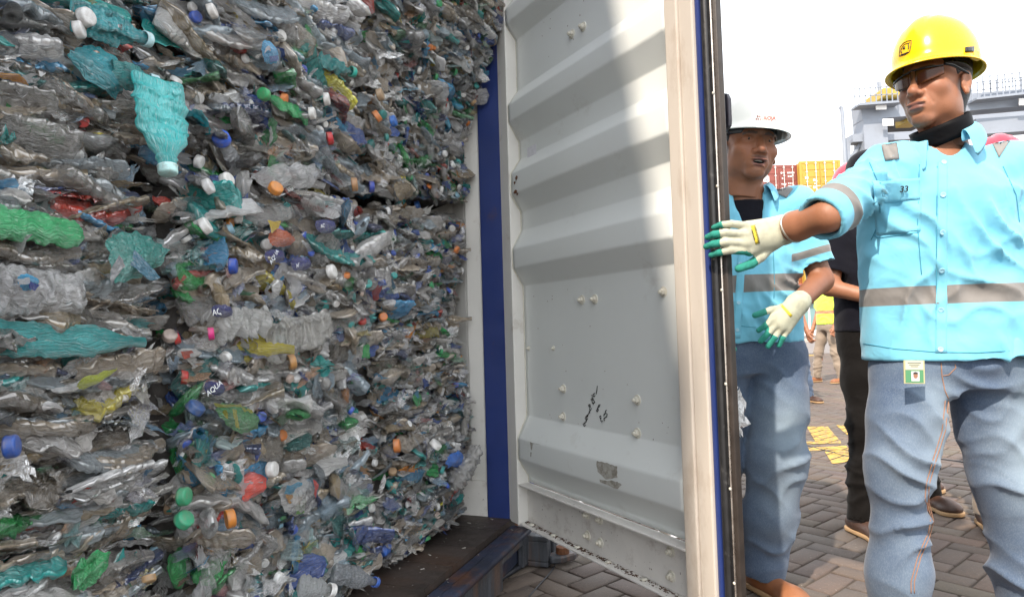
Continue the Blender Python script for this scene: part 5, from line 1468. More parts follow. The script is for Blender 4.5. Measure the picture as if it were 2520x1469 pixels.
def body_mesh(root, headM, hm, torso, limbs, mat, h=.008, hands=()):
    """one skin mesh: head (fine) plus trunk and limbs (coarser)"""
    V1, F1, lip, dark, blush = hm; V1 = xf(V1, headM)
    def f(P):
        d = torso(P)
        for pts, rs in limbs: d = sm(d, chain(P, pts, rs, .02), .03)
        return d
    A = np.concatenate([np.array(p) for p, _ in limbs]); lo = A.min(0) - .12; hi = A.max(0) + .12
    V2, F2 = surface(f, lo, hi, h, 1)
    for g_, lo_, hi_ in hands:
        V3, F3 = surface(g_, lo_, hi_, .0035, 1); F2 = np.concatenate([F2, F3 + len(V2)]); V2 = np.concatenate([V2, V3])
    z = np.zeros(len(V2)); V = np.concatenate([V1, V2]); Fq = np.concatenate([F1, F2 + len(V1)])
    return put('body', V, Fq, mat, root, attrs={'lip': np.concatenate([lip, z]), 'dark': np.concatenate([dark, z]), 'blush': np.concatenate([blush, z])})
def glove(root, palm, fingers, dip_c, wrist, back_n, thumb_r=.013, h=.0026, cuff=None, name='glove'):
    f = hand_field(fingers, palm=palm)
    pts = np.concatenate([np.array(p) for p, _ in fingers] + [np.array([a, b]) for a, b, _, _ in palm]); lo, hi = pts.min(0)-.05, pts.max(0)+.05
    def g(P):
        d = f(P)
        if cuff is not None: 
            a, b, ra, rb = cuff; n = (b-a)/np.linalg.norm(b-a)
            e = np.maximum(cone(P, a, b, ra, rb), plane(P, b, n)); d = sm(d, e, .01)
        return d
    if cuff is not None: lo = np.minimum(lo, cuff[1]-.05); hi = np.maximum(hi, cuff[1]+.05)
    V, Fq = surface(g, lo, hi, h, 1)
    # dip: rubber near the tips and on the palm side
    dip = -np.ones(len(V))
    V32 = V.astype(np.float32)
    for (p, r), L in zip(fingers, dip_c):
        tip = np.asarray(p[-1]); dip = np.maximum(dip, L - np.linalg.norm(V - tip, axis=1))
    pc = np.asarray(palm[0][0]); N = normals(V, Fq)
    dip = np.maximum(dip, np.where((N @ np.asarray(back_n)) < -.25, .01, -1))
    fn = np.array([0.]) 
    return put(name, V, Fq, MT['glove'], root, attrs={'dip': dip})
def rest_glove(root, W, E_, sg=1, h=.0035):
    n = (W - E_)/np.linalg.norm(W - E_); sd = np.array([sg*1., 0, 0]); up_ = np.cross(sd, n); up_ /= np.linalg.norm(up_); sd = np.cross(n, up_)
    fs = []
    for i_, o_ in enumerate((-.030, -.010, .011, .030)):
        b_ = W + n*.09 + up_*o_; fs.append(([v3(b_), v3(b_ + n*.034 + sd*.006), v3(b_ + n*(.058 - .005*abs(i_-1)) + sd*.020), v3(b_ + n*.068 + sd*.036)], .0112))
    fs.append(([v3(W + n*.03 + up_*.026), v3(W + n*.065 + up_*.054), v3(W + n*.095 + up_*.058 + sd*.010)], .0130))
    pal = [(v3(W), v3(W + n*.09 + up_*.022), .030, .018), (v3(W), v3(W + n*.09 - up_*.024), .030, .018)]
    return glove(root, pal, fs, [.034]*5, W, tuple(-sd), cuff=(v3(W), v3(W - n*.045), .034, .035), h=h)
def flat_text(root, txt, p, x, z, size, mat, name, thick=.0005, align='CENTER', bold=False):
    """text on a small plane: x = reading direction, z = outward normal"""
    cu = bpy.data.curves.new(name, 'FONT'); cu.body = txt; cu.size = size; cu.extrude = thick; cu.align_x = align; cu.align_y = 'CENTER'
    if bold: cu.offset = size*.018
    tmp = bpy.data.objects.new(name, cu); me = bpy.data.meshes.new_from_object(tmp); bpy.data.objects.remove(tmp); bpy.data.curves.remove(cu)
    x = Vector(x).normalized(); z = Vector(z); z = (z - x*z.dot(x)).normalized(); y = z.cross(x)
    me.transform(Matrix.Translation(Vector(p) - Vector(root.location)) @ Matrix((x, y, z)).transposed().to_4x4())
    me.name = name; me.materials.clear()
    return obj(name, me, mat, root)
def patch(root, name, pts, mat, th=.0015, n=None, crown=0.):
    """small slab through world points, thickened along n"""
    P = [Vector(p) - Vector(root.location) for p in pts]; n = Vector(n).normalized()
    m = MB(); bm = m.bm; a = [bm.verts.new(p) for p in P]; b = [bm.verts.new(p + n*th) for p in P]
    bm.faces.new(a[::-1]); bm.faces.new(b)
    for i in range(len(a)): bm.faces.new([a[i], a[(i+1) % len(a)], b[(i+1) % len(a)], b[i]])
    return m.build(name, mat, root)
from mathutils.bvhtree import BVHTree
def surf_hit(o, u, v, off=.001):
    """front surface of a placed mesh where the photo shows it: position and normal (world)"""
    loc = o.matrix_world.translation if o.parent is None else Vector(o.parent.location)
    me = o.data; T = BVHTree.FromPolygons([vv.co for vv in me.vertices], [list(p.vertices) for p in me.polygons])
    d = Vector(ray(u, v)).normalized(); hit = T.ray_cast(Vector(CAM) - loc, d)
    if hit[0] is None: return None
    n = hit[1] if hit[1].dot(d) < 0 else -hit[1]
    return hit[0] + loc + n*off, n
class OnSurf:
    def __init__(s, o):
        s.loc = Vector(o.parent.location); me = o.data; s.T = BVHTree.FromPolygons([v.co.copy() for v in me.vertices], [list(p.vertices) for p in me.polygons])
    def hit(s, u, v, off=.001):
        d = Vector(ray(u, v)).normalized(); h = s.T.ray_cast(Vector(CAM) - s.loc, d)
        if h[0] is None: return None
        n = h[1] if h[1].dot(d) < 0 else -h[1]
        return h[0] + s.loc + n*off, n
    def drape(s, root, name, quad, mat, nu=10, nv=10, off=.0015, th=.0012):
        """patch that follows the cloth: quad = four pixel corners"""
        V = []
        a, b, c, d = [np.array(q, float) for q in quad]; ok = True; last = None
        for f_ in (.5, .3, .7, .1, .9):
            q = a*(1-f_)*(1-f_) + b*f_*(1-f_) + c*f_*f_ + d*(1-f_)*f_; h = s.hit(q[0], q[1], off)
            if h: last = h[0]; break
        if last is None: return None
        for i in range(nu):
            for j in range(nv):
                s_, t_ = i/(nu-1), j/(nv-1); q = a*(1-s_)*(1-t_) + b*s_*(1-t_) + c*s_*t_ + d*(1-s_)*t_
                h = s.hit(q[0], q[1], off); 
                if h is None: h = (last, None)
                last = h[0]; V.append(tuple(h[0] - Vector(root.location)))
        o = obj(name, mesh_np(name, np.array(V), grid_quads(nu, nv, False), smooth=True), mat, root)
        m_ = o.modifiers.new('t', 'SOLIDIFY'); m_.thickness = th; m_.offset = 1
        return o
    def line(s, root, name, pts, r, mat, off=.0008, sub_=6):
        P = []
        for a, b in zip(pts[:-1], pts[1:]):
            for k in range(sub_):
                t = k/sub_; h = s.hit(a[0]+(b[0]-a[0])*t, a[1]+(b[1]-a[1])*t, off)
                if h: P.append(h[0] - Vector(root.location))
        if len(P) < 2: return None
        m = MB(); m.tube(P, r, 5); return m.build(name, mat, root, smooth=True)
    def button(s, root, u, v, r=.0055, mat=None, off=.0008):
        h = s.hit(u, v, off)
        if h is None: return
        m = MB(); q = h[1].to_track_quat('Z', 'Y').to_matrix().to_4x4()
        m.lathe([(.0001, 0), (r, 0), (r, .0012), (r*.8, .0018), (r*.6, .0010), (.0001, .0010)], n=14, M=Matrix.Translation(h[0] - Vector(root.location)) @ q)
        return m.build('button', mat or MT['button'], root, smooth=True)
MT['stitch'] = plain('shirt_seam', (.045, .25, .36), .9); MT['jstitch'] = plain('jeans_thread', (.30, .16, .10), .9)
MT['yellowprint'] = plain('yellow_print', (.62, .48, .03), .6); MT['darkprint'] = plain('dark_print', (.02, .02, .02), .6)

def worker_one():
    root = empty('person', (1.09, 1.72, 0), 0, 'worker in yellow helmet, dark glasses and aqua shirt, gloved hand on the door edge', 'person')
    C = A3(2325, 700, 1.74); cx, cy = float(C[0]), float(C[1])
    yaw = rad(-10)
    secs = [(.838, cx+.008, cy, .212, .140), (.93, cx+.004, cy, .208, .138), (1.05, cx, cy, .204, .134), (1.18, cx, cy, .204, .130), (1.27, cx, cy, .190, .118), (1.335, cx-.002, cy+.005, .130, .090), (1.375, cx-.004, cy+.012, .082, .074), (1.40, cx-.004, cy+.014, .066, .064)]
    SR = A3(2188, 422, 1.74); SL = A3(2478, 418, 1.76)
    ER = A3(2030, 537, 1.60); WR = A3(1928, 566, 1.735)
    HR = ER + (WR-ER)*.10
    EL = A3(2585, 640, 1.74); WL = A3(2600, 850, 1.66); HL = SL + (EL-SL)*.92
    F_ = [((SR + HR)/2, (.45, .5, .6), .040, .0065, .12, .2), (SR + v3((-.02, -.05, -.04)), (1, .1, .5), .040, .007, .11, .6), (v3((cx-.15, cy-.10, 1.20)), (1, 0, .35), .05, .006, .13, .1),
          (v3((cx-.12, cy-.12, .93)), (1, 0, -.3), .07, .007, .15, .4), (v3((cx+.10, cy-.12, .94)), (1, 0, .3), .07, .008, .18, .9), (v3((cx+.08, cy-.12, 1.14)), (.8, 0, .7), .07, .008, .15, .3),
          (v3((cx+.15, cy-.1, 1.28)), (.9, 0, -.5), .05, .007, .10, .7), (v3((cx, cy-.12, 1.06)), (.35, 0, 1), .09, .005, .2, .15), (SL + v3((.03, -.05, -.12)), (1, 0, .3), .035, .007, .10, .5),
          (v3((cx-.12, cy-.12, 1.05)), (.9, 0, .6), .06, .006, .10, .75), (v3((cx+.16, cy-.10, 1.04)), (.7, 0, -.6), .05, .007, .13, .05)]
    nb = v3((cx-.002, cy-.115, 1.275))
    vn = [((v3((cx-.004, cy-.02, 1.42)), v3((cx-.004, cy+.01, 1.34))), (.058, .050)), ((v3((cx-.002, cy-.13, 1.285)), v3((cx-.004, cy-.09, 1.40))), (.004, .050))]
    n_arm = (HR - SR)/np.linalg.norm(HR - SR)
    shirt = shirt_part(root, secs, yaw, [SR, SL], [(SR, ER, HR, .066, .062), (SL, EL, HL, .066, .070)],
        [('z', 1.004, .046), ('p', HR - n_arm*.062, n_arm, .032, .14)], F_, h=.006, vneck=vn)
    S = OnSurf(shirt)
    # epaulette tapes
    for q in ([(2168, 352), (2206, 346), (2212, 392), (2178, 396)], [(2445, 330), (2490, 342), (2458, 390), (2440, 350)]):
        S.drape(root, 'shoulder_tape', q, MT['tape'], 8, 8)
    # placket, pocket, flap, buttons
    S.drape(root, 'placket', [(2308, 400), (2332, 400), (2330, 868), (2302, 868)], MT['shirt'], 5, 46, .0010, .0012)
    pk = S.drape(root, 'chest_pocket', [(2150, 478), (2268, 470), (2265, 568), (2158, 578)], MT['shirt'], 14, 14, .0012, .0016)
    fl = S.drape(root, 'pocket_flap', [(2145, 448), (2262, 438), (2263, 492), (2150, 500)], MT['shirt'], 14, 8, .0035, .002)
    for o_ in root.children:
        if o_.name.split('.')[0] in ('placket', 'chest_pocket', 'pocket_flap'): fattr(o_.data, 'band', -np.ones(len(o_.data.vertices)))
    for v_ in (401, 480, 572, 665, 762, 860): S.button(root, 2322 - (v_-400)*.018, v_, .0068, off=.0026)
    for pts in ([(2150, 578), (2160, 586), (2262, 572), (2266, 470)], [(2262, 405), (2258, 560), (2270, 700)], [(2306, 410), (2303, 865)], [(2125, 845), (2200, 858), (2300, 866), (2400, 868), (2500, 862)],
                [(2140, 400), (2160, 450), (2168, 540), (2140, 600)], [(2152, 452), (2260, 443)], [(2468, 410), (2500, 480), (2510, 560)]):
        S.line(root, 'seam', pts, .0011, MT['stitch'])
    h_ = S.hit(2220, 464, .0105)
    if h_: flat_text(root, '33', h_[0], (1, 0, .03), h_[1], .022, MT['darkprint'], 'pocket_number', bold=True)
    fg = S.hit(2020, 462, .001)
    collar(root, (cx-.002, cy+.006), rad(-14), .082, 1.396, 50, .060, 'shirt', tilt=.26, h=.056)
    # head
    HP = Vector(A3(2306, 208, 1.735)) + Vector((.0, .012, 0)); HM = head_frame(HP, rad(-60), rad(-3), rad(-2)) @ Matrix.Diagonal((.94, .97, 1.02, 1))
    hm = head_mesh(wide=.98, h=.0026, stubble=1.)
    tor = lambda P: loft(P, [(.84, cx, cy, .17, .10), (1.25, cx, cy, .16, .09), (1.33, cx, cy, .10, .07), (1.40, cx-.002, cy+.012, .052, .052), (1.425, cx-.002, cy+.012, .050, .050)], yaw)
    hipR, hipL = v3((cx-.09, cy, .84)), v3((cx+.09, cy, .84))
    fR, fL = A3(2200, 1640, 1.72), A3(2560, 1640, 1.75)
    body_mesh(root, HM, hm, tor, [((SR, ER + (SR-ER)*.05, ER*.35 + WR*.65, WR), (.046, .037, .036, .029)), ((SL, EL, WL), (.05, .042, .03)), ((hipR, v3((fR[0], fR[1], .12))), (.07, .04)), ((hipL, v3((fL[0], fL[1], .12))), (.07, .04))], MT['skin'], .0065)
    hv, hf = hair_mesh(.98); put('hair', xf(hv, HM), hf, MT['hair'], root)
    # helmet tilted forward
    hat = hard_hat(HM @ Matrix.Translation((0, .014, .056)) @ Matrix.Rotation(rad(1), 4, 'X') @ Matrix.Rotation(rad(-1), 4, 'Y') @ Matrix.Diagonal((.90, .88, .96, 1)), root, MT['yellow_hat'], peak=.042)
    SH = OnSurf(hat)
    o_ = 6
    em = [(2239, 102), (2230, 103), (2220, 108), (2212, 118), (2210, 139), (2224, 136), (2234, 130), (2237, 118)]
    sh_ = lambda L_: [(a_ + o_, b_) for a_, b_ in L_]
    for L_, r_ in ((em + [em[0]], .0010), ([(2236, 107), (2222, 111), (2215, 121), (2214, 132)], .0008), ([(2218, 116), (2214, 126), (2216, 133)], .0011), ([(2231, 110), (2233, 117), (2231, 124)], .0012), ([(2219, 122), (2222, 116), (2223, 122), (2220, 123)], .0013), ([(2214, 136), (2224, 133), (2233, 129)], .0012)):
        SH.line(root, 'badge', sh_(L_), r_, MT['darkprint'], .0040)
    SH.drape(root, 'helmet_clip', [(2372, 119), (2392, 117), (2392, 130), (2372, 131)], MT['glassesframe'], 4, 4, .002, .004)
    # glasses
    g = MB(); fr = MB()
    loc = Matrix.Translation(-Vector(root.location)) @ HM
    for sx in (-1, 1):
        rows = []
        for j in range(7):
            t = j/6; row = []
            for i in range(10):
                s_ = i/9; x = .007 + .060*s_; z = .022 - t*(.038 - .016*s_**2) ; y = -.1035 + 3.2*x*x*2.1 + .002*t - (0 if s_ > .05 else 0)
                row.append(loc @ Vector((sx*x, y - .003, z - .007)))
            rows.append(row)
        for a, b in zip(rows[:-1], rows[1:]):
            for i in range(9): g.bm.faces.new([g.bm.verts.new(p) for p in (a[i], a[i+1], b[i+1], b[i])])
        fr.tube([loc @ Vector((sx*(.004 + .063*s_), -.1080 + 6.7*(.004+.063*s_)**2 , .0165 - .002*s_)) for s_ in np.linspace(0, 1, 9)], .0022, 6)
        fr.tube([loc @ Vector(p) for p in ((sx*.067, -.074, .0205), (sx*.078, -.055, .016), (sx*.083, -.02, .010), (sx*.083, .012, .008), (sx*.078, .03, -.006))], [.0045, .0045, .0035, .003, .002], 8)
    fr.tube([loc @ Vector(p) for p in ((-.010, -.104, .014), (-.004, -.107, .018), (.004, -.107, .018), (.010, -.104, .014))], .0018, 6)
    bmesh.ops.remove_doubles(g.bm, verts=g.bm.verts, dist=.0004)
    lens = g.build('lens', MT['lens'], root, smooth=True); lens.modifiers.new('t', 'SOLIDIFY').thickness = .0015
    fr.build('glasses_frame', MT['glassesframe'], root, smooth=True)
    # neck gaiter
    ellband(root, 'neck_gaiter', Vector(A3(2318, 326, 1.738)), (-.40, -.10, 1), .071, .069, .050, MT['gaiter'], .004, wob=.015)
    # gloved hand on the door edge (back of the hand towards the camera)
    W = WR; Yh = 1.725
    K = [A3(1842, 556, Yh-.018), A3(1832, 578, Yh-.022), A3(1834, 599, Yh-.022), A3(1845, 618, Yh-.016)]
    Mid = [A3(1800, 551, Yh-.030), A3(1785, 573, Yh-.034), A3(1785, 596, Yh-.034), A3(1797, 616, Yh-.030)]
    Dst = [A3(1775, 553, Yh-.024), A3(1757, 577, Yh-.028), A3(1755, 601, Yh-.028), A3(1768, 622, Yh-.024)]
    Tip = [A3(1757, 560, Yh-.006), A3(1741, 584, Yh-.010), A3(1738, 607, Yh-.010), A3(1750, 628, Yh-.008)]
    fing = [([k, m, d, t], r) for k, m, d, t, r in zip(K, Mid, Dst, Tip, (.0105, .0118, .0120, .0112))]
    th = ([A3(1893, 608, Yh+.004), A3(1872, 632, Yh-.004), A3(1848, 650, Yh-.006), A3(1818, 661, Yh-.008)], .0150)
    fing.append(th)
    pal = [(W, K[1], .030, .016), (W, K[2], .030, .016), (W + v3((0, 0, .014)), K[0], .024, .0135), (W - v3((0, 0, .012)), K[3], .026, .0135), (A3(1895, 588, Yh), A3(1860, 590, Yh-.01), .032, .024)]
    cf = W + (ER - W)*.16
    glove(root, pal, fing, [.030, .038, .040, .034, .050], W, (-.2, -1, .1), cuff=(W, cf, .036, .036), name='glove')
    gl = [o_ for o_ in root.children if o_.name.startswith('glove')][0]
    SG = OnSurf(gl)
    SG.drape(root, 'glove_label', [(1847, 556), (1857, 554), (1869, 598), (1859, 601)], MT['yellowprint'], 5, 8, .0008, .0006)
    for txt_, uu, vv, sz_ in (('SAFETY JOGGER', 1862, 577, .0068), ('SAFETY SHOES', 1853, 578, .0042)):
        h_ = SG.hit(uu, vv, .0022)
        if h_: flat_text(root, txt_, h_[0], (.22, 0, -1), (-.1, -1, 0), sz_, MT['darkprint'], 'glove_lettering')
    rest_glove(root, WL, EL, -1)
    # bracelet
    bc = cf + (ER-W)*.12; ax_ = (ER-W); m = MB(); q = Vector(ax_).to_track_quat('Z', 'Y').to_matrix().to_4x4()
    m.tube([Matrix.Translation(Vector(bc) - Vector(root.location)) @ q @ Vector((.041*math.cos(a), .039*math.sin(a), .004*math.sin(a*2))) for a in np.linspace(0, 2*math.pi, 30)], .0032, 8)
    m.build('bracelet', MT['bracelet'], root, smooth=True)
    # jeans
    hR, hL = v3((cx-.095, cy, .80)), v3((cx+.098, cy+.01, .80))
    kR, kL = A3(2214, 1150, 1.66), A3(2474, 1170, 1.70)
    aR, aL = A3(2192, 1600, 1.72), A3(2545, 1610, 1.76)
    aR[2] = .05; aL[2] = .05
    mR = (kR + aR)/2 + v3((0, -.015, 0)); mL = (kL+aL)/2 + v3((0, -.01, 0))
    FF = [(kR + v3((.01, -.05, .02)), (.45, 0, 1), .06, .011, .10, .3), (kR + v3((0, -.05, -.11)), (-.35, 0, 1), .07, .013, .09, .1), ((kR+hR)/2 + v3((.05, -.06, 0)), (.7, 0, 1), .055, .008, .11, .6), (mR + v3((.01, -.04, -.05)), (.6, 0, 1), .07, .011, .11, .8),
          (v3((cx, cy-.12, .76)), (.2, 0, 1), .04, .007, .09, .2), (v3((cx+.03, cy-.10, .68)), (-.8, 0, 1), .05, .008, .09, .4), (kL + v3((0, -.06, -.02)), (-.5, 0, 1), .055, .011, .11, .5), (kL + v3((0, -.05, .16)), (.5, 0, 1), .06, .008, .12, .9), (mL, (.4, 0, 1), .065, .012, .12, .3)]
    trousers(root, (.76, .875, cx, cy+.005, .178, .122, yaw), [([hR, hR*.45+kR*.55, kR, mR, aR], [.094, .082, .070, .065, .070]), ([hL, hL*.45+kL*.55, kL, mL, aL], [.094, .082, .071, .066, .070])], FF, h=.0062,
             fades=[(v3((cx-.10, cy-.10, .66)), (.06, .1, .16), .65), (v3((cx+.12, cy-.10, .66)), (.07, .1, .17), .6), (kR + v3((-.01, -.06, .0)), (.06, .1, .1), .35), (kL + v3((0, -.06, 0)), (.06, .1, .1), .35), (mR + v3((0, -.05, 0)), (.06, .1, .12), .25), (mL + v3((0, -.05, 0)), (.06, .1, .12), .25)],
             seams=None)
    jn = [o_ for o_ in root.children if o_.name.startswith('jeans')][0]; SJ = OnSurf(jn)
    for dx in (-4, 4):
        SJ.line(root, 'leg_seam', [(2330+dx, 985), (2322+dx, 1060), (2300+dx, 1130), (2283+dx, 1190), (2280+dx, 1230), (2297+dx, 1262), (2288+dx, 1310), (2262+dx, 1370), (2246+dx, 1430), (2246+dx, 1466)], .0012, MT['jstitch'], .0004, 5)
    SJ.line(root, 'fly_seam', [(2350, 896), (2352, 905), (2335, 922), (2318, 925)], .0012, MT['jstitch'], .0004)
    SJ.line(root, 'fly_seam', [(2316, 893), (2318, 925), (2325, 960), (2336, 985)], .0014, MT['jstitch'], .0004)
    for a_, n_ in ((aR, 'r'), (aL, 'l')): shoe(root, a_, (-.15, -1), mat='darkleather', boot=True)
    # badge hanging under the hem
    bp = Vector(A3(2249, 915, 1.585)); n = Vector((-.1, -1, .08)); x = Vector((1, -.1, -.03)).normalized(); y = Vector((.03, 0, 1))
    def R4(w0, w1, z0, z1):
        w0, w1, z0, z1 = (q_*.84 for q_ in (w0, w1, z0, z1)); return [bp + x*w0 + y*z0, bp + x*w1 + y*z0, bp + x*w1 + y*z1, bp + x*w0 + y*z1]
    patch(root, 'identity_card', R4(-.028, .028, -.033, .033), plain('card', (.42, .40, .22), .4), .002, n)
    patch(root, 'card_header', R4(-.024, .024, .006, .031), plain('card_top', (.55, .55, .42), .4), .0028, n)
    patch(root, 'card_green', R4(-.024, .024, -.030, .005), plain('card_green', (.08, .25, .12), .4), .0028, n)
    patch(root, 'card_photo', R4(-.009, .013, -.026, .002), plain('card_photo', (.55, .55, .55), .4), .0034, n)
    patch(root, 'card_face', [bp + x*(.002 + .005*math.cos(t)) + y*(-.009 + .0065*math.sin(t)) for t in np.linspace(0, 6.0, 10)], plain('card_face', (.30, .15, .09), .5), .0040, n)
    patch(root, 'card_hair', [bp + x*(.002 + .0055*math.cos(t)) + y*(-.005 + .005*math.sin(t)) for t in np.linspace(0, 3.14, 8)], MT['darkprint'], .0043, n)
    for k_, l_ in enumerate((.026, .021, .016)):
        patch(root, 'card_text', R4(-.018 + .004*k_, .018 - .004*k_, l_ - .0016, l_), MT['darkprint'], .0033, n)
    return root
W1 = worker_one()
# ============================================================ second worker and the people behind
def worker_two():
    root = empty('person', (.85, 2.38, 0), 0, 'worker in a white helmet and aqua shirt standing behind the door edge, mouth open', 'person')
    Yb = 2.40
    C = A3(1842, 700, Yb); cx, cy = float(C[0]), float(C[1]); yaw = rad(8)
    secs = [(.872, cx, cy, .190, .128), (.95, cx, cy, .188, .130), (1.05, cx, cy, .184, .128), (1.18, cx, cy, .186, .122), (1.26, cx, cy, .180, .112), (1.33, cx, cy+.004, .146, .096), (1.385, cx-.004, cy+.010, .098, .084), (1.425, cx-.005, cy+.012, .076, .070)]
    SL = A3(1958, 508, Yb); SR = A3(1722, 512, Yb)
    EL = A3(2020, 690, Yb-.02); WL = A3(1962, 748, Yb-.19); HL = SL + (EL-SL)*.80
    ER = A3(1690, 690, Yb); HR = SR + (ER-SR)*.8; WR = A3(1740, 800, Yb-.2)
    F_ = [(v3((cx+.10, cy-.11, 1.02)), (.5, 0, 1), .06, .006, .14, .3), (v3((cx+.10, cy-.10, 1.22)), (1, 0, -.5), .06, .005, .12, .5), (v3((cx-.04, cy-.12, 1.08)), (.9, 0, .7), .07, .005, .15, .9), (v3((cx, cy-.12, .93)), (1, 0, .2), .08, .004, .15, .1), ((SL+HL)/2, (.3, 0, 1), .05, .004, .1, .7), (v3((cx+.15, cy-.05, 1.10)), (.2, 0, 1), .05, .006, .12, .2)]
    n_ = (HL - SL)/np.linalg.norm(HL - SL)
    vn = [((v3((cx-.006, cy-.02, 1.42)), v3((cx-.006, cy+.006, 1.33))), (.062, .054)), ((v3((cx-.012, cy-.13, 1.20)), v3((cx-.008, cy-.085, 1.385))), (.004, .060))]
    shirt = shirt_part(root, secs, yaw, [SR, SL], [(SR, ER, HR, .064, .066), (SL, EL, HL, .064, .068)], [('z', 1.083, .060, .02), ('p', HL - n_*.045, n_, .026, .13), ('p', HR - n_*.05, n_, .026, .13)], F_, h=.0075, vneck=vn)
    S = OnSurf(shirt)
    S.drape(root, 'shoulder_tape', [(1915, 448), (1952, 466), (1935, 488), (1900, 472)], MT['tape'], 7, 7)
    pl = S.drape(root, 'placket', [(1822, 545), (1840, 545), (1822, 832), (1802, 832)], MT['shirt'], 4, 30, .0012, .0014)
    if pl: fattr(pl.data, 'band', -np.ones(len(pl.data.vertices)))
    for v_ in (560, 650, 745, 812): S.button(root, 1826 - (v_-560)*.05, v_, .0065, off=.003)
    for pts in ([(1805, 800), (1880, 808), (1960, 806)], [(1900, 560), (1906, 700), (1900, 800)]): S.line(root, 'seam', pts, .0011, MT['stitch'])
    collar(root, (cx-.005, cy+.012), rad(-8), .090, 1.412, 84, .062, 'shirt', h=.062)
    HP = Vector(A3(1843, 362, Yb-.05)); HM = head_frame(HP, rad(3), rad(0), rad(8)) @ Matrix.Diagonal((1.07, 1.07, 1.07, 1))
    hm = head_mesh(wide=1.10, open_mouth=1.0, h=.0032, moustache=True, stubble=.4)
    tor = lambda P: loft(P, [(.84, cx, cy, .16, .10), (1.22, cx, cy, .15, .09), (1.33, cx, cy, .10, .07), (1.38, cx-.002, cy+.008, .078, .072), (1.43, cx-.001, cy-.002, .066, .065), (1.475, cx, cy-.008, .056, .056)], yaw)
    K1, K2 = v3((cx+.085, cy, .84)), v3((cx-.095, cy, .84))
    a1, a2 = A3(1878, 1398, Yb-.03), A3(1760, 1390, Yb+.02); a1[2] = .06; a2[2] = .06
    body_mesh(root, HM, hm, tor, [((SL, EL, WL), (.046, .041, .030)), ((SR, ER, WR), (.046, .041, .030)), ((K1, a1), (.07, .04)), ((K2, a2), (.07, .04))], MT['skin2'], .008)
    und = lambda P: np.maximum(loft(P, [(1.10, cx, cy-.004, .166, .102), (1.22, cx, cy-.004, .160, .100), (1.32, cx, cy-.002, .124, .084), (1.385, cx-.004, cy+.004, .078, .074)], yaw), -P[:, 2] + 1.1)
    V, Fq = surface(und, (cx-.2, cy-.15, 1.08), (cx+.2, cy+.15, 1.40), .008, 1); put('undershirt', V, Fq, MT['blackcloth'], root, attrs={'band': -np.ones(len(V))})
    hv, hf = hair_mesh(1.10); put('hair', xf(hv, HM), hf, MT['hair'], root)
    # eyes and teeth
    m = MB(); mi = MB(); loc = Matrix.Translation(-Vector(root.location))
    for sx in (-1, 1):
        c = loc @ HM @ Vector((sx*.031*1.10, -.0795, .0012))
        bmesh.ops.create_uvsphere(m.bm, u_segments=14, v_segments=10, radius=.0090, matrix=Matrix.Translation(c))
        dcam = (Vector(CAM) - (HM @ Vector((sx*.031, -.08, 0)))).normalized()
        bmesh.ops.create_uvsphere(mi.bm, u_segments=12, v_segments=8, radius=.0054, matrix=Matrix.Translation(c + dcam*.0048))
    m.build('eyes', MT['eye_white'], root, smooth=True); mi.build('iris', MT['iris'], root, smooth=True)
    m = MB(); 
    for k in range(-3, 4):
        c = loc @ HM @ Vector((k*.0042, -.0915 + abs(k)*.0006, -.0705)); bmesh.ops.create_cube(m.bm, size=1, matrix=Matrix.Translation(c) @ HM.to_3x3().to_4x4() @ Matrix.Diagonal((.0038, .003, .0038, 1)))
    m.build('teeth', MT['teeth'], root)
    hat = hard_hat(HM @ Matrix.Translation((0, .010, .060)) @ Matrix.Rotation(rad(4), 4, 'X') @ Matrix.Diagonal((1.0, .97, .98, 1)), root, MT['white_hat'], peak=.040)
    SH = OnSurf(hat)
    h_ = SH.hit(1893, 292, .0045)
    if h_: flat_text(root, 'KOJA', h_[0], (1, .25, .02), h_[1], .019, plain('red_print', (.42, .10, .08), .5), 'helmet_lettering', bold=True)
    for (u, v) in ((1863, 288), (1868, 288), (1860, 295), (1865, 295), (1870, 295), (1875, 295)):
        SH.drape(root, 'helmet_mark', [(u, v-2), (u+3, v-2), (u+3, v+2), (u, v+2)], plain('red_print2', (.42, .14, .12), .5), 2, 2, .0042, .0008)
    # gloved left hand, back towards the camera
    W = WL; Yh = Yb - .20
    K = [A3(1903, 783, Yh-.02), A3(1911, 797, Yh-.024), A3(1922, 806, Yh-.022), A3(1936, 812, Yh-.014)]
    M_ = [A3(1885, 800, Yh-.03), A3(1892, 818, Yh-.034), A3(1906, 830, Yh-.030), A3(1926, 832, Yh-.022)]
    T = [A3(1867, 813, Yh-.022), A3(1872, 839, Yh-.024), A3(1890, 852, Yh-.020), A3(1917, 850, Yh-.014)]
    fing = [([k, m_, t], r) for k, m_, t, r in zip(K, M_, T, (.0108, .0118, .0115, .0105))]
    fing.append(([A3(1925, 758, Yh), A3(1898, 762, Yh-.012), A3(1858, 776, Yh-.016)], .0125))
    pal = [(W, K[1], .030, .016), (W, K[2], .030, .016), (W + v3((-.010, 0, .004)), K[0], .024, .014), (W + v3((.010, 0, -.004)), K[3], .025, .014)]
    cf = W + (EL - W)*.15
    glove(root, pal, fing, [.034, .040, .042, .036, .040], W, (0, -1, .1), cuff=(W, cf, .035, .036), h=.003)
    gl = [o_ for o_ in root.children if o_.name.startswith('glove')][0]; SG = OnSurf(gl)
    SG.drape(root, 'glove_label', [(1918, 750), (1924, 748), (1950, 776), (1945, 781)], MT['yellowprint'], 5, 6, .0008, .0006)
    rest_glove(root, WR, ER, 1)
    # jeans
    h1, h2 = v3((cx+.088, cy, .82)), v3((cx-.098, cy, .82)); k1, k2 = A3(1912, 1130, Yb-.08), A3(1762, 1120, Yb)
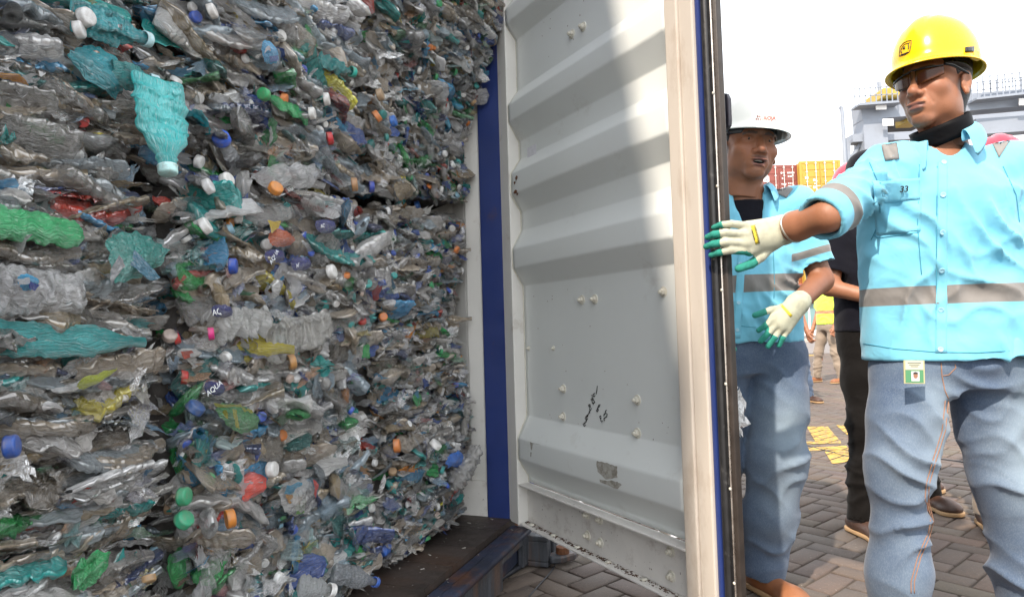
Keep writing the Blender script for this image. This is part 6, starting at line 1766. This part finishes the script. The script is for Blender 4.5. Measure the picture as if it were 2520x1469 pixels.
    m1 = (k1+a1)/2; m2 = (k2+a2)/2
    FF = [(k1 + v3((.02, -.05, .02)), (-.6, 0, 1), .07, .009, .12, .2), (k1 + v3((0, -.05, -.14)), (.5, 0, 1), .08, .007, .13, .6), ((h1+k1)/2, (.4, 0, 1), .08, .005, .13, .1), (m1 + v3((0, -.04, -.10)), (-.5, 0, 1), .07, .007, .12, .4), (v3((cx+.02, cy-.12, .79)), (.5, 0, 1), .05, .005, .12, .9)]
    trousers(root, (.77, .90, cx, cy, .168, .118, yaw), [([h1, (h1+k1)/2, k1, m1, a1], [.104, .100, .096, .084, .072]), ([h2, (h2+k2)/2, k2, m2, a2], [.100, .094, .086, .078, .072])], FF, h=.008,
             fades=[(k1 + v3((.02, -.06, .10)), (.08, .1, .12), .7), (k1 + v3((0, -.06, -.10)), (.07, .1, .14), .35), (m1, (.07, .1, .2), .2)])
    shoe(root, a1, (.32, -1), L=.285); shoe(root, a2, (-.1, -1), L=.285)
    return root
W2 = worker_two()

def bystander(label, x, y, yaw, H=1.68, top='blackcloth', pants='blackpants', hat=None, sk='skin', shoe_mat='darkleather', feet=None, vest=None, hands_front=False, h=.012, lean=0., hat_shape='hard', stride=0., shoes=True):
    root = empty('person', (x, y, 0), 0, label, 'person')
    k = H/1.68; R = Matrix.Translation((x, y, 0)) @ Matrix.Rotation(yaw, 4, 'Z')
    def T(a, b, c): v = R @ Vector((a*k, b*k, c*k)); return v3((v.x, v.y, v.z))
    cx, cy = x, y
    secs = [(z*k, T(lean*(z-.8), 0, z)[0], T(lean*(z-.8), 0, z)[1], rx*k, ry*k) for z, rx, ry in ((.86, .185, .125), (1.0, .18, .122), (1.15, .185, .12), (1.26, .175, .11), (1.32, .12, .085), (1.37, .07, .066))]
    L = lean*.5
    SR, SL = T(-.155+L, 0, 1.30), T(.155+L, 0, 1.30)
    if hands_front:
        ER, EL = T(-.235+L, -.02, 1.06), T(.235+L, -.02, 1.06); WR, WL = T(-.06+L, -.20, .98), T(.06+L, -.20, .98)
    else:
        ER, EL = T(-.22+L, .02, 1.05), T(.22+L, .02, 1.05); WR, WL = T(-.22+L, -.08, .82), T(.22+L, -.08, .82)
    HR, HL = SR + (ER-SR)*.75, SL + (EL-SL)*.75
    shirt_part(root, secs, yaw, [SR, SL], [(SR, ER, HR, .062, .068), (SL, EL, HL, .062, .068)], [('z', 1.05*k, .05)] if vest else [], [(T(0, -.11, 1.05), (.4, 0, 1), .07, .006, .18, .2), (T(.08, -.1, 1.2), (1, 0, .4), .06, .005, .14, .6)], h=h, mat=top, name='vest' if vest else 'shirt')
    HP = Vector(T(lean*.75, -.01, 1.545)); HM = head_frame(HP, yaw + .0)
    hm = head_mesh(h=.005)
    tor = lambda P: loft(P, [(.84*k, cx, cy, .15, .09), (1.22*k, secs[3][1], secs[3][2], .14, .08), (1.33*k, secs[4][1], secs[4][2], .09, .06), (1.42*k, float(HP.x), float(HP.y)+.02, .052, .052)], yaw)
    hipR, hipL = T(-.09, 0, .84), T(.09, 0, .84)
    f1, f2 = feet if feet else (T(-.11, .02, .06), T(.12, .0, .06)); f1 = v3(f1); f2 = v3(f2); f1[2] = f2[2] = .06
    hand1, hand2 = WR + (WR-ER)*.32, WL + (WL-EL)*.32
    hands = []
    for hnd, w_, e_, sg in ((hand1, WR, ER, 1), (hand2, WL, EL, -1)):
        n = (w_ - e_)/np.linalg.norm(w_ - e_); sd = np.cross(n, [0, 0, 1.]); sd = sd/max(np.linalg.norm(sd), 1e-3) if np.linalg.norm(sd) > .2 else np.array([0, 1., 0])
        up_ = np.cross(sd, n)
        fs = []
        for i_, o_ in enumerate((-.030, -.010, .010, .028)):
            b_ = w_ + n*.085 + up_*o_; fs.append((np.array([b_, b_ + n*.035 + sd*.006*sg, b_ + n*(.052 - .006*abs(i_-1)) + sd*.028*sg, b_ + n*.040 + sd*.045*sg]), .0092))
        fs.append((np.array([w_ + n*.03 + up_*.022, w_ + n*.062 + up_*.052, w_ + n*.085 + up_*.055 + sd*.012*sg]), .0105))
        pl_ = [(w_, w_ + n*.085 + up_*.022, .027, .015), (w_, w_ + n*.085 - up_*.024, .027, .015), (w_ - n*.03, w_ + n*.05, .027, .022)]
        A_ = np.concatenate([f__[0] for f__ in fs] + [w_[None]]); hands.append((hand_field(fs, palm=pl_), A_.min(0)-.05, A_.max(0)+.05))
    body_mesh(root, HM, hm, tor, [((SR, ER, WR), (.045, .039, .028)), ((SL, EL, WL), (.045, .039, .028)), ((hipR, f1), (.065, .04)), ((hipL, f2), (.065, .04))], MT[sk], h, hands=hands)
    hv, hf = hair_mesh(); put('hair', xf(hv, HM), hf, MT['hair'], root)
    if hat and hat_shape == 'hard':
        hard_hat(HM @ Matrix.Translation((0, .012, .055)), root, MT[hat], peak=.045)
    elif hat:
        m = MB(); prof = [(.104*math.sin(a)**.9, .100*math.cos(a)**.8) for a in np.linspace(.02, math.pi/2, 12)] + [(.103, -.02)]
        m.lathe(prof, n=28, M=Matrix.Translation(-Vector(root.location)) @ HM @ Matrix.Translation((0, .015, .045)) @ Matrix.Diagonal((.86, 1.05, 1, 1)))
        m.box(-.06, .06, -.17, -.08, -.018, -.012, M=Matrix.Translation(-Vector(root.location)) @ HM @ Matrix.Translation((0, .015, .045)))
        m.build('cap', MT[hat], root, smooth=True)
    kR, kL = (hipR+f1)/2 + T(0, -.03, 0) - v3((x, y, 0)), (hipL+f2)/2 + T(0, -.03, 0) - v3((x, y, 0))
    trousers(root, (.78*k, .90*k, x, y, .165*k, .115*k, yaw), [([hipR, (hipR+kR)/2, kR, (kR+f1)/2, f1], [.088, .08, .068, .064, .060]), ([hipL, (hipL+kL)/2, kL, (kL+f2)/2, f2], [.088, .08, .068, .064, .060])],
             [(kR, (.3, 0, 1), .06, .007, .2, .1), (kL, (.3, 0, 1), .06, .007, .2, .6), ((kR+f1)/2, (-.3, 0, 1), .05, .007, .2, .3), ((kL+f2)/2, (.3, 0, 1), .05, .007, .2, .8)], h=h, mat=pants, name='trousers')
    dr = R.to_3x3() @ Vector((0, -1, 0))
    for f_ in (f1, f2): shoe(root, f_, (dr.x, dr.y), mat=shoe_mat, boot=True)
    return root
P_ = lambda u, v, Y: tuple(at(u, v, Y))
MT['hivis'] = cloth('hivis_vest', (.62, .85, .08), tape=(.50, .22, .12), rough=.7)
g1 = P_(2128, 1312, 2.90); g2 = P_(2300, 1235, 3.30)
bystander('person in black t-shirt, black trousers and brown boots behind the yellow-helmeted worker', 1.70, 3.10, rad(8), 1.74, 'blackcloth', 'blackpants', 'blackcloth', feet=(( g1[0]+.02, g1[1]+.06, .06), (g2[0], g2[1]+.05, .06)), hands_front=True, hat_shape='cap', h=.009)
bystander('person with a red helmet partly hidden behind the right shoulder of the yellow-helmeted worker', 2.20, 2.95, rad(-20), 1.70, 'khaki', 'khaki', 'red_hat')
bystander('person with a dark pink helmet hidden behind the outstretched arm of the yellow-helmeted worker', 2.10, 3.75, rad(10), 1.80, 'blackcloth', 'blackpants', 'red_hat', lean=-.17, hands_front=True)
g3 = P_(2010, 930, 10.2); g4 = P_(2072, 938, 9.9)
bystander('person walking in khaki trousers, brown shoes and a bright yellow-green vest in the far yard', (g3[0]+g4[0])/2 + .02, 10.05, rad(-75), 1.70, 'hivis', 'khaki', 'white_hat', feet=((g3[0], g3[1], .06), (g4[0], g4[1], .06)), vest=True, shoe_mat='leather', h=.014)
bystander('person in blue jeans standing far behind the white-helmeted worker', 3.18, 7.7, rad(20), 1.68, 'blackcloth', 'denim', None, h=.014, feet=((3.02, 7.8, .06), (3.42, 7.75, .06)))
# ============================================================ port background
MT['crane_grey'] = paint('crane_grey', (.24, .27, .32), .6, var=.08, scale=.5, dirt=(.2, .2, .22), dirt_amt=.35, dirt_scale=1.2)
MT['crane_yellow'] = paint('crane_yellow', (.42, .29, .05), .5, var=.1, scale=1)
MT['red_box'] = paint('red_container', (.22, .062, .048), .55, var=.12, scale=1.2, dirt=(.2, .08, .06), dirt_amt=.4, dirt_scale=2)
MT['yellow_box'] = paint('yellow_container', (.42, .27, .04), .55, var=.08, scale=1.2, dirt=(.4, .25, .05), dirt_amt=.35, dirt_scale=2)
MT['pale'] = plain('white_plate', (.75, .75, .74), .6); MT['galv'] = plain('lock_rod', (.60, .58, .55), .5, metal=.3)
MT['green_box'] = paint('green_box', (.10, .30, .24), .5, var=.1); MT['orange_box'] = paint('orange_container', (.32, .11, .04), .5, var=.1, scale=1.2)
MT['glass'] = plain('cab_glass', (.16, .28, .28), .1); MT['dark'] = plain('dark_steel', (.05, .05, .055), .6)
def box_container(loc, yaw, body, label, group, texts=None, L=12.0, emblem=None):
    """ISO container; end with doors faces local -Y, origin at the lower left corner of that end"""
    r = empty('shipping_container', loc, yaw, label, 'shipping container', group)
    Wd, H = 2.44, 2.59
    m = MB(); m.box(.03, Wd-.03, .06, L, .06, H-.05)
    for side, x0 in ((-1, 0.0), (1, Wd)):
        for k in range(int(L/.56)):
            y0 = .3 + k*.56; m.box(x0 - (.0 if side < 0 else .03), x0 + (.03 if side < 0 else 0.), y0, y0+.30, .2, H-.18)
    m.build('body', body, r)
    for x0 in (0, Wd-.14): 
        m = MB(); m.box(x0, x0+.14, -.02, .12, 0, H); m.build('corner_post', body, r)
    m = MB(); m.box(.14, Wd-.14, -.01, .12, 0, .15); m.box(.14, Wd-.14, -.01, .12, H-.14, H); m.build('end_frame', body, r)
    for a, b in ((.15, Wd/2-.01), (Wd/2+.01, Wd-.15)):
        m = MB(); m.box(a, b, .0, .05, .16, H-.15)
        for k in range(5): m.box(a+.05, b-.05, -.025, .0, .28 + k*.44, .28 + k*.44 + .24)
        d = m.build('door', body, r, bevel=.008)
        for xx in (a + .25*(b-a), a + .76*(b-a)):
            m = MB(); m.tube([(xx, -.07, .05), (xx, -.07, H-.05)], .022, 8)
            for zz in (.1, .8, 1.3, 1.9, 2.4): m.box(xx-.05, xx+.05, -.09, -.0, zz, zz+.06)
            m.box(xx, xx+.22, -.10, -.085, 1.02, 1.06)
            m.build('locking_rod', MT['galv'], d)
    for (x, z, wd, hg) in (texts or []):
        m = MB(); nb_ = max(1, int(wd/.11))
        for q_ in range(nb_): m.box(x + q_*wd/nb_, x + (q_+.66)*wd/nb_, -.034, -.028, z, z + hg*.62)
        m.build('marking', MT['pale'], r)
    if emblem:
        m = MB(); m.box(emblem[0], emblem[0]+.36, -.031, -.027, emblem[1], emblem[1]+.36); m.build('emblem_plate', MT['pale'], r)
        m = MB(); m.prism([(emblem[0]+.06, emblem[1]+.1), (emblem[0]+.30, emblem[1]+.26), (emblem[0]+.22, emblem[1]+.12)], -.034, -.0315, axis='y'); m.build('emblem', MT['blue'], r)
    return r
# rows of stacked boxes; placed where they stand in the yard
Yr = 40.0
def gx(u, Y): return float(at(u, 780, Y)[0])
TX = [(1.30, 2.05, .30, .16), (1.72, 2.05, .48, .16), (1.74, 1.84, .30, .14), (1.36, 1.72, .12, .14)] + [(1.32, z_, .34, .11) for z_ in (1.38, 1.12, .86, .60)] + [(1.74, z_, .36, .10) for z_ in (1.42, 1.26, 1.0, .84, .62)]
TY = [(.30, 1.50, .24, .22), (.78, 1.36, .20, .20), (.76, .90, .24, .26), (.84, 1.16, .12, .12)]
xr, xy_ = gx(1886, Yr), gx(1981, Yr)
names = {0: 'bottom', 1: 'second', 2: 'third', 3: 'top'}
for k in range(4):
    box_container((xr, Yr, k*2.62), rad(4), MT['red_box'] if k != 1 else MT['orange_box'], '%s red container of the distant stack left of the yellow one' % names[k], 'red containers stacked in the yard', TX, emblem=(.2, 1.55))
for k in range(4):
    box_container((xy_, Yr - .2, k*2.62 + (.12 if k == 3 else 0)), rad(-3), MT['yellow_box'], '%s yellow container of the distant stack' % names[k], 'yellow containers stacked in the yard', TY)
for k in range(4):
    box_container((gx(1765, Yr), Yr + .5, k*2.62), rad(3), MT['blue'] if k % 2 else MT['red_box'], '%s container of the distant stack hidden behind the white helmet' % names[k], 'containers stacked left of the red ones', L=6)
# low things seen between the two workers
r = empty('guard_cabin', (gx(1968, 30), 30, 0), 0, 'pale green glazed cabin with a red top between the two workers', 'cabin')
m = MB(); m.box(-1.2, 1.2, 0, 2, .25, .5); m.build('base', MT['pale'], r)
m = MB(); m.box(-1.15, 1.15, .05, 1.95, .5, 1.7); m.build('glazing', MT['glass'], r)
for xx in (-1.2, -.4, .4, 1.14):
    m = MB(); m.box(xx, xx+.07, -.02, .05, .5, 1.72); m.build('mullion', MT['pale'], r)
m = MB(); m.box(-1.35, 1.35, -.2, 2.2, 1.72, 2.6); m.build('roof', MT['red_box'], r, bevel=.03)
m = MB(); m.box(-1.0, .8, -.215, -.203, 1.9, 2.2); m.build('roof_panel', MT['pale'], r)
mb = MB(); mb.box(-30, 60, 29.0, 29.35, -.02, .13); k_ = mb.build('kerb', paint('kerb_stone', (.42, .36, .32), .8), None, bevel=.02); tag(k_, kind='structure')
# gantry crane
def beam(m, a, b, w_, h_):
    a, b = Vector(a), Vector(b); ex = (b-a).normalized(); up = Vector((0, 0, 1)) if abs(ex.z) < .9 else Vector((0, 1, 0)); ey = up.cross(ex).normalized(); ez = ex.cross(ey)
    M_ = Matrix.Translation(a) @ Matrix((ex, ey, ez)).transposed().to_4x4(); m.box(0, (b-a).length, -w_/2, w_/2, -h_/2, h_/2, M=M_)
crane = empty('gantry_crane', (20, 42, 0), 0, 'pale grey container gantry crane with walkways and a yellow machinery box, behind the workers', 'crane')
CY0 = 42.0
def cz(v, Y, u=2200):
    return float(at(u, v, Y)[2])
def cp(u, v, Y): p = at(u, v, Y); return Vector((p[0]-20, p[1]-42, p[2]))
def part(name, fn, mat, parent=crane, **k):
    m = MB(); fn(m); return m.build(name, mat, parent, **k)
# legs
for (u0, Y, nm) in ((2140, 42, 'a'), (2195, 50, 'b')):
    part('leg', lambda m: beam(m, (cp(u0, 300, Y).x, cp(u0, 300, Y).y, 0.), cp(u0, 300, Y), 1.5, 1.3), MT['crane_grey'])
for (u0, Y) in ((2600, 42), (2560, 50)):
    part('leg', lambda m: beam(m, (cp(u0, 300, Y).x, cp(u0, 300, Y).y, 0.), cp(u0, 260, Y), 1.5, 1.3), MT['crane_grey'])
part('main_girder', lambda m: beam(m, cp(2108, 282, 42), cp(2620, 238, 42), 1.2, 1.1), MT['crane_grey'])
part('main_girder', lambda m: beam(m, cp(2150, 318, 50), cp(2650, 285, 50), 1.2, 1.6), MT['crane_grey'])
part('lower_beam', lambda m: beam(m, cp(2390, 318, 42), cp(2640, 300, 42), 1.0, 1.0), MT['crane_grey'])
part('lower_beam', lambda m: beam(m, cp(2090, 345, 42), cp(2235, 338, 42), .9, .5), MT['crane_grey'])
part('machinery_deck', lambda m: (beam(m, cp(2165, 322, 46), cp(2235, 322, 46), 3, .3), beam(m, cp(2160, 300, 44), cp(2240, 297, 44), .3, 1.0)), MT['dark'])
part('machinery_box', lambda m: m.box(cp(2140, 0, 42).x, cp(2195, 0, 42).x, -1.0, 1.2, cz(252, 42), cz(228, 42)), MT['crane_yellow'], bevel=.08)
part('yellow_housing', lambda m: m.box(cp(2168, 0, 44).x, cp(2205, 0, 44).x, -.6, 1.2, cz(325, 44), cz(300, 44)), MT['crane_yellow'], bevel=.05)
part('walkway', lambda m: beam(m, cp(2104, 264, 41), cp(2210, 256, 41), 1.0, .12), MT['crane_grey'])
part('walkway', lambda m: beam(m, cp(2390, 250, 41), cp(2640, 222, 41), 1.0, .12), MT['crane_grey'])
def rail(m, a, b, n, hgt=1.1):
    for t in (hgt, hgt*.55): beam(m, a + Vector((0, 0, t)), b + Vector((0, 0, t)), .05, .05)
    for i in range(n+1):
        q = a + (b-a)*(i/n); beam(m, q, q + Vector((0, 0, hgt)), .05, .05)
part('handrail', lambda m: rail(m, cp(2104, 262, 40.6), cp(2210, 255, 40.6), 8), MT['crane_grey'])
part('handrail', lambda m: rail(m, cp(2392, 248, 40.6), cp(2640, 220, 40.6), 16), MT['crane_grey'])
part('handrail', lambda m: rail(m, cp(2420, 232, 40.6), cp(2640, 208, 40.6), 12), MT['crane_grey'])
part('cross_brace', lambda m: (beam(m, cp(2088, 400, 42), cp(2118, 350, 42), .18, .18), beam(m, cp(2085, 345, 42), cp(2085, 420, 42), .3, .3)), MT['crane_grey'])
for u0 in (2071,):
    part('exhaust_pipe', lambda m: m.tube([tuple(cp(u0+12, 470, 41)), tuple(cp(u0+6, 350, 41)), tuple(cp(u0+1, 275, 41)), tuple(cp(u0-1, 266, 41)), tuple(cp(u0-5, 264, 41))], .12, 8), MT['crane_grey'])
part('mast', lambda m: beam(m, cp(2166, 232, 42), cp(2163, 202, 42), .18, .18), MT['crane_grey'])
for (u0, v0, w0) in ((2155, 296, 26), (2490, 255, 40), (2140, 256, 26)):
    pl_ = part('sign_plate', lambda m: m.box(cp(u0, 0, 40.9).x, cp(u0+w0, 0, 40.9).x, -1.16, -1.12, cz(v0+14, 40.9), cz(v0-3, 40.9)), MT['pale'])
for uu in (2210, 2225, 2240): part('hoist_rope', lambda m: beam(m, cp(uu, 330, 46), cp(uu, 420, 46), .05, .05), MT['dark'])
part('end_carriage', lambda m: (m.box(cp(2090, 0, 42).x, cp(2215, 0, 42).x, -1, 9, .3, 1.4)), MT['crane_yellow'])
# ============================================================ cables, clips and scraps on the paving near the sill
mb = MB()
def gpt(u, v, z=.012): d = ray(u, v); t = (z - CAMH)/d[2]; return Vector((d[0]*t, t, z))
pts = [gpt(*q) for q in ((1150, 1500), (1185, 1460), (1230, 1425), (1290, 1388), (1345, 1362), (1385, 1338), (1450, 1300))]
def spline(P, n=6):
    out = []
    for i in range(len(P)-1):
        p0, p1, p2, p3 = P[max(i-1, 0)], P[i], P[i+1], P[min(i+2, len(P)-1)]
        for k in range(n):
            t = k/n; out.append(.5*((2*p1) + (p2-p0)*t + (2*p0-5*p1+4*p2-p3)*t*t + (3*p1-p0-3*p2+p3)*t**3))
    return out + [P[-1]]
mb.tube(spline(pts), .010, 8); tag(mb.build('rubber_cable', MT['cable'], smooth=True), 'thick black rubber cable on the paving beside the container sill', 'cable')
mb = MB(); mb.tube(spline([gpt(*q, z=.004) for q in ((1290, 1480), (1325, 1440), (1360, 1400), (1378, 1360), (1390, 1340), (1430, 1310))]), .0028, 6)
tag(mb.build('thin_cable', MT['cable'], smooth=True), 'thin black wire on the paving under the open door', 'cable')
mb = MB(); mb.tube(spline([gpt(*q, z=.004) for q in ((1962, 1090), (2010, 1102), (2060, 1116), (2120, 1128), (2200, 1130), (2300, 1128), (2400, 1140), (2500, 1146))]), .004, 6)
tag(mb.build('yard_cable', MT['cable'], smooth=True), 'thin dark cable crossing the yellow marking behind the workers', 'cable')
g0 = gpt(1385, 1372)
lk = empty('twist_lock', gpt(1350 + 35, 1378), rad(30), 'small rusty steel twist lock lying under the open door', 'container lock')
m = MB(); m.prism([(-.07, -.02), (-.03, -.04), (.04, -.035), (.07, -.01), (.06, .03), (0, .04), (-.06, .03)], .003, .03); m.build('base', MT['sill_face'], lk, bevel=.006)
m = MB(); m.lathe([(.0001, .03), (.028, .03), (.026, .055), (.0001, .06)], n=14); m.build('cone', MT['rust'], lk, smooth=False)
# white plastic rag stuck in the door gap behind the edge
rngr = np.random.default_rng(9)
Pr = film_mesh(rngr, 22, 14, L=.13, Wd=.05, amp=.010)
V_ = Pr[0][:, [1, 2, 0]].astype(float)
c0 = np.array(at(1818, 1010, 1.90))
me = mesh_np('plastic_rag', V_, Pr[1], tint=np.ones((len(V_), 4))); add_uvw(me, Pr[2])
o = obj('plastic_rag', me, MT['pet']); o.location = c0; o.color = (.85, .85, .85, 1); tag(o, 'crumpled white plastic scrap caught on the outer side of the door edge', 'plastic scrap')
